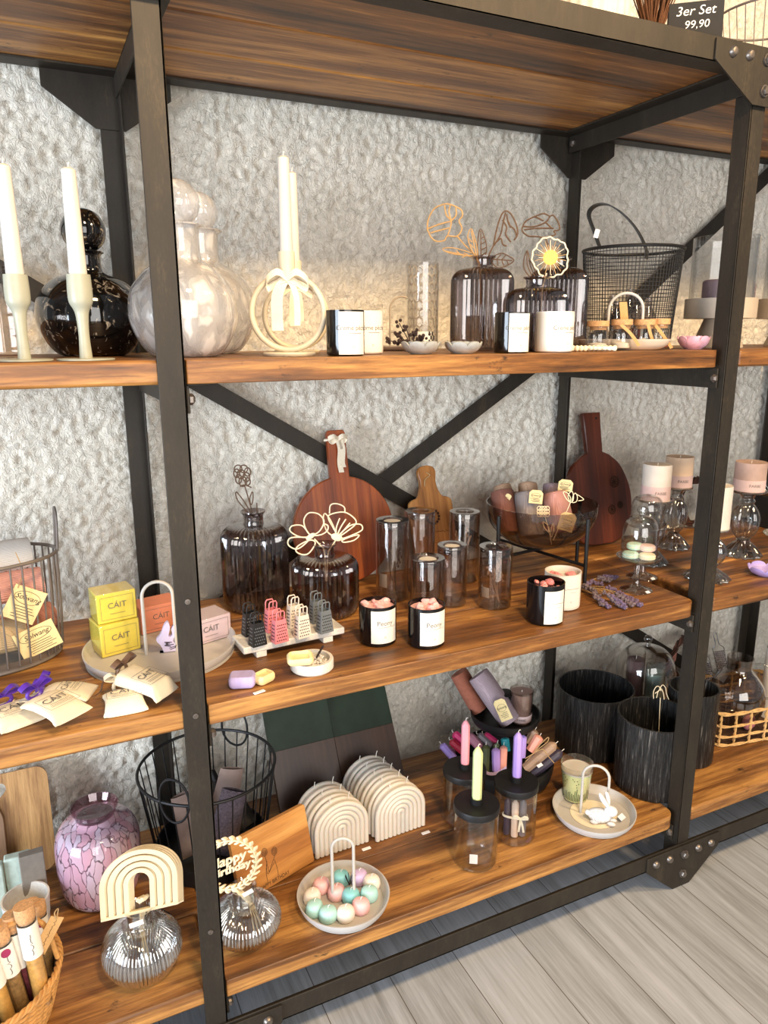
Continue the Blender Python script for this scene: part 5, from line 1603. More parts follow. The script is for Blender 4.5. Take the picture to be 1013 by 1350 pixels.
        b.build('flower_spike', 'lavender' if k % 2 else 'lavender2', t)
    # ---- glass candlesticks with pillar candles
    def stick(xc, yb, wb, yplate, wp, lab, candle=None, ctop=None, cw=None, Y=None, low=False):
        s = Spot(xc, wb, z, yb=yb, Y=Y)
        hp = s.h(yplate)
        r0, rp = s.r, wp / 2 * s.m
        t = thing('glass_candlestick', 'pressed glass candlestick, %s' % lab, 'candle holder', s.loc, s.rz, 'pressed glass candlesticks')
        pr = sp2([(0, .004), (r0 * .7, .002), (r0, 0), (r0 * .98, .008), (r0 * .72, hp * .12), (r0 * .42, hp * .2), (r0 * .36, hp * .235)], 4)
        MB().lathe(pr + [(0, hp * .235)], 96, rib=(14, .09, -.01, hp * .2)).build('foot', 'glass_grey', t)
        pr = sp2([(r0 * .30, hp * .24), (r0 * .62, hp * .36), (r0 * .74, hp * .52), (r0 * .66, hp * .66), (r0 * .38, hp * .78)], 5)
        MB().lathe([(0, hp * .24)] + pr + [(0, hp * .78)], 120, rib=(18, .06, hp * .26, hp * .76)).build('bulb', 'glass_grey', t)
        pr = sp2([(r0 * .36, hp * .785), (r0 * .42, hp * .83), (r0 * .33, hp * .87), (r0 * .5, hp * .93), (rp * .95, hp - .008), (rp, hp)], 4)
        MB().lathe([(0, hp * .785)] + pr + [(rp * .95, hp), (rp * .9, hp - .0045), (0, hp - .0045)], 48).build('plate', 'glass_grey', t)
        if candle:
            rc = cw / 2 * s.m
            hc = s.h(ctop) - hp + .004
            q = thing('block_candle', '%s pillar candle with rose paper band on the candlestick %s' % (candle[1], lab.replace(' before the dark board', '')), 'candle', s.loc + V3((0, 0, hp - .004)), s.rz, 'banded pillar candles')
            MB().lathe(sp2([(0, 0), (rc * .96, 0), (rc, .003), (rc, hc * .5), (rc, hc - .004), (rc * .97, hc), (rc * .85, hc - .001), (0, hc - .004)], 2), 40).build('wax', candle[0], q)
            MB().tube([(0, 0, hc - .006), (.001, 0, hc + .004)], .0011, 6).build('wick', 'paper', q)
            if candle[2]:
                bd = MB().patch(rc, U(-1), U(1), .002, hc * .42, .0006, 24).build('paper_band', 'band', q)
                MB().text('FARBE', .0135, bend=(rc + .001, U(.38), hc * .24)).build('lettering', 'ink', bd)
        return s
    stick(857, 741, 42, 657, 47, 'left of three before the dark board', ('pillar_grey', 'pale grey', True), 612, 36, Y=.335)
    stick(887, 727, 40, 640, 38, 'behind, next to the right upright', ('pillar_sand', 'sand', True), 602, 34, Y=.44)
    stick(977, 737, 46, 645, 46, 'right of the upright', ('pillar_taupe', 'taupe marbled', True), 609, 38)
    stick(931, 770, 54, 694, 46, 'hidden behind the right upright', ('wax_white', 'plain white', False), 640, 42)
    # ---- wicker wreath behind
    s = Spot(916, 60, z, Y=.60)
    t = thing('wicker_wreath', 'dark brown wicker wreath leaning on the wall behind the right upright', 'wreath', s.loc, 0)
    rr = .085
    for k in range(26):
        ph, am = R.uniform(0, 6.28), R.uniform(.004, .016)
        pts = [((rr + am * math.cos(3 * a + ph)) * math.cos(a), am * math.sin(5 * a + ph), rr + .02 + (rr + am * math.cos(3 * a + ph)) * math.sin(a)) for a in [2 * PI * i / 40 for i in range(40)]]
        MB().tube(pts, .0026, 5, True).build('twig_ring', 'dark_wicker', t)
    MB().lathe([(0, 0), (.034, .004), (.05, .03), (.034, .06), (0, .066)], 6, M4=tr(.02, -.03, .06) @ rot('X', 80) @ Matrix.Diagonal((1, 1.3, .06, 1))).build('hanging_shell', 'pillar_grey', t)
    # ---- right bay odds and ends
    s = Spot(1044, 78, z, yb=748)
    hp = s.h(706)
    t = thing('cake_stand', 'wide clear glass cake stand cut by the right edge', 'cake stand', s.loc, s.rz, 'small glass cake stands')
    MB().lathe(sp2([(0, .004), (s.r * .4, .002), (s.r * .6, 0), (s.r * .6, .004), (s.r * .2, .015), (s.r * .12, hp * .6), (s.r * .3, hp - .01)], 4) + [(0, hp - .01)], 40).build('stem', 'glass_thick', t)
    MB().lathe(vessel([(0, hp - .009), (s.r * .7, hp - .008), (s.r, hp + .002)], .003), 48).build('plate', 'glass_thick', t)
    d = thing('glass_dome', 'wide clear glass dome on the cake stand cut by the right edge', 'cloche', s.loc + V3((0, 0, hp - .002)), s.rz)
    rd, hd = s.r * .72, s.h(655) - hp
    pr = sp2([(rd, 0), (rd, hd * .5), (rd * .8, hd * .85), (rd * .2, hd)], 5)
    MB().lathe(pr + [(x - .002, y - .001) for x, y in pr[::-1]] + [pr[0]], 40).build('bell', 'glass', d)
    s = Spot(1016, 40, z, Y=.5)
    t = thing('black_box', 'black cardboard box by the wall at the right edge, third shelf', 'box', s.loc, 0)
    MB().box((.0, 0, .06), (.12, .09, .12)).build('carton', 'g_black', t, .002)
    s = Spot(1016, 40, z + .1212, Y=.5)
    t = thing('plastic_bag', 'clear plastic wrapping on the black box at the right edge', 'bag', s.loc, 0)
    MB().lathe(vessel(sp2([(0, 0), (.045, .002), (.055, .03), (.05, .07), (.03, .10), (.04, .12)], 4), .001), 28, mod=lambda q, a, zz: q * (1 + .08 * math.sin(5 * a + zz * 60))).build('wrap', 'clear_film', t)
    s = Spot(1008, 44, z, yb=764)
    lotus(s, .03, 'lotus_lilac', 'lilac wax lotus bowl lying at the right edge', 'lotus_bowl', 6, 1, 'bowl')
shelf_three_right()
# ------------------------------------------------------------------ lowest shelf
def mk_mats4():
    M['g_ribbed'] = glass('clear_ribbed_glass', (.95, .955, .95, 1), (.50, .53, .54, 1), f0=.10, power=1.5)
    M['rib_glass'] = glass('rib_glass', (.80, .82, .83, 1), (.42, .45, .46, 1), f0=.34, power=1.2)
    M['wicker'] = plain('golden_willow', c(196, 144, 82), .6, 0, .22, 60, .2, 400, .001)
    M['seagrass'] = plain('pale_seagrass', c(206, 168, 112), .8, 0, .25, 90, .4, 500, .001)
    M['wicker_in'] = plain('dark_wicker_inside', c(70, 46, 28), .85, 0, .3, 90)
    M['rainbow_wax'] = plain('ivory_wax', c(214, 207, 196), .5, 0, .02, 20, Subsurface_Weight=.15, Subsurface_Scale=.01)
    M['green_resin'] = plain('dark_green_resin', c(40, 52, 40), .5, 0, .3, 8, Specular_IOR_Level=.25)
    for nm, col in (('pink', (240, 190, 190)), ('mint', (178, 222, 218)), ('white', (240, 232, 222)), ('lilac', (206, 184, 222)), ('teal', (140, 206, 212))):
        M['heart_' + nm] = plain(nm + '_heart_wax', c(*col), .5, 0, .04, 30, Subsurface_Weight=.15, Subsurface_Scale=.008)
    M['c_pink'] = plain('pink_candle_wax', c(242, 160, 172), .45, 0, .03)
    M['c_green'] = plain('pale_green_candle_wax', c(208, 220, 158), .45, 0, .03)
    M['c_lilac'] = plain('lilac_candle_wax', c(172, 146, 224), .45, 0, .03)
    M['c_moss'] = plain('moss_candle_wax', c(72, 78, 50), .45, 0, .06)
    M['c_olive'] = plain('sage_candle_wax', c(112, 124, 88), .45, 0, .06)
    M['c_rose'] = plain('rose_candle_wax', c(234, 166, 152), .45, 0, .04)
    M['c_magenta'] = plain('magenta_candle_wax', c(206, 50, 110), .45, 0, .06)
    M['c_plum'] = plain('dusty_plum_candle_wax', c(160, 104, 122), .45, 0, .06)
    M['c_red'] = plain('crimson_candle_wax', c(170, 32, 58), .45, 0, .06)
    M['c_teal'] = plain('teal_candle_wax', c(30, 140, 150), .45, 0, .06)
    M['c_grey'] = plain('grey_candle_wax', c(112, 104, 110), .45, 0, .06)
    M['c_taupe'] = plain('taupe_candle_wax', c(158, 132, 112), .45, 0, .06)
    M['c_navy'] = plain('dark_violet_candle_wax', c(54, 48, 66), .45, 0, .06)
    M['c_sand'] = plain('sand_candle_wax', c(222, 196, 176), .45, 0, .04)
    M['c_lilac_band'] = plain('lilac_paper_band', c(206, 184, 220), .6, 0, .03)
    M['votive_wax'] = plain('pale_green_votive', c(222, 224, 164), .5, 0, .05, 30, Subsurface_Weight=.2, Subsurface_Scale=.01)
    M['bunny_white'] = plain('white_bisque', c(226, 224, 224), .6, 0, .02)
    M['petal_dry'] = plain('dried_rose_petals', c(134, 60, 70), .85, 0, .4, 90)
    M['herb'] = plain('dried_herbs', c(150, 116, 70), .85, 0, .35, 140)
    M['straw'] = plain('golden_filling', c(214, 162, 84), .7, 0, .2, 120)
    M['purple_dot'] = plain('crimson_dot', c(150, 40, 84), .5, 0, .06)
    M['mint_stone'] = plain('mint_grey_soapstone', c(196, 212, 200), .8, 0, .14, 40, .3, 120, .002)
    M['grey_stone'] = plain('stone_block', c(136, 128, 118), .85, 0, .1, 60)
    M['bark'] = plain('bark_paper', c(150, 128, 118), .8, 0, .3, 14)
    M['lav_fill'] = plain('lavender_filling', c(86, 74, 80), .95, 0, .4, 160, .6, 200, .004)
    M['green_leaf'] = plain('pressed_leaves', c(72, 92, 52), .8, 0, .3, 90)
    M['rust_towel'] = plain('rust_waffle_towel', c(150, 90, 70), .9, 0, .1, 90, .6, 400, .002)
    M['pink_soap'] = plain('rose_pink_soap', c(202, 132, 142), .5, 0, .06)
    n = NT('black_bark_ceramic')
    v = n.coords((1, 1, .06))
    f = n.noise(v, 190, 4, .7, .4)
    w = n.noise(n.coords((1, 1, .5)), 260, 3, .6)
    colr = n.ramp(f, [(.45, c(24, 24, 25)), (.60, c(52, 51, 50)), (.68, c(120, 116, 112))])
    M['bark_black'] = n.done(n.bsdf(colr, .34, .25, n.bump(n.math('ADD', f, n.math('MULTIPLY', w, .4)), .9, .004)))
mk_mats4()
def arc_outline(w, H, n=24):
    """round-topped door shape, foot on z=0"""
    r = w / 2
    return [(-r, 0), (r, 0)] + [(r * math.cos(PI * i / n), H - r + r * math.sin(PI * i / n)) for i in range(n + 1)]
def square_taper(M4, w, L, mat, label, name='stick_candle', group=None, wick=True):
    """short moulded candle with chamfered square section and pointed shoulder, along local z"""
    t = thing(name, label, 'candle', group=group, mat4=M4)
    def ring(k): 
        q = .42
        return [(k * a, k * b) for a, b in ((1, -q), (1, q), (q, 1), (-q, 1), (-1, q), (-1, -q), (-q, -1), (q, -1))]
    vs, fs = [], []
    pr = [(w / 2, 0), (w / 2, L * .90), (w * .36, L * .95), (w * .16, L)]
    for k, z in pr: vs += [(x, y, z) for x, y in ring(k)]
    for i in range(3):
        for j in range(8): fs.append((i * 8 + j, i * 8 + (j + 1) % 8, i * 8 + 8 + (j + 1) % 8, i * 8 + 8 + j))
    fs += [tuple(range(8)), tuple(24 + j for j in range(8))]
    MB().add(vs, fs).build('wax', mat, t, .0006)
    if wick: MB().tube([(0, 0, L), (.0005, 0, L + .005), (.003, 0, L + .009), (.006, 0, L + .008)], .0011, 6).build('wick', 'paper', t)
    return t
def along(A, B):
    d = (B - A).normalized()
    x = d.orthogonal().normalized()
    q = Matrix((x, d.cross(x), d)).transposed().to_4x4()
    q.translation = A
    return q
def shelf_four_left():
    z = Z4
    # ---- mango boards with heart hole
    m4, L, k = board_frame((28, 1160), (30, 1018), z + .001, .664)
    t = thing('cutting_board', 'light mango wood board with heart shaped hole, leaning on the wall far left', 'cutting board', mat4=m4)
    w = 44 * k
    rr = .032
    pl = []
    for sx, sy, a0 in ((1, 1, 0), (-1, 1, 90), (-1, -1, 180), (1, -1, 270)):
        cx, cy = sx * (w - rr), (L - rr if sy > 0 else rr)
        pl += [(cx + rr * math.cos(rad(a0 + 90 * i / 8)), cy + rr * math.sin(rad(a0 + 90 * i / 8))) for i in range(9)]
    n = len(pl)
    hx, hy, hs = -.044, L - .046, .0019
    hp = []
    for i in range(n):
        a = PI / 2.6 + 2 * PI * i / n
        u = a - PI / 2
        # heart, starting near the outline's own start so that the bridge faces do not twist
        hp.append((hx + hs * 16 * math.sin(-u) ** 3 * -1, hy + hs * (13 * math.cos(u) - 5 * math.cos(2 * u) - 2 * math.cos(3 * u) - math.cos(4 * u))))
    def angle(p): return math.atan2(p[1] - hy, p[0] - hx)
    heart = []
    hang = sorted([(math.atan2(hs * (13 * math.cos(u) - 5 * math.cos(2 * u) - 2 * math.cos(3 * u) - math.cos(4 * u)), hs * 16 * math.sin(u) ** 3), math.hypot(hs * 16 * math.sin(u) ** 3, hs * (13 * math.cos(u) - 5 * math.cos(2 * u) - 2 * math.cos(3 * u) - math.cos(4 * u)))) for u in [2 * PI * i / 300 for i in range(300)]])
    def hrad(a):
        best = min(hang, key=lambda q: abs(q[0] - a))
        return best[1]
    dense = []
    for i in range(n):
        p, q = pl[i], pl[(i + 1) % n]
        ln = math.hypot(q[0] - p[0], q[1] - p[1])
        for j in range(max(1, int(ln / .01))):
            f = j / max(1, int(ln / .01))
            dense.append((p[0] + (q[0] - p[0]) * f, p[1] + (q[1] - p[1]) * f))
    inner = [(hx + hrad(angle(p)) * math.cos(angle(p)), hy + hrad(angle(p)) * math.sin(angle(p))) for p in dense]
    MB().ringprism(dense, inner, .016).build('board', 'mango', t)
    m5 = m4.copy()
    m5.translation = m4.translation + V3((-.098, -.022, 0))
    t = thing('cutting_board', 'darker mango wood board at the very left edge, before the light one', 'cutting board', mat4=m5)
    w2, L2 = .075, L * .86
    MB().prism(arc_outline(2 * w2, L2), .016).build('board', 'mango_dark', t, .003)
    # ---- stone soap slabs, white pot
    for k_, (px, ww, top, lab, mt) in enumerate((((33, 1212), 31, 1131, 'right of two, standing upright before the mango board', 'mint_stone'), ((-2, 1226), 30, 1146, 'at the left edge', 'mint_stone'))):
        P = onz(px[0], px[1], z)
        s = Spot(px[0], ww, z, yb=px[1])
        h = s.h(top)
        t = thing('soap_block', 'mint grey soapstone slab, %s' % lab, 'soap', s.loc, s.rz - .1, 'mint grey slabs')
        MB().box((0, .014, h / 2), (2 * s.r, .026, h)).build('slab', mt, t, .004, seg=3)
        q = MB()
        q.tube(smooth_path([(.004, .0006, h * .5), (.008, .0006, h * .56), (.007, .0006, h * .66)], 4), .0007, 5)
        q.build('engraving', 'ink_black', t)
    s = Spot(53, 24, z, yb=1232)
    t = thing('stone_block', 'plain grey slab standing behind the white pot', 'soap', s.loc + V3((0, .05, 0)), s.rz)
    h = s.h(1144)
    MB().box((0, .012, h / 2), (.056, .024, h)).build('slab', 'grey_stone', t, .002)
    s = Spot(42, 58, z, yb=1244, foot=50)
    hw = s.h(1182)
    t = thing('white_pot', 'white ceramic pot behind the wicker basket, lower left corner', 'pot', s.loc, s.rz)
    MB().lathe(vessel(sp2([(0, 0), (s.r * .8, 0), (s.r * .86, .01), (s.r, hw)], 4), .004), 48).build('pot', 'stone', t)
    # ---- wicker basket with corked tubes
    s = Spot(-8, 192, z, yb=1410, foot=150)
    t = thing('wicker_basket', 'golden willow basket full of corked test tubes, cut by the lower left corner', 'basket', s.loc, s.rz)
    r1, r0 = s.r * 1.0, s.r * .78
    h = s.h(1289)
    nst = 44
    MB().lathe([(0, .001), (r0 * .97, .001), (r1 * .965, h * .96), (r1 * .955, h * .96), (r0 * .95, .006), (0, .006)], 48).build('lining', 'wicker_in', t)
    b = MB()
    rows = 20
    for i in range(rows):
        zz = .006 + (h - .01) * i / rows
        rr = r0 + (r1 - r0) * (i / rows) ** .8
        pts = []
        N = nst * 4
        for j in range(N):
            a = 2 * PI * j / N
            q = rr + .0028 * math.cos(nst / 2 * a + PI * (i % 2))
            pts.append((q * math.cos(a), q * math.sin(a), zz + .0012 * math.sin(nst * a)))
        b.tube(pts, .0033, 6, True)
    b.build('woven_wall', 'wicker', t)
    q = MB()
    for k_ in range(3):
        N = 160
        q.tube([((r1 + .004 * math.cos(22 * a + 2.1 * k_)) * math.cos(a), (r1 + .004 * math.cos(22 * a + 2.1 * k_)) * math.sin(a), h + .004 * math.sin(22 * a + 2.1 * k_)) for a in [2 * PI * j / N for j in range(N)]], .0036, 7, True)
    q.build('braided_rim', 'wicker', t)
    Rz = Matrix.Rotation(s.rz, 3, 'Z')
    ha = [(r1 * math.cos(a) * .98, -.012, h + r1 * .55 * math.sin(a)) for a in [PI * i / 20 for i in range(21)]]
    hb = trace(s, [(-60, 1240), (0, 1224), (36, 1212), (60, 1222), (76, 1262)], r1 * .35)
    MB().tube(smooth_path(hb, 6), .0055, 8).build('handle', 'wicker', t)
    b = MB()
    P = trace(s, [(62, 1232)], r1 * .45)[0]
    q = thing('kraft_tag', 'kraft card tag hanging from the willow basket handle', 'tag', s.loc, s.rz)
    m4 = facing(s, (63, 1233), r1 * .47, 33)
    tg = MB().box((0, 0, 0), (.028, .0012, .082), m4).build('card', 'kraft', q)
    MB().text('~long', .011, m4 @ tr(0, -.0009, 0) @ rot('Y', -90)).build('lettering', 'char', tg)
    MB().tube(smooth_path([m4 @ V3((0, -.001, .036)), m4 @ V3((-.012, -.004, .05)), m4 @ V3((-.004, .006, .054)), m4 @ V3((0, -.001, .037))], 5), .0012, 5).build('twine', 'twine', q)
    fills = ['straw', 'herb', 'petal_dry', 'straw', 'herb', 'petal_dry', 'straw', 'herb', 'petal_dry', 'herb']
    tubes = (((58, 1322), (31, 1196), 24, .36, 'with golden filling and white paper sleeve, in front'), ((34, 1340), (-2, 1226), 22, .30, 'with rose petals, second from the right in front'), ((48, 1335), (14, 1208), 20, .18, 'with herbs, between the petal tube and the golden tube'),
             ((14, 1350), (-20, 1250), 21, .4, 'with golden straw, near the left edge'), ((66, 1290), (50, 1192), 19, -.12, 'with crimson dot, standing at the back right'), ((52, 1292), (41, 1190), 19, -.2, 'with crimson dot, second at the back'),
             ((34, 1298), (26, 1200), 18, -.25, 'at the back, third from the right'), ((20, 1310), (10, 1215), 18, -.1, 'at the back left, with cork tilted'))
    for k_, (pa, pb, w, off, lab) in enumerate(tubes):
        A = s.loc + Rz @ trace(s, [pa], r1 * off + .03)[0]
        B = s.loc + Rz @ trace(s, [pb], r1 * off + .01)[0]
        A.z = max(A.z, z + .03)
        m4 = along(A, B)
        Lt = (B - A).length
        rt = w / 2 * s.m * .95
        q = thing('test_tube', 'corked glass test tube %s' % lab, 'test tube', group='corked test tubes in the willow basket', mat4=m4)
        MB().lathe(vessel(sp2([(0, 0), (rt * .7, rt * .3), (rt, rt), (rt, Lt * .9)], 3), .0012), 24).build('glass', 'glass', q)
        MB().lathe([(0, rt * .3), (rt * .85, rt), (rt * .88, Lt * .55), (0, Lt * .55)], 18).build('filling', fills[k_], q)
        MB().lathe([(0, Lt * .86), (rt * .88, Lt * .86), (rt * 1.06, Lt * .91), (rt * 1.06, Lt * 1.02), (0, Lt * 1.02)], 18).build('cork', 'cork', q)
        sl = MB().lathe([(rt * 1.02, Lt * .52), (rt * 1.06, Lt * .52), (rt * 1.06, Lt * .85), (rt * 1.02, Lt * .85), (rt * 1.02, Lt * .52)], 24).build('paper_sleeve', 'paper', q)
        dcam = m4.to_3x3().inverted() @ (CAM - A)
        ac = math.atan2(dcam.y, dcam.x)
        if k_ in (4, 5, 1, 6):
            mm = Matrix.Rotation(ac + PI / 2, 4, 'Z') @ tr(0, -rt * 1.06, Lt * .79) @ rot('X', 90)
            MB().lathe([(0, 0), (rt * .55, 0), (rt * .5, .001), (0, .0011)], 16, M4=mm).build('dot_sticker', 'purple_dot', q)
        if k_ in (0, 1):
            MB().text('~short', .016, Matrix.Rotation(ac + PI / 2, 4, 'Z') @ tr(0, -rt * 1.1, Lt * .66) @ rot('Y', -90), .2).build('lettering', 'ink', q)
    # ---- pink confetti vase
    s = Spot(139, 104, z, yb=1200, foot=78)
    h = s.h(1062)
    t = thing('glass_vase', 'pink confetti glass vase with clear pink collar, third thing from the left wall side', 'vase', s.loc, s.rz)
    t['label'] = 'bulbous pink confetti glass vase with clear pink collar, behind the wooden rainbow'
    r = s.r
    rn = 28 * s.m
    pr = sp2([(0, 0), (r * .62, 0), (r * .84, h * .05), (r * .96, h * .20), (r, h * .45), (r * .985, h * .66), (r * .84, h * .80), (rn * 1.05, h * .86), (rn * .86, h * .90)], 6)
    MB().lathe(vessel(pr, .004), 72).build('body', 'pink_confetti', t)
    MB().lathe(vessel([(rn * .84, h * .895), (rn * .9, h * .93), (rn * 1.05, h)], .003) + [(rn * .84, h * .895)], 48).build('collar', 'pink_glass', t)
    # ---- clear ribbed ball vases
    def ball_vase(xc, yb, w, ytop, label, yneck):
        s = Spot(xc, w, z, yb=yb, foot=w * .7)
        h = s.h(ytop)
        r = s.r
        t = thing('ball_vase', label, 'vase', s.loc, s.rz, 'clear ribbed ball vases')
        rn = r * .30
        hb = s.h(yneck)
        pr = sp2([(0, 0), (r * .5, 0), (r * .72, hb * .10), (r * .96, hb * .36), (r, hb * .52), (r * .9, hb * .74), (r * .62, hb * .92), (rn * 1.15, hb * 1.0)], 6)
        MB().lathe(vessel(pr, .003), 288, rib=(48, .028, hb * .02, hb * .99)).build('body', 'g_ribbed', t)
        q = MB()
        for i in range(64):
            a = 2 * PI * i / 64
            q.tube([((x * 1.004 + .0006) * math.cos(a), (x * 1.004 + .0006) * math.sin(a), y) for x, y in pr[12:-1:2]], .0011, 4)
        q.build('rib', 'rib_glass', t)
        MB().lathe(vessel([(rn * 1.12, hb * .995), (rn, hb * 1.04), (rn, h - .006), (rn * 1.25, h)], .0022) + [(rn * 1.12, hb * .995)], 36).build('neck', 'g_ribbed', t)
        return s, t, h
    s1, t1, h1 = ball_vase(193, 1306, 100, 1196, 'clear ribbed ball vase holding wooden rainbows, lower left', 1216)
    s2, t2, h2 = ball_vase(326, 1258, 92, 1168, 'clear ribbed ball vase holding a wooden birthday wreath, right of the upright', 1187)
    F = lambda pts: pts
    # wooden rainbow toppers (several stacked)
    def rainbow_topper(off, dx, lab):
        t = thing('wooden_rainbow', lab, 'wooden topper', s1.loc, s1.rz, 'wooden rainbow toppers')
        base_l, base_r = trace(s1, [(133 + dx, 1216 - dx * .5), (235 + dx, 1192 - dx * .5)], off)
        Wd = (base_r - base_l).length / 2
        cen = (base_l + base_r) / 2
        ang = math.atan2(base_r.z - base_l.z, base_r.x - base_l.x)
        mm = tr(cen.x, cen.y, cen.z) @ Matrix.Rotation(-ang, 4, 'Y')
        top = trace(s1, [(180 + dx, 1121 - dx * .8)], off)[0]
        Hh = (top - cen).length
        n = 28
        def arch(k0): return [(-Wd * k0, .006)] + [(-Wd * k0 * math.cos(PI * i / n), Hh * .48 + (Hh * .52 - Wd * (1 - k0) * .95) * math.sin(PI * i / n)) for i in range(n + 1)] + [(Wd * k0, .006)]
        for ko, ki in ((1, .86), (.80, .66), (.60, .46), (.40, .27)):
            MB().ringprism(arch(ko), arch(ki), .003, mm).build('arch_band', 'ply', t)
        MB().box((0, .0015, .0035), (2 * Wd, .003, .007), mm).build('foot_bar', 'ply', t)
        hpts = [(16 * math.sin(u) ** 3, 13 * math.cos(u) - 5 * math.cos(2 * u) - 2 * math.cos(3 * u) - math.cos(4 * u)) for u in [2 * PI * i / 24 for i in range(24)]]
        MB().prism([(x * .00055, Hh * .2 + y * .00055) for x, y in hpts], .003, mm).build('heart', 'ply', t)
        b0 = mm @ V3((0, .0015, 0))
        MB().tube([b0, V3((b0.x * .3, b0.y * .3, h1 * .75)), V3((dx * .002, -off * .4, .01))], .0018, 6).build('stick', 'ply', t)
    rainbow_topper(.012, 0, 'cream wooden rainbow on a stick, frontmost in the left ball vase')
    for k_ in range(3):
        rainbow_topper(.006 - .007 * k_, 2.6 * k_ + 2.2, 'cream wooden rainbow stacked behind the front one, %s' % ('second', 'third', 'last')[k_])
    o = MB().box((0, 0, 0), (.03, .002, .012), facing(s1, (180, 1218), s1.r * .42, -6))
    one(o, 'price_sticker', 'sticker', 'white price sticker on the neck of the left ball vase', 'price tag', s1.loc, s1.rz, bevel=.0006)
    # birthday wreath topper
    for k_ in range(3):
        off = .014 - .008 * k_
        t = thing('birthday_topper', ('cream wooden birthday wreath with script, frontmost in the right ball vase', 'cream wooden birthday wreath behind the front one, second', 'cream wooden birthday wreath behind, last of three')[k_], 'wooden topper', s2.loc, s2.rz, 'wooden birthday toppers')
        cen = trace(s2, [(302 + 1.5 * k_, 1141 - k_)], off)[0]
        R0 = 34 * s2.m
        mm = tr(*cen)
        MB().tube([(R0 * math.cos(2 * PI * i / 40), 0, R0 * 1.05 * math.sin(2 * PI * i / 40)) for i in range(40)], .0018, 6, True, mm).build('ring', 'ply', t)
        for i in range(26):
            a = 2 * PI * i / 26
            for sgn in (-1, 1):
                MB().ball((0, 0, 0), .0048, (1.4, .35, .7), 8, mm @ tr(R0 * (1 + .09 * sgn) * math.cos(a), 0, R0 * 1.05 * (1 + .09 * sgn) * math.sin(a)) @ rot('Y', -math.degrees(a) + 90 + 40 * sgn)).build('leaf', 'ply', t)
        if k_ < 2:
            q = MB().text('Happy', .034, mm @ rot('Y', -14) @ tr(0, -.0016, .014), .25).text('Birthday', .028, mm @ rot('Y', -14) @ tr(0, -.0016, -.012), .25)
            q.text('Happy', .034, mm @ rot('Y', -14) @ tr(.0006, .001, .0143), .25).text('Birthday', .028, mm @ rot('Y', -14) @ tr(.0006, .001, -.0117), .25)
            q.build('lettering', 'ply', t)
        for q_ in range(3):
            MB().tube([cen + V3((.002 * q_, .001, -R0 * .9)), V3((.012 + .003 * q_, -off, h2 * .7)), V3((.02 + .01 * q_, -off * .6, .012))], .0016, 6).build('stick', 'ply', t)
    o = MB().box((0, 0, 0), (.026, .002, .011), facing(s2, (327, 1177), s2.r * .42, -24))
    one(o, 'price_sticker', 'sticker', 'white price sticker on the neck of the right ball vase', 'price tag', s2.loc, s2.rz, bevel=.0006)
    # ---- black wire basket behind the upright
    s = Spot(284, 168, z, yb=1167, foot=140)
    t = thing('wire_basket', 'tall black wire basket with loop handles behind the left upright, lowest shelf', 'basket', s.loc, s.rz)
    r0, r1 = s.r * .80, s.r * 1.02
    h = s.h(1010)
    h = s.h(1008)
    ring = lambda q, zz, n=56: [(q * math.cos(2 * PI * i / n), q * math.sin(2 * PI * i / n), zz) for i in range(n)]
    MB().tube(ring(r1, h), .0042, 8, True).build('rim', 'black_metal', t)
    MB().lathe(vessel([(0, 0), (r0 * 1.02, 0), (r0 * 1.05, .05)], .003), 56).build('closed_foot', 'black_metal', t)
    for k_ in range(30):
        a = 2 * PI * k_ / 30
        MB().tube([(r0 * 1.05 * math.cos(a), r0 * 1.05 * math.sin(a), .045), (r1 * math.cos(a), r1 * math.sin(a), h)], .0019, 6).build('wire', 'black_metal', t)
    for a in (rad(62), rad(242)):
        pts = []
        for i in range(28):
            th = 2 * PI * i / 28
            aa = a + .22 * math.cos(th) * (1 if abs(math.sin(th)) < .95 else .8)
            pts.append((r1 * 1.0 * math.cos(aa) * 1.012, r1 * math.sin(aa) * 1.012, h + .012 + .062 * math.sin(th)))
        MB().tube(pts, .0032, 8, True).build('loop_handle', 'black_metal', t)
    def inb(x, y, zz): return s.loc + Matrix.Rotation(s.rz, 3, 'Z') @ V3((x * r0, y * r0, zz))
    for k_, (x, y, hh, rz_, lab) in enumerate(((-.30, -.12, .20, .3, 'leaning left in the black wire basket'), (.12, -.3, .21, -.2, 'in front inside the black wire basket'), (.10, .22, .22, .1, 'at the back inside the black wire basket'))):
        q = thing('lavender_sachet', 'see-through sachet of dried lavender and bark, %s' % lab, 'sachet', group='sachets in the black wire basket', mat4=Matrix.Translation(inb(x, y, .014)) @ Matrix.Rotation(s.rz + rz_, 4, 'Z') @ rot('Y', 14 if k_ else -8))
        vs, fs = [], []
        nu, nv = 10, 10
        for q_ in (-1, 1):
            for i in range(nu + 1):
                for j in range(nv + 1):
                    u, v_ = i / nu * 2 - 1, j / nv
                    th = .03 * (1 - u * u) ** .7 * min(1, v_ * 5) * (1 - v_ * .75)
                    vs.append((u * .044 * (1 - .25 * v_), q_ * th, v_ * hh))
        o = (nu + 1) * (nv + 1)
        for i in range(nu):
            for j in range(nv):
                p = i * (nv + 1) + j
                fs += [(p, p + nv + 1, p + nv + 2, p + 1), (o + p, o + p + 1, o + p + nv + 2, o + p + nv + 1)]
        MB().add(vs, fs).build('bag', 'bark' if k_ != 1 else 'lav_fill', q)
    q = thing('dark_bottle', 'large black bottle lying slanted in the black wire basket', 'bottle', mat4=along(inb(.62, .05, .056), inb(.18, .55, .16)))
    MB().lathe(sp2([(0, -.01), (.034, -.008), (.04, .01), (.04, .10), (.03, .13), (.012, .15), (.012, .18), (0, .18)], 3), 32).build('glass', 'g_black', q)
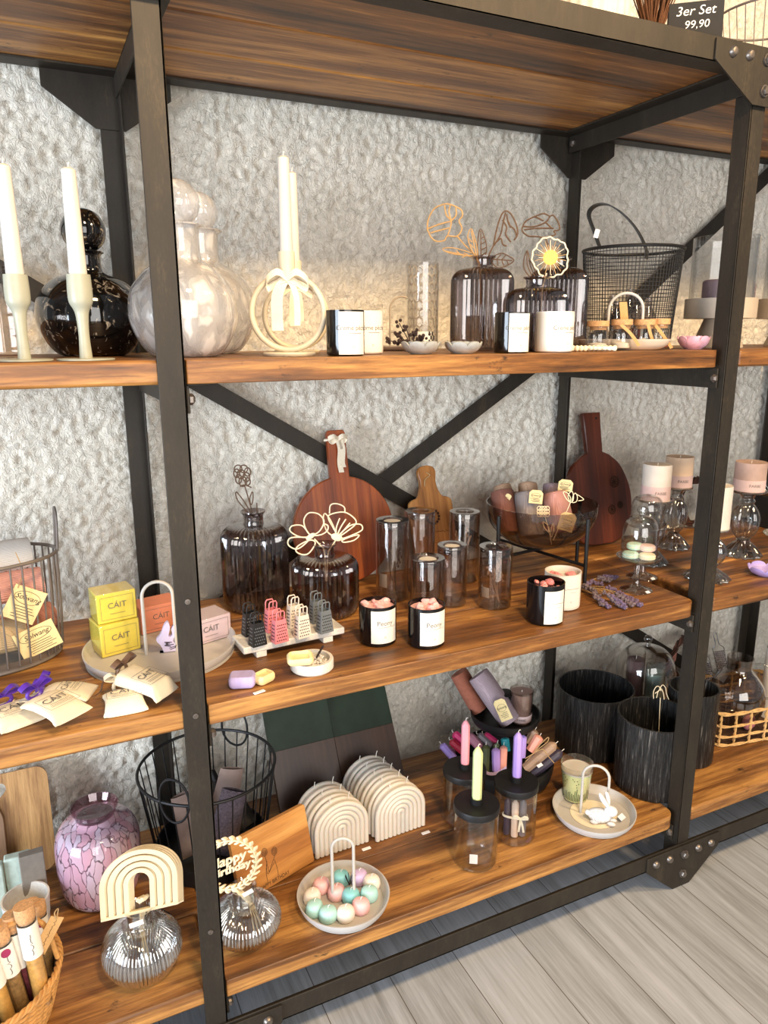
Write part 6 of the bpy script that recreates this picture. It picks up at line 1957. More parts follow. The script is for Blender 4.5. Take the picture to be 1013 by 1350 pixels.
    # ---- HAPPY BIRTHDAY board
    BL, BR = onz(330, 1188, z + .0005), onz(415, 1137, z + .0005)
    d = (BR - BL).normalized()
    nrm = V3((d.y, -d.x, 0))            # towards the room
    best = None
    for tl in range(10, 50, 2):
        up = (V3((0, 0, 1)) * math.cos(rad(tl)) - nrm * math.sin(rad(tl)))
        for hh in [i * .004 for i in range(20, 90)]:
            e = V3(proj(BR + up * hh) + (0,)) - V3((401, 1061, 0))
            if best is None or e.length < best[0]: best = (e.length, tl, hh, up)
    _, tl, hh, up = best
    y = up.cross(d)
    m4 = Matrix.Identity(4)
    O = BR - d * .0
    for i in range(3): m4[i][0], m4[i][1], m4[i][2], m4[i][3] = d[i], y[i], up[i], BR[i] + (.0168 * abs(y.z) + .0006 if i == 2 else 0)
    t = thing('birthday_board', 'light acacia board with burnt balloons and HAPPY BIRTHDAY, leaning on the black wire basket', 'cutting board', mat4=m4)
    Lb = (BR - BL).length * 1.12
    pl = []
    rr = .006
    for cx, cy, a0 in ((-rr, hh - rr, 0), (-Lb + rr, hh - rr, 90), (-Lb + rr, rr, 180), (-rr, rr, 270)):
        pl += [(cx + rr * math.cos(rad(a0 + 90 * i / 5)), cy + rr * math.sin(rad(a0 + 90 * i / 5))) for i in range(6)]
    MB().prism(pl, .016).build('board', 'birthday', t, .001)
    inv = m4.inverted()
    def onb(x, y_):
        dd = ray(x, y_)
        nn = m4.to_3x3() @ V3((0, 1, 0))
        P = CAM + dd * ((V3(m4.translation) - CAM).dot(nn) / dd.dot(nn))
        return inv @ P
    q = MB()
    A, B = onb(345, 1172), onb(380, 1151)
    q.text('HAPPY BIRTHDAY', (B - A).length / 6.0, tr((A.x + B.x) / 2, -.0008, (A.z + B.z) / 2 + .002) @ rot('Y', -math.degrees(math.atan2(B.z - A.z, B.x - A.x)) * 1), .0, sx=.82)
    for (x, y_) in ((348.5, 1123.5), (361.5, 1122)):
        cc = onb(x, y_)
        for k_ in range(3): q.tube([(cc.x + (.0085 - .003 * k_) * math.cos(2 * PI * i / 16), -.0004, cc.z + (.0105 - .0035 * k_) * math.sin(2 * PI * i / 16)) for i in range(16)], .0007, 4, True)
        e = onb(355, 1150)
        q.tube([(cc.x, -.0004, cc.z - .011), (e.x, -.0004, e.z)], .0006, 4)
    for pth in ([(351, 1140), (353, 1152), (358, 1144), (362, 1136)], [(352, 1135), (351, 1150), (353, 1162)], [(362, 1133), (366, 1146), (367, 1154)]):
        q.tube(smooth_path([V3((p.x, -.0004, p.z)) for p in [onb(*a) for a in pth]], 4), .0006, 4)
    q.build('burnt_print', 'char', t)
    # ---- dark boards with green resin tops
    for k_, (bp, tp, w, lab) in enumerate((((415, 1072), (405, 917), .104, 'left of two behind the rainbow candles'), ((497, 1046), (471, 905), .104, 'right of two, nearer the wall by the plaster'))):
        m4, L, k = board_frame(bp, tp, z + .001, .664 if k_ else .650)
        t = thing('resin_board', 'walnut board with dark green resin top, %s' % lab, 'cutting board', group='resin boards', mat4=m4)
        def rect(x0, x1, y0, y1, rb, rt): 
            out = []
            for cx, cy, a0, rr in ((x1, y1, 0, rt), (x0, y1, 90, rt), (x0, y0, 180, rb), (x1, y0, 270, rb)):
                sx, sy = (-1 if cx == x1 else 1), (-1 if cy == y1 else 1)
                out += [(cx + sx * rr + rr * math.cos(rad(a0 + 90 * i / 6)), cy + sy * rr + rr * math.sin(rad(a0 + 90 * i / 6))) for i in range(7)]
            return out
        MB().prism(rect(-w, w, 0, L * .56, .012, .0005), .018).build('board', 'walnut', t, .001)
        MB().prism(rect(-w, w, L * .5605, L, .0005, .02), .018).build('resin_top', 'green_resin', t, .001)
    P = onz(385, 1062, z)
    o = MB().box((0, 0, 0), (.028, .002, .011), tr(0, 0, .012) @ rot('Y', -28))
    one(o, 'price_sticker', 'sticker', 'white price sticker at the foot of the left resin board', 'price tag', P + V3((0, -.02, 0)), rad(10))
shelf_four_left()
def shelf_four_right():
    z = Z4
    # ---- rainbow candles, two files
    def rainbow(px, w, hpx, first=None, label='', yaw=0.0):
        P = onz(px[0], px[1], z)
        k = (P - CAM).dot(FW) / FPX
        if first is not None: return dup(first, P, yaw, label)
        W_ = w * k / math.cos(yaw)
        s = Spot(px[0], w, z, yb=px[1])
        Hh = s.h(px[1] - hpx)
        th = .031
        t = thing('rainbow_candle', label, 'candle', P, yaw, 'ivory rainbow candles')
        MB().prism([(x * .92, zq - (.04 * W_ if zq > .01 else 0)) for x, zq in arc_outline(W_, Hh, 36)], th, tr(0, .004, 0)).build('core', 'rainbow_wax', t)
        n = 32
        nb = 6
        bw = W_ / 2 / (nb + .0)
        for yy, nm in ((.0035, 'rib'), (th - .003, 'rear_rib')):
            for i in range(nb if nm == 'rib' else 1):
                rr = W_ / 2 - bw * (i + .5)
                if rr < bw * .3: rr = bw * .3
                zc = Hh - W_ / 2
                pts = [(-rr, yy, .002), (-rr, yy, zc * .5)] + [(-rr * math.cos(PI * j / n), yy, zc + rr * math.sin(PI * j / n)) for j in range(n + 1)] + [(rr, yy, zc * .5), (rr, yy, .002)]
                MB().tube(pts, bw * .52, 10).build(nm, 'rainbow_wax', t)
        for x in (-.17, .17):
            MB().tube([(x * W_, th * .55, Hh * .97), (x * W_ * 1.02, th * .55, Hh + .006), (x * W_ * 1.04 + .002, th * .5, Hh + .017)], .0011, 6).build('wick', 'paper', t)
        return t
    A0, A1 = onz(415, 1133, z), onz(489, 1108, z)
    yaw = math.atan2(A1.y - A0.y, A1.x - A0.x)
    f = rainbow((452, 1121), 77, 86, None, 'ivory rainbow candle, frontmost of the left row of three', yaw)
    step = (onz(430, 1110, z) - onz(452, 1121, z))
    dirv = V3((-math.sin(yaw), math.cos(yaw), 0))
    base = V3(f.location)
    for i, nm in ((1, 'middle'), (2, 'rearmost')):
        dup(f, base + dirv * .043 * i + V3((-.006 * i, 0, 0)), yaw, 'ivory rainbow candle, %s of the left row of three' % nm)
    base2 = onz(529, 1099, z)
    yaw2 = yaw + .02
    for i, nm in enumerate(('frontmost', 'second', 'third', 'fourth', 'rearmost')):
        dup(f, base2 + V3((-math.sin(yaw2), math.cos(yaw2), 0)) * .0405 * i + V3((-.004 * i, 0, 0)), yaw2, 'ivory rainbow candle, %s of the right row of five' % nm)
    for px, lab in (((481, 1116), 'beside the left row of rainbow candles'), ((559, 1095), 'beside the right row of rainbow candles'), ((470, 1216), 'on the rim of the heart candle dish')):
        if lab.startswith('on the rim'): continue
        P = onz(*px, z)
        sticker(P + V3((0, -.012, 0)), .026, .010, 'white price sticker lying %s' % lab, yaw)
    # ---- dish with rod arch and heart candles
    s = Spot(454, 122, z, yb=1225, foot=96)
    ht = s.h(1168)
    arch_tray(s, .031, s.h(1105) , 14.0 * s.m, 'plate_grey', 'round grey dish with rod arch full of pastel candles, front of the lowest shelf', hoff=.0, hr=.0042, foot=.8)
    S_ = (((424, 1169), 'pink', 'behind left'), ((412, 1184), 'white', 'at the far left'), ((415, 1199), 'mint', 'lower left, beside the white one'), ((433, 1207), 'mint', 'at the front left'), ((456, 1206), 'white', 'at the front beside the arch'), ((476, 1196), 'pink', 'front right'), ((487, 1180), 'mint', 'at the far right'), ((490, 1165), 'white', 'right rear'), ((474, 1158), 'lilac', 'at the rear, right of the arch'), ((450, 1159), 'teal', 'at the rear inside the arch'), ((444, 1178), 'pink', 'in the middle left of the arch'), ((463, 1183), 'teal', 'in the middle before the arch'))
    zz = z + .0037
    def heart(px, mat, lab, first):
        P = onz(px[0], px[1] + 5, zz)
        if first is not None:
            r = dup(first, P, R.uniform(-.5, .5), lab)
            for ch in [o for o in COL.objects if o.parent == r and o.name.startswith('wax')]:
                ch.data = ch.data.copy()
                ch.data.materials[0] = M[mat]
            return r
        t = thing('heart_candle', lab, 'candle', P, 0, 'little pastel candles in the grey dish')
        r = 11.3 * s.m
        MB().lathe(sp2([(0, 0), (r * .8, 0), (r, r * .35), (r * 1.0, r * .85), (r * .82, r * 1.35), (r * .45, r * 1.55), (0, r * 1.6)], 4), 24, mod=lambda q, a, zq: q * (1 + .05 * math.cos(2 * a) - .07 * max(0, math.cos(a - 1.5)) ** 8)).build('wax', mat, t)
        MB().tube([(0, 0, r * 1.58), (.001, 0, r * 1.58 + .005), (.004, -.002, r * 1.58 + .009)], .0011, 6).build('wick', 'paper', t)
        return t
    f = None
    for px, colr, lab in S_:
        q = heart(px, 'heart_' + colr, '%s little candle in the grey dish, %s' % (colr, lab), f)
        f = f or q
    P = onz(461, 1172, zz)
    t = thing('twig_bundle', 'tiny black twigs and paper slip between the pastel candles', 'twigs', P, 0)
    for k in range(6): MB().tube([(0, 0, .012), (R.uniform(-.02, .02), R.uniform(-.01, .01), R.uniform(.03, .055))], .0009, 5).build('twig', 'g_black', t)
    # ---- glass jars with black lids and stick candles
    def lid_jar(xc, yb, w, ylid, lab, cx, cy0, cy1, cw, mat, cname):
        s = Spot(xc, w, z, yb=yb, foot=w * .94)
        r = s.r
        h = s.h(ylid)
        t = thing('lidded_jar', 'clear glass jar with black lid, %s' % lab, 'jar', s.loc, s.rz, 'lidded glass jars')
        lh = .019
        MB().lathe(vessel(sp2([(0, 0), (r * .80, 0), (r * .93, .008), (r * .96, .025), (r * .96, h - lh)], 3), .0022), 56).build('glass', 'glass', t)
        MB().lathe([(0, h - lh - .006), (r * .9, h - lh - .006), (r * .9, h - lh + .0005), (r, h - lh + .0005), (r * 1.005, h - .004), (r * .98, h), (0, h)], 56).build('lid', 'black_metal', t)
        rc = cw / 2 * s.m
        MB().lathe(vessel([(0, h), (rc * 1.15, h), (rc * 1.2, h + .017)], .0012), 24).build('candle_socket', 'black_metal', t)
        Lc = s.h(cy0) - h - .0016
        square_taper(Matrix.Translation(s.loc + V3((0, 0, h + .0016))) @ Matrix.Rotation(s.rz + .3, 4, 'Z'), rc * 1.7, Lc, mat, cname, group='stick candles on jar lids')
        return s, t, h
    sC, tC, hC = lid_jar(677.5, 1117, 57, 1029, 'right of three, holding a tied bundle of candles', 677, 966, 1018, 13, 'c_lilac', 'lilac stick candle on the right jar lid')
    lid_jar(611, 1097, 56, 1012, 'rear left of three', 610, 950, 1000, 12, 'c_pink', 'pink stick candle on the rear left jar lid')
    sB, tB, hB = lid_jar(626, 1152, 60, 1058, 'frontmost of three, empty', 624, 985, 1045, 14, 'c_green', 'pale green stick candle on the front jar lid')
    o = MB().box((0, 0, 0), (.022, .0008, .025), rot('X', -62))
    one(o, 'price_sticker', 'sticker', 'square white sticker on the bottom of the front empty jar', 'price tag', sB.loc + Matrix.Rotation(sB.rz, 3, 'Z') @ V3((-.004, -.022, .017)), sB.rz)
    t = None
    for k, (dx, mt, nm) in enumerate(((-.022, 'c_navy', 'dark violet'), (.0, 'c_sand', 'sand'), (.022, 'c_grey', 'grey'))):
        P = sC.loc + Matrix.Rotation(sC.rz, 3, 'Z') @ V3((dx, -.012 + .008 * abs(k - 1), .0045))
        square_taper(Matrix.Translation(P) @ Matrix.Rotation(sC.rz + .2, 4, 'Z'), .0195, hC * .66, mt, '%s stick candle tied in the bundle inside the right jar' % nm, group='bundled candles in the jar')
    q = thing('ribbon_tie', 'cream ribbon tied round the bundle inside the right jar', 'ribbon', sC.loc, sC.rz)
    zz = hC * .40
    MB().strip([(.036 * math.cos(a), -.010 + .0145 * math.sin(a), zz) for a in [2 * PI * i / 28 for i in range(29)]], (0, 0, 1), .007, .001).build('band', 'ribbon_cream', q)
    for sx in (-1, 1):
        MB().strip(smooth_path([(.016, -.026, zz), (.016 + sx * .012, -.03, zz + .012), (.016 + sx * .022, -.027, zz + .004), (.016, -.026, zz)], 5), (0, .4, 1), .006, .001).build('bow_loop', 'ribbon_cream', q)
        MB().strip(smooth_path([(.016, -.026, zz), (.018 + sx * .004, -.028, zz - .02), (.019 + sx * .007, -.026, zz - .042)], 5), (1, 0, 0), .006, .001).build('ribbon_tail', 'ribbon_cream', q)
    # ---- black two tier stand
    s = Spot(662, 130, z, yb=1052, foot=96)
    r = s.r
    hl, hu0, hu1, hk = s.h(984), s.h(962), s.h(934), s.h(880)
    hu0, hu1 = .205, .238
    t = thing('tiered_stand', 'black two tier stand piled with stick candles and towels, behind the lidded jars', 'stand', s.loc, s.rz)
    MB().lathe(vessel(sp2([(0, 0), (r * .7, 0), (r * .92, .02), (r * .99, .06), (r, .085)], 4), .004), 64).build('lower_bowl', 'black_metal', t)
    ru = 48 * s.m * .93
    MB().lathe(vessel(sp2([(0, hu0), (ru * .8, hu0), (ru * .96, hu0 + .01), (ru, hu1)], 4), .004), 64).build('upper_tray', 'black_metal', t)
    MB().lathe([(0, .004), (.008, .004), (.008, hu0 + .001), (0, hu0 + .001)], 16).build('post', 'black_metal', t)
    MB().lathe(sp2([(0, hu0 + .004), (.014, hu0 + .005), (.011, hu0 + .05), (.010, hu1 + .055), (.024, hu1 + .062), (.025, hu1 + .068), (0, hu1 + .07)], 3), 20).build('knob', 'black_metal', t)
    Rz = Matrix.Rotation(s.rz, 3, 'Z')
    def L(x, y, zq): return s.loc + Rz @ V3((x, y, zq))
    def pxp(px, off): return s.loc + Rz @ trace(s, [px], off)[0]
    zu = hu0 + .0045
    A, B = pxp((673, 950), ru * .28), pxp((631, 890), -ru * .10)
    tw = rolled_towel('rolled_towel', 'mauve rolled towel with cream tag on the black upper tier', (A + B) / 2, B - A, (B - A).length * 1.02, .043, 'mauve_towel', 'towels on the black upper tier', squash=.85)
    q = thing('paper_tag', 'cream paper tag on the mauve towel of the black upper tier', 'tag', s.loc, s.rz)
    hang_tag(q, facing(s, (663, 936), ru * .35 + .044, -28, -14), .038, .068, 'Solwang', .0095)
    A, B = pxp((630, 930), -.03), pxp((608, 892), -.05)
    rolled_towel('rolled_towel', 'rust waffle towel behind the mauve one on the black upper tier', (A + B) / 2, B - A, (B - A).length * 1.3, .042, 'rust_towel', 'towels on the black upper tier', squash=.7)
    sg = Spot(684, 34, z + zu, Y=s.loc.y - .02)
    hg = .112
    q = thing('candle_glass', 'taupe candle in a frosted tumbler with rose band on the black upper tier', 'candle', L(.050, -.004, zu), s.rz)
    rg = .0375
    MB().lathe(vessel([(0, 0), (rg * .82, 0), (rg * .86, .004), (rg, hg)], .0018), 40).build('tumbler', 'smoke_light', q)
    MB().lathe([(0, .003), (rg * .8, .003), (rg * .93, hg * .93), (0, hg * .93)], 32).build('wax', 'pillar_taupe', q)
    bd = MB().patch(rg * .87, U(-1), U(1), .010, .034, .0007, 20, rg * .92).build('paper_band', 'band', q)
    MB().text('FARBE', .010, bend=(rg * .92 + .0016, U(.05), .022)).build('lettering', 'ink', bd)
    MB().tube([(0, 0, hg * .92), (.001, 0, hg * .98)], .0014, 6).build('wick', 'paper', q)
    # stick candles of the lower bowl
    g = 'stick candles in the black lower bowl'
    lst = (((640, 1018), (641, 982), 11, .055, 'c_moss', 'moss green, standing behind the front jar'), ((655, 1016), (654, 986), 11, .058, 'c_lilac', 'lilac, standing between moss green and rose'), ((663, 1014), (664.5, 983), 10, .05, 'c_rose', 'rose, standing left of the right jar'),
           ((651, 1008), (656, 980), 9, .035, 'c_olive', 'sage, behind the lilac one'), ((688, 998), (690, 969), 10, .05, 'c_lilac', 'lilac, right behind the jar candle'), ((599, 1000), (582, 981), 10, .06, 'c_lilac', 'lilac, lying out to the left'),
           ((612, 992), (594, 976), 10, .045, 'c_red', 'crimson, lying to the left'), ((618, 984), (598, 966), 11, .02, 'c_magenta', 'magenta, leftmost at the back'), ((640, 992), (617, 968), 12, .03, 'c_plum', 'dusty plum, slanting left in the middle'),
           ((648, 984), (630, 968), 10, .01, 'c_grey', 'grey, beside the dusty plum one'), ((654, 980), (638, 968), 11, -.01, 'c_magenta', 'magenta, behind the grey one'), ((668, 990), (666, 972), 11, .02, 'c_teal', 'teal, at the back centre'),
           ((700, 990), (712, 970), 13, .02, 'c_rose', 'rose, slanting right at the back'), ((697, 980), (706, 962), 12, .0, 'c_taupe', 'taupe, slanting right behind the rose one'), ((693, 1013), (733, 980), 13, .066, 'c_taupe', 'taupe, tied with twine, slanting right'),
           ((703, 1020), (741, 990), 12, .068, 'c_navy', 'dark violet, lowest of the tied pair'), ((600, 992), (584, 986), 9, .03, 'c_plum', 'plum, left side below the lilac one'))
    for pa, pb, w, off, mt, lab in lst:
        A, B = pxp(pa, off), pxp(pb, off - .015)
        if A.z < s.loc.z + .02: A.z = s.loc.z + .02
        square_taper(along(A, B), w * s.m * .95, (B - A).length, mt, 'stick candle in the black bowl, %s' % lab, group=g)
    A, B = pxp((704, 1005), .085), pxp((735, 996), .085)
    q = thing('twine_loop', 'jute twine with bow round the taupe and dark violet candles', 'twine', s.loc, s.rz)
    for pts in ([(693, 1004), (702, 995), (712, 986), (722, 978), (723, 972), (714, 980), (705, 990)], [(693, 1000), (706, 992), (716, 988), (724, 998), (731, 1006)]):
        MB().tube(smooth_path(trace(s, pts, .088), 5), .0014, 5).build('twine', 'twine', q)
    o = MB().box((0, 0, 0), (.018, .0015, .011), facing(s, (712, 1009), .092, -38))
    one(o, 'price_sticker', 'sticker', 'white price sticker on the tied dark violet candle', 'price tag', s.loc, s.rz, bevel=.0005)
    o = MB().strip(smooth_path(trace(s, [(637, 1015), (645, 1020), (656, 1019), (668, 1012)], .072), 5), (0, 0, 1), .011)
    one(o, 'paper_band', 'c_lilac_band', 'lilac paper band round the standing candles of the black bowl', 'paper band', s.loc, s.rz)
    # ---- dish with votive and bunny
    s = Spot(781, 107, z, yb=1100, foot=84)
    arch_tray(s, .028, s.h(1008) - .0, 16.5 * s.m, 'plate_grey', 'round grey dish with rod arch carrying a votive and a white bunny', hoff=-.006, hr=.0042, foot=.8)
    q = thing('paper_doily', 'cream paper round lying in the dish under the votive and bunny', 'paper', s.loc + V3((0, 0, .0036)), s.rz)
    MB().lathe([(0, 0), (s.r * .56, 0), (s.r * .56, .0008), (0, .0008)], 40).build('paper', 'fabric', q)
    zz = z + .0047
    sv = Spot(758, 43, zz, yb=1060, foot=30)
    h = sv.h(1005)
    t = thing('votive_glass', 'tapered glass votive with pale green wax and pressed leaves, in the dish', 'candle', sv.loc, sv.rz)
    r = sv.r
    MB().lathe(vessel([(0, 0), (r * .66, 0), (r * .72, .004), (r, h)], .0022), 44).build('glass', 'glass', t)
    MB().lathe([(0, .003), (r * .68, .003), (r * .925, h * .80), (0, h * .80)], 36).build('wax', 'votive_wax', t)
    MB().lathe([(0, h * .802), (r * .925, h * .802), (r * .935, h * .84), (0, h * .84)], 36).build('white_top', 'wax_white', t)
    for k in range(16):
        a = U(-.95 + 1.9 * k / 15)
        zb = h * (.08 + .0 * k)
        hh = h * R.uniform(.18, .42)
        q0, q1 = r * (.73 + .28 * .08), r * (.73 + .28 * (.08 + hh / h))
        MB().tube([(q0 * .965 * math.cos(a), q0 * .965 * math.sin(a), zb), (q1 * .955 * math.cos(a + .05), q1 * .955 * math.sin(a + .05), zb + hh)], .0011, 5).build('leaf', 'green_leaf', t)
    for k in range(14):
        a = U(R.uniform(-.9, .9))
        zq = h * R.uniform(.45, .78)
        q0 = r * (.73 + .28 * zq / h) * .965
        MB().ball((q0 * math.cos(a), q0 * math.sin(a), zq), .0016, n=6).build('leaf_dot', 'green_leaf', t)
    sb = Spot(793, 48, zz, yb=1096, foot=40)
    t = thing('bunny_ornament', 'white crouching bunny ornament in the round grey dish with votive', 'ornament', sb.loc, sb.rz)
    t.scale = (1.35, 1.35, 1.35)
    k = sb.m
    b = MB()
    b.ball((-.006, 0, .0165), .0205, (1.25, .72, .80), 24)
    b.build('body', 'bunny_white', t)
    hd = MB().ball((.017, -.003, .033), .0125, (1.15, .85, 1.0), 20)
    hd.build('head', 'bunny_white', t)
    for yy, lean in ((-.005, -.004), (.004, .004)):
        MB().tube(smooth_path([(.012, yy, .042), (.005 + lean, yy, .056), (.0 + lean * 1.5, yy * 1.2, .068), (-.003 + lean * 1.6, yy * 1.2, .074)], 5), [.003, .0036, .0042, .0046, .005, .0052, .0054, .0054, .0052, .0048, .0044, .004, .0036, .003, .002, .001][:16], 10).build('ear', 'bunny_white', t)
    for x, yy in ((.02, -.009), (.022, .006), (-.016, -.012), (-.014, .01)): MB().ball((x, yy, .0052), .0062, (1.5, .8, .8), 12).build('paw', 'bunny_white', t)
    MB().ball((-.031, 0, .018), .0065, n=12).build('tail', 'bunny_white', t)
    b = MB()
    for i in range(26):
        a = i * .62
        q = .003 + .00055 * i
        b.ball((-.008 + q * math.cos(a), -.0155 + .0002 * i, .017 + q * .8 * math.sin(a)), .0024, n=7)
    b.build('fur_curls', 'bunny_white', t)
    o = MB().box((0, 0, 0), (.024, .002, .016), rot('X', -60))
    one(o, 'price_sticker', 'sticker', 'white paper sticker beside the white bunny on the grey dish', 'price tag', onz(820, 1078, z + .012) + V3((-.004, -.004, .006)), rad(18))
    # ---- black bark textured pots
    def pot(xc, yb, w, ytop, lab, Y=None):
        s = Spot(xc, w, z, yb=yb, Y=Y, foot=w * .95)
        h = s.h(ytop)
        t = thing('textured_pot', 'black glittering bark textured pot, %s' % lab, 'pot', s.loc, s.rz, 'black bark textured pots')
        r = s.r
        pr = [(0, 0), (r * .95, 0), (r * .98, .004)] + [(r * (.98 + .02 * i / 10), .004 + (h - .004) * i / 10) for i in range(11)]
        MB().lathe(vessel(pr, .006), 160, mod=lambda q, a, zq: q * (1 + .006 * math.sin(37 * a + 1.3 * math.sin(zq * 30)) + .005 * math.sin(61 * a))).build('pot', 'bark_black', t)
        return s, h
    pot(779, 1004, 97, 904, 'rear left of three beside the tiered stand')
    sF, hF = pot(855, 1056, 95, 941, 'frontmost, half behind the right upright')
    pot(905, 1012, 62, 905, 'rear right, mostly hidden by the right upright')
    # wire blossom in the front pot
    P = sF.loc
    t = thing('wooden_flower', 'pale cut-out blossom sticking out of the frontmost textured pot', 'wooden flower', P, sF.rz)
    for pts in ([(862, 921), (862, 912), (866, 905), (870, 906), (872, 911)], [(866, 920), (868, 912), (872, 908), (875, 914), (876, 922)], [(870, 908), (874, 903), (878, 907), (879, 914), (882, 922)], [(864, 914), (870, 910)]):
        MB().tube(smooth_path(trace(sF, pts, -.03), 4), .0013, 6).build('petal', 'ply', t)
    MB().tube(trace(sF, [(871, 920), (869, 960), (867, 1000)], -.03), .0013, 6).build('stem', 'ply', t)
    # ---- cloche with two jar candles
    s = Spot(846, 74, z, Y=.45)
    zp = .062
    rr = 37 * s.m
    t = thing('cake_stand', 'clear glass footed plate under the big dome behind the textured pots', 'cake stand', s.loc, s.rz)
    MB().lathe(sp2([(0, .004), (rr * .5, .002), (rr * .7, 0), (rr * .68, .005), (rr * .25, .014), (rr * .2, zp * .7), (rr * .4, zp - .008)], 4) + [(0, zp - .008)], 40).build('stem', 'glass_thick', t)
    MB().lathe(vessel([(0, zp - .0075), (rr, zp - .006), (rr * 1.1, zp + .004)], .003), 56).build('plate', 'glass_thick', t)
    zd = zp - .0015
    d = thing('glass_dome', 'big clear glass dome with ball knob over two candles, lowest shelf', 'cloche', s.loc + V3((0, 0, zd)), s.rz)
    h0, h1_ = s.h(851) - zd, s.h(832) - zd
    pr = [(rr, 0), (rr, h0 * .6)] + [(rr * (.42 + .58 * math.cos(PI / 2 * i / 8)), h0 * (.6 + .36 * math.sin(PI / 2 * i / 8))) for i in range(1, 9)] + [(rr * .2, h0 * .985), (.012, h0)]
    MB().lathe(pr + [(max(.002, x - .0025), y - .0012) for x, y in pr[::-1]] + [pr[0]], 56).build('bell', 'glass', d)
    MB().lathe([(0, h0 - .001), (.010, h0), (.008, h0 + .012)], 20).ball((0, 0, h0 + .012 + .014), .0155, n=20).build('knob', 'glass_thick', d)
    for dx, dy, w_, hh, mt, lab in ((-.036, .012, .033, s.h(862) - zd, 'mauve_wax', 'dark violet'), (.034, -.010, .034, s.h(874) - zd, 'mint_stone', 'pale grey green')):
        q = thing('glass_candle', '%s candle in a glass under the big dome' % lab, 'candle', s.loc + Matrix.Rotation(s.rz, 3, 'Z') @ V3((dx, dy, zd + .001)), s.rz)
        MB().lathe(vessel([(0, 0), (w_, 0), (w_, hh)], .0018), 36).build('tumbler', 'glass', q)
        MB().lathe([(0, .003), (w_ - .0025, .003), (w_ - .0025, hh * .86), (0, hh * .86)], 30).build('wax', mt, q)
        MB().patch(w_, U(-1), U(1), .004, .036, .0006, 20).build('paper_band', 'band', q)
        MB().tube([(0, 0, hh * .85), (.001, 0, hh * .93)], .0013, 6).build('wick', 'paper', q)
    # ---- dark wicker wreath behind the upright
    s = Spot(900, 70, z, Y=.62)
    t = thing('wicker_wreath', 'rusty brown wicker wreath standing behind the right upright, lowest shelf', 'wreath', s.loc, .2)
    rr = .095
    for k in range(30):
        ph, am = R.uniform(0, 6.28), R.uniform(.005, .02)
        MB().tube([((rr + am * math.cos(3 * a + ph)) * math.cos(a), am * math.sin(5 * a + ph), rr + .022 + (rr + am * math.cos(3 * a + ph)) * math.sin(a)) for a in [2 * PI * i / 40 for i in range(40)]], .0032, 5, True).build('twig_ring', 'dark_wicker' if k % 3 else 'rust_cloth', t)
    # ---- seagrass basket with pitcher, graters, soap, bottle
    A, B = onz(947, 984, z), onz(1040, 972, z)
    d = (B - A)
    yaw = math.atan2(d.y, d.x)
    Wb, Db, Hb = .36, .27, .068
    s0 = Spot(947, 20, z, yb=984)
    Hb = s0.h(937)
    t = thing('seagrass_basket', 'open weave seagrass basket holding a glass pitcher, right edge of the lowest shelf', 'basket', A, yaw)
    def rope(pts, r_, nm, closed=False):
        b = MB()
        P_ = smooth_path(pts, 10, closed)
        for kk in range(2):
            out = []
            for i, p in enumerate(P_):
                a = i * .9 + PI * kk
                out.append(p + V3((math.cos(a) * r_ * .5, math.sin(a) * r_ * .5, math.sin(a + 1) * r_ * .5)))
            b.tube(out, r_ * .62, 6, closed)
        return b.build(nm, 'seagrass', t)
    rect = [(0, 0), (Wb * .5, 0), (Wb, 0), (Wb, Db * .5), (Wb, Db), (Wb * .5, Db), (0, Db), (0, Db * .5)]
    for zq, rq, nm in ((Hb, .0062, 'rim'), (Hb * .62, .0045, 'weaver'), (Hb * .30, .0045, 'weaver'), (.0062, .005, 'base_rope')):
        rope([(x, y, zq) for x, y in rect], rq, nm, True)
    for i in range(7):
        for y in (0, Db): rope([(Wb * i / 6, y, .004), (Wb * i / 6, y - .002, Hb * .5), (Wb * i / 6, y, Hb)], .005, 'upright_rope')
    for i in range(1, 5):
        for x in (0, Wb): rope([(x, Db * i / 5, .004), (x, Db * i / 5, Hb)], .005, 'upright_rope')
    MB().box((Wb / 2, Db / 2, .005), (Wb - .012, Db - .012, .005)).build('base_mat', 'wicker_in', t)
    Rb = Matrix.Rotation(yaw, 3, 'Z')
    def inb(x, y, zq=.0085): return A + Rb @ V3((x, y, zq))
    P = inb(.18, .135)
    k = (P - CAM).dot(FW) / FPX
    sp = Spot(968, 70, z + .0085, Y=P.y)
    hpit = sp.h(866)
    r = sp.r
    t = thing('glass_pitcher', 'clear bulbous glass pitcher standing in the seagrass basket', 'pitcher', sp.loc, sp.rz)
    pr = sp2([(0, 0), (r * .5, 0), (r * .72, hpit * .08), (r * .95, hpit * .24), (r, hpit * .40), (r * .90, hpit * .58), (r * .60, hpit * .76), (r * .44, hpit * .84), (r * .46, hpit)], 6)
    MB().lathe(vessel(pr, .0025), 56).build('body', 'smoke_light', t)
    MB().tube(smooth_path([(r * .48, 0, hpit * .93), (r * .9, 0, hpit * .93), (r * 1.2, 0, hpit * .74), (r * 1.16, 0, hpit * .50), (r * .95, 0, hpit * .44)], 6), .0045, 10).build('handle', 'glass_thick', t)
    # flat hand graters leaning behind
    for kx, (pa, pb, w, lab) in enumerate((((956, 905), (948, 858), .040, 'behind the pitcher'), ((938, 922), (930, 872), .034, 'behind the right upright'))):
        Yg = .50 - .03 * kx
        Aq, Bq = ony(pa[0], pa[1] + 60, Yg - .05), ony(pb[0], pb[1], Yg)
        Aq.z = max(Aq.z, z + .012)
        m4 = along(Aq, Bq)
        dl = m4.to_3x3().inverted() @ (CAM - Aq)
        m4 = m4 @ Matrix.Rotation(math.atan2(dl.y, dl.x) + PI / 2, 4, 'Z')
        Lg = (Bq - Aq).length
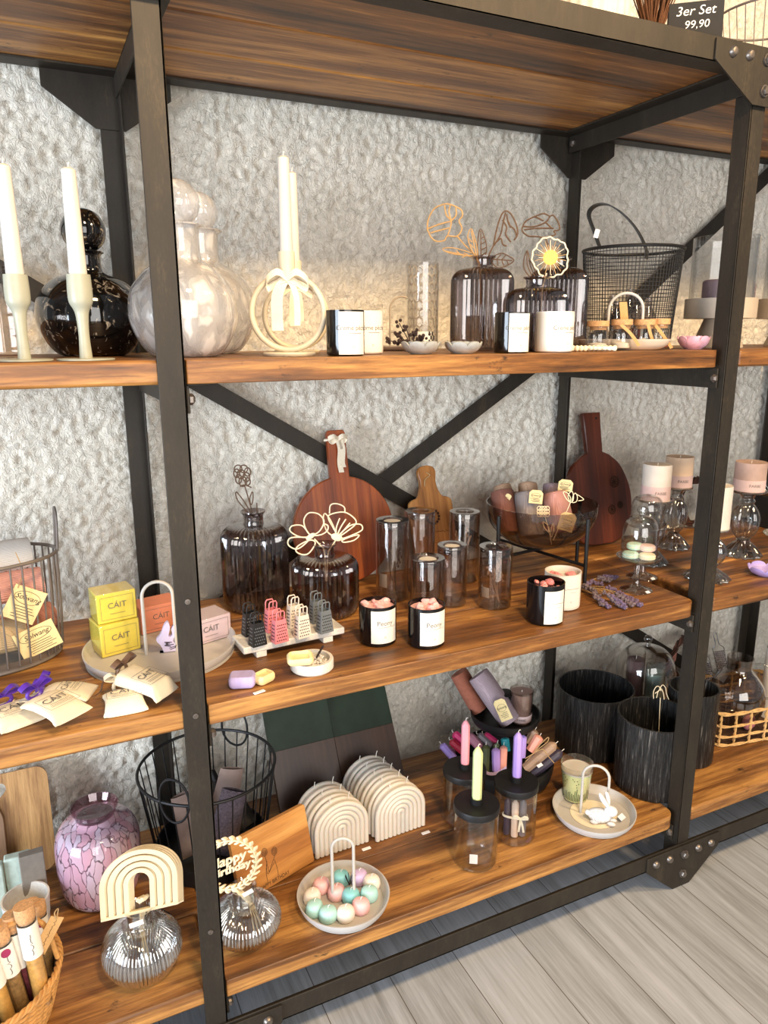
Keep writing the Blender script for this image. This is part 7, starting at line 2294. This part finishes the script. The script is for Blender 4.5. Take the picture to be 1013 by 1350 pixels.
        t = thing('hand_grater', 'flat steel hand grater with wire handle, %s' % lab, 'grater', mat4=m4, group='hand graters')
        MB().box((0, 0, Lg / 2), (w, .0012, Lg)).build('blade', 'chrome', t)
        q = MB()
        for i in range(5):
            for j in range(int(Lg / .0085)):
                q.lathe([(0, 0), (.0022, 0), (.0016, .0012), (0, .0012)], 6, M4=tr((i - 2) * w / 5.6 + (.002 if j % 2 else -.002), -.0006, .008 + j * .0085) @ rot('X', 90))
        q.build('perforation', 'hole', t)
        for sx in (-1, 1): MB().tube([(sx * w / 2, 0, 0), (sx * w / 2, 0, Lg)], .0016, 6).build('side_wire', 'chrome', t)
        top = Lg + .075
        MB().tube(smooth_path([(-w / 2, 0, Lg), (-w * .5, 0, Lg + .012), (-.007, 0, Lg + .028), (-.006, 0, top - .01), (0, 0, top), (.006, 0, top - .01), (.007, 0, Lg + .028), (w * .5, 0, Lg + .012), (w / 2, 0, Lg)], 5), .0016, 6).build('wire_handle', 'chrome', t)
    t = thing('soap_bar', 'rose pink soap bar in the seagrass basket right of the pitcher', 'soap', inb(.165, .06, .012), yaw)
    MB().ball((0, 0, .03), .03, (.9, .5, 1.0), 20).build('bar', 'pink_soap', t)
    s = Spot(1016, 26, z + .009, Y=inb(.27, .13).y)
    hb = s.h(842)
    t = thing('white_bottle', 'white bottle with black cap standing in the basket at the right edge', 'bottle', s.loc, s.rz)
    MB().lathe(sp2([(0, 0), (s.r, 0), (s.r, .01), (s.r, hb * .8), (s.r * .9, hb * .86)], 3) + [(0, hb * .86)], 32).build('body', 'wht_glass', t)
    MB().lathe([(0, hb * .862), (s.r * .7, hb * .862), (s.r * .7, hb), (0, hb)], 24).build('cap', 'g_black', t)
shelf_four_right()
# ------------------------------------------------------------------ light
def area(name, loc, target, size, energy, col, sy=None):
    d = bpy.data.lights.new(name, 'AREA')
    d.shape = 'RECTANGLE'
    d.size, d.size_y = size, sy or size
    d.energy = energy
    d.color = col
    o = bpy.data.objects.new(name, d)
    COL.objects.link(o)
    o.location = loc
    o.rotation_euler = (V3(target) - V3(loc)).to_track_quat('-Z', 'Y').to_euler()
    return o
area('shop_front_daylight', (.2, -4.4, 1.75), (.8, .4, .95), 3.4, 240, (1.0, .97, .93), 2.6)
area('side_window_daylight', (-3.7, -1.5, 1.0), (.7, .62, .5), 2.0, 400, (.76, .87, 1.0), 2.0)
area('ceiling_lamp', (.5, -1.9, 3.5), (.7, .5, 1.7), .4, 125, (1.0, .70, .38))
area('ceiling_lamp', (2.4, -1.9, 3.5), (1.9, .5, 1.7), .4, 125, (1.0, .70, .38))
wd = bpy.data.worlds.new('room_light')
SC.world = wd
wd.use_nodes = True
bg = wd.node_tree.nodes['Background']
bg.inputs[0].default_value = (.90, .95, 1.0, 1)
bg.inputs[1].default_value = .40
SC.view_settings.view_transform = 'Standard'
SC.view_settings.look = 'None'
SC.view_settings.gamma = 1
SC.view_settings.exposure = -0.52
SC.cycles.transparent_max_bounces = 40
SC.cycles.max_bounces = 10
SC.cycles.sample_clamp_indirect = 6
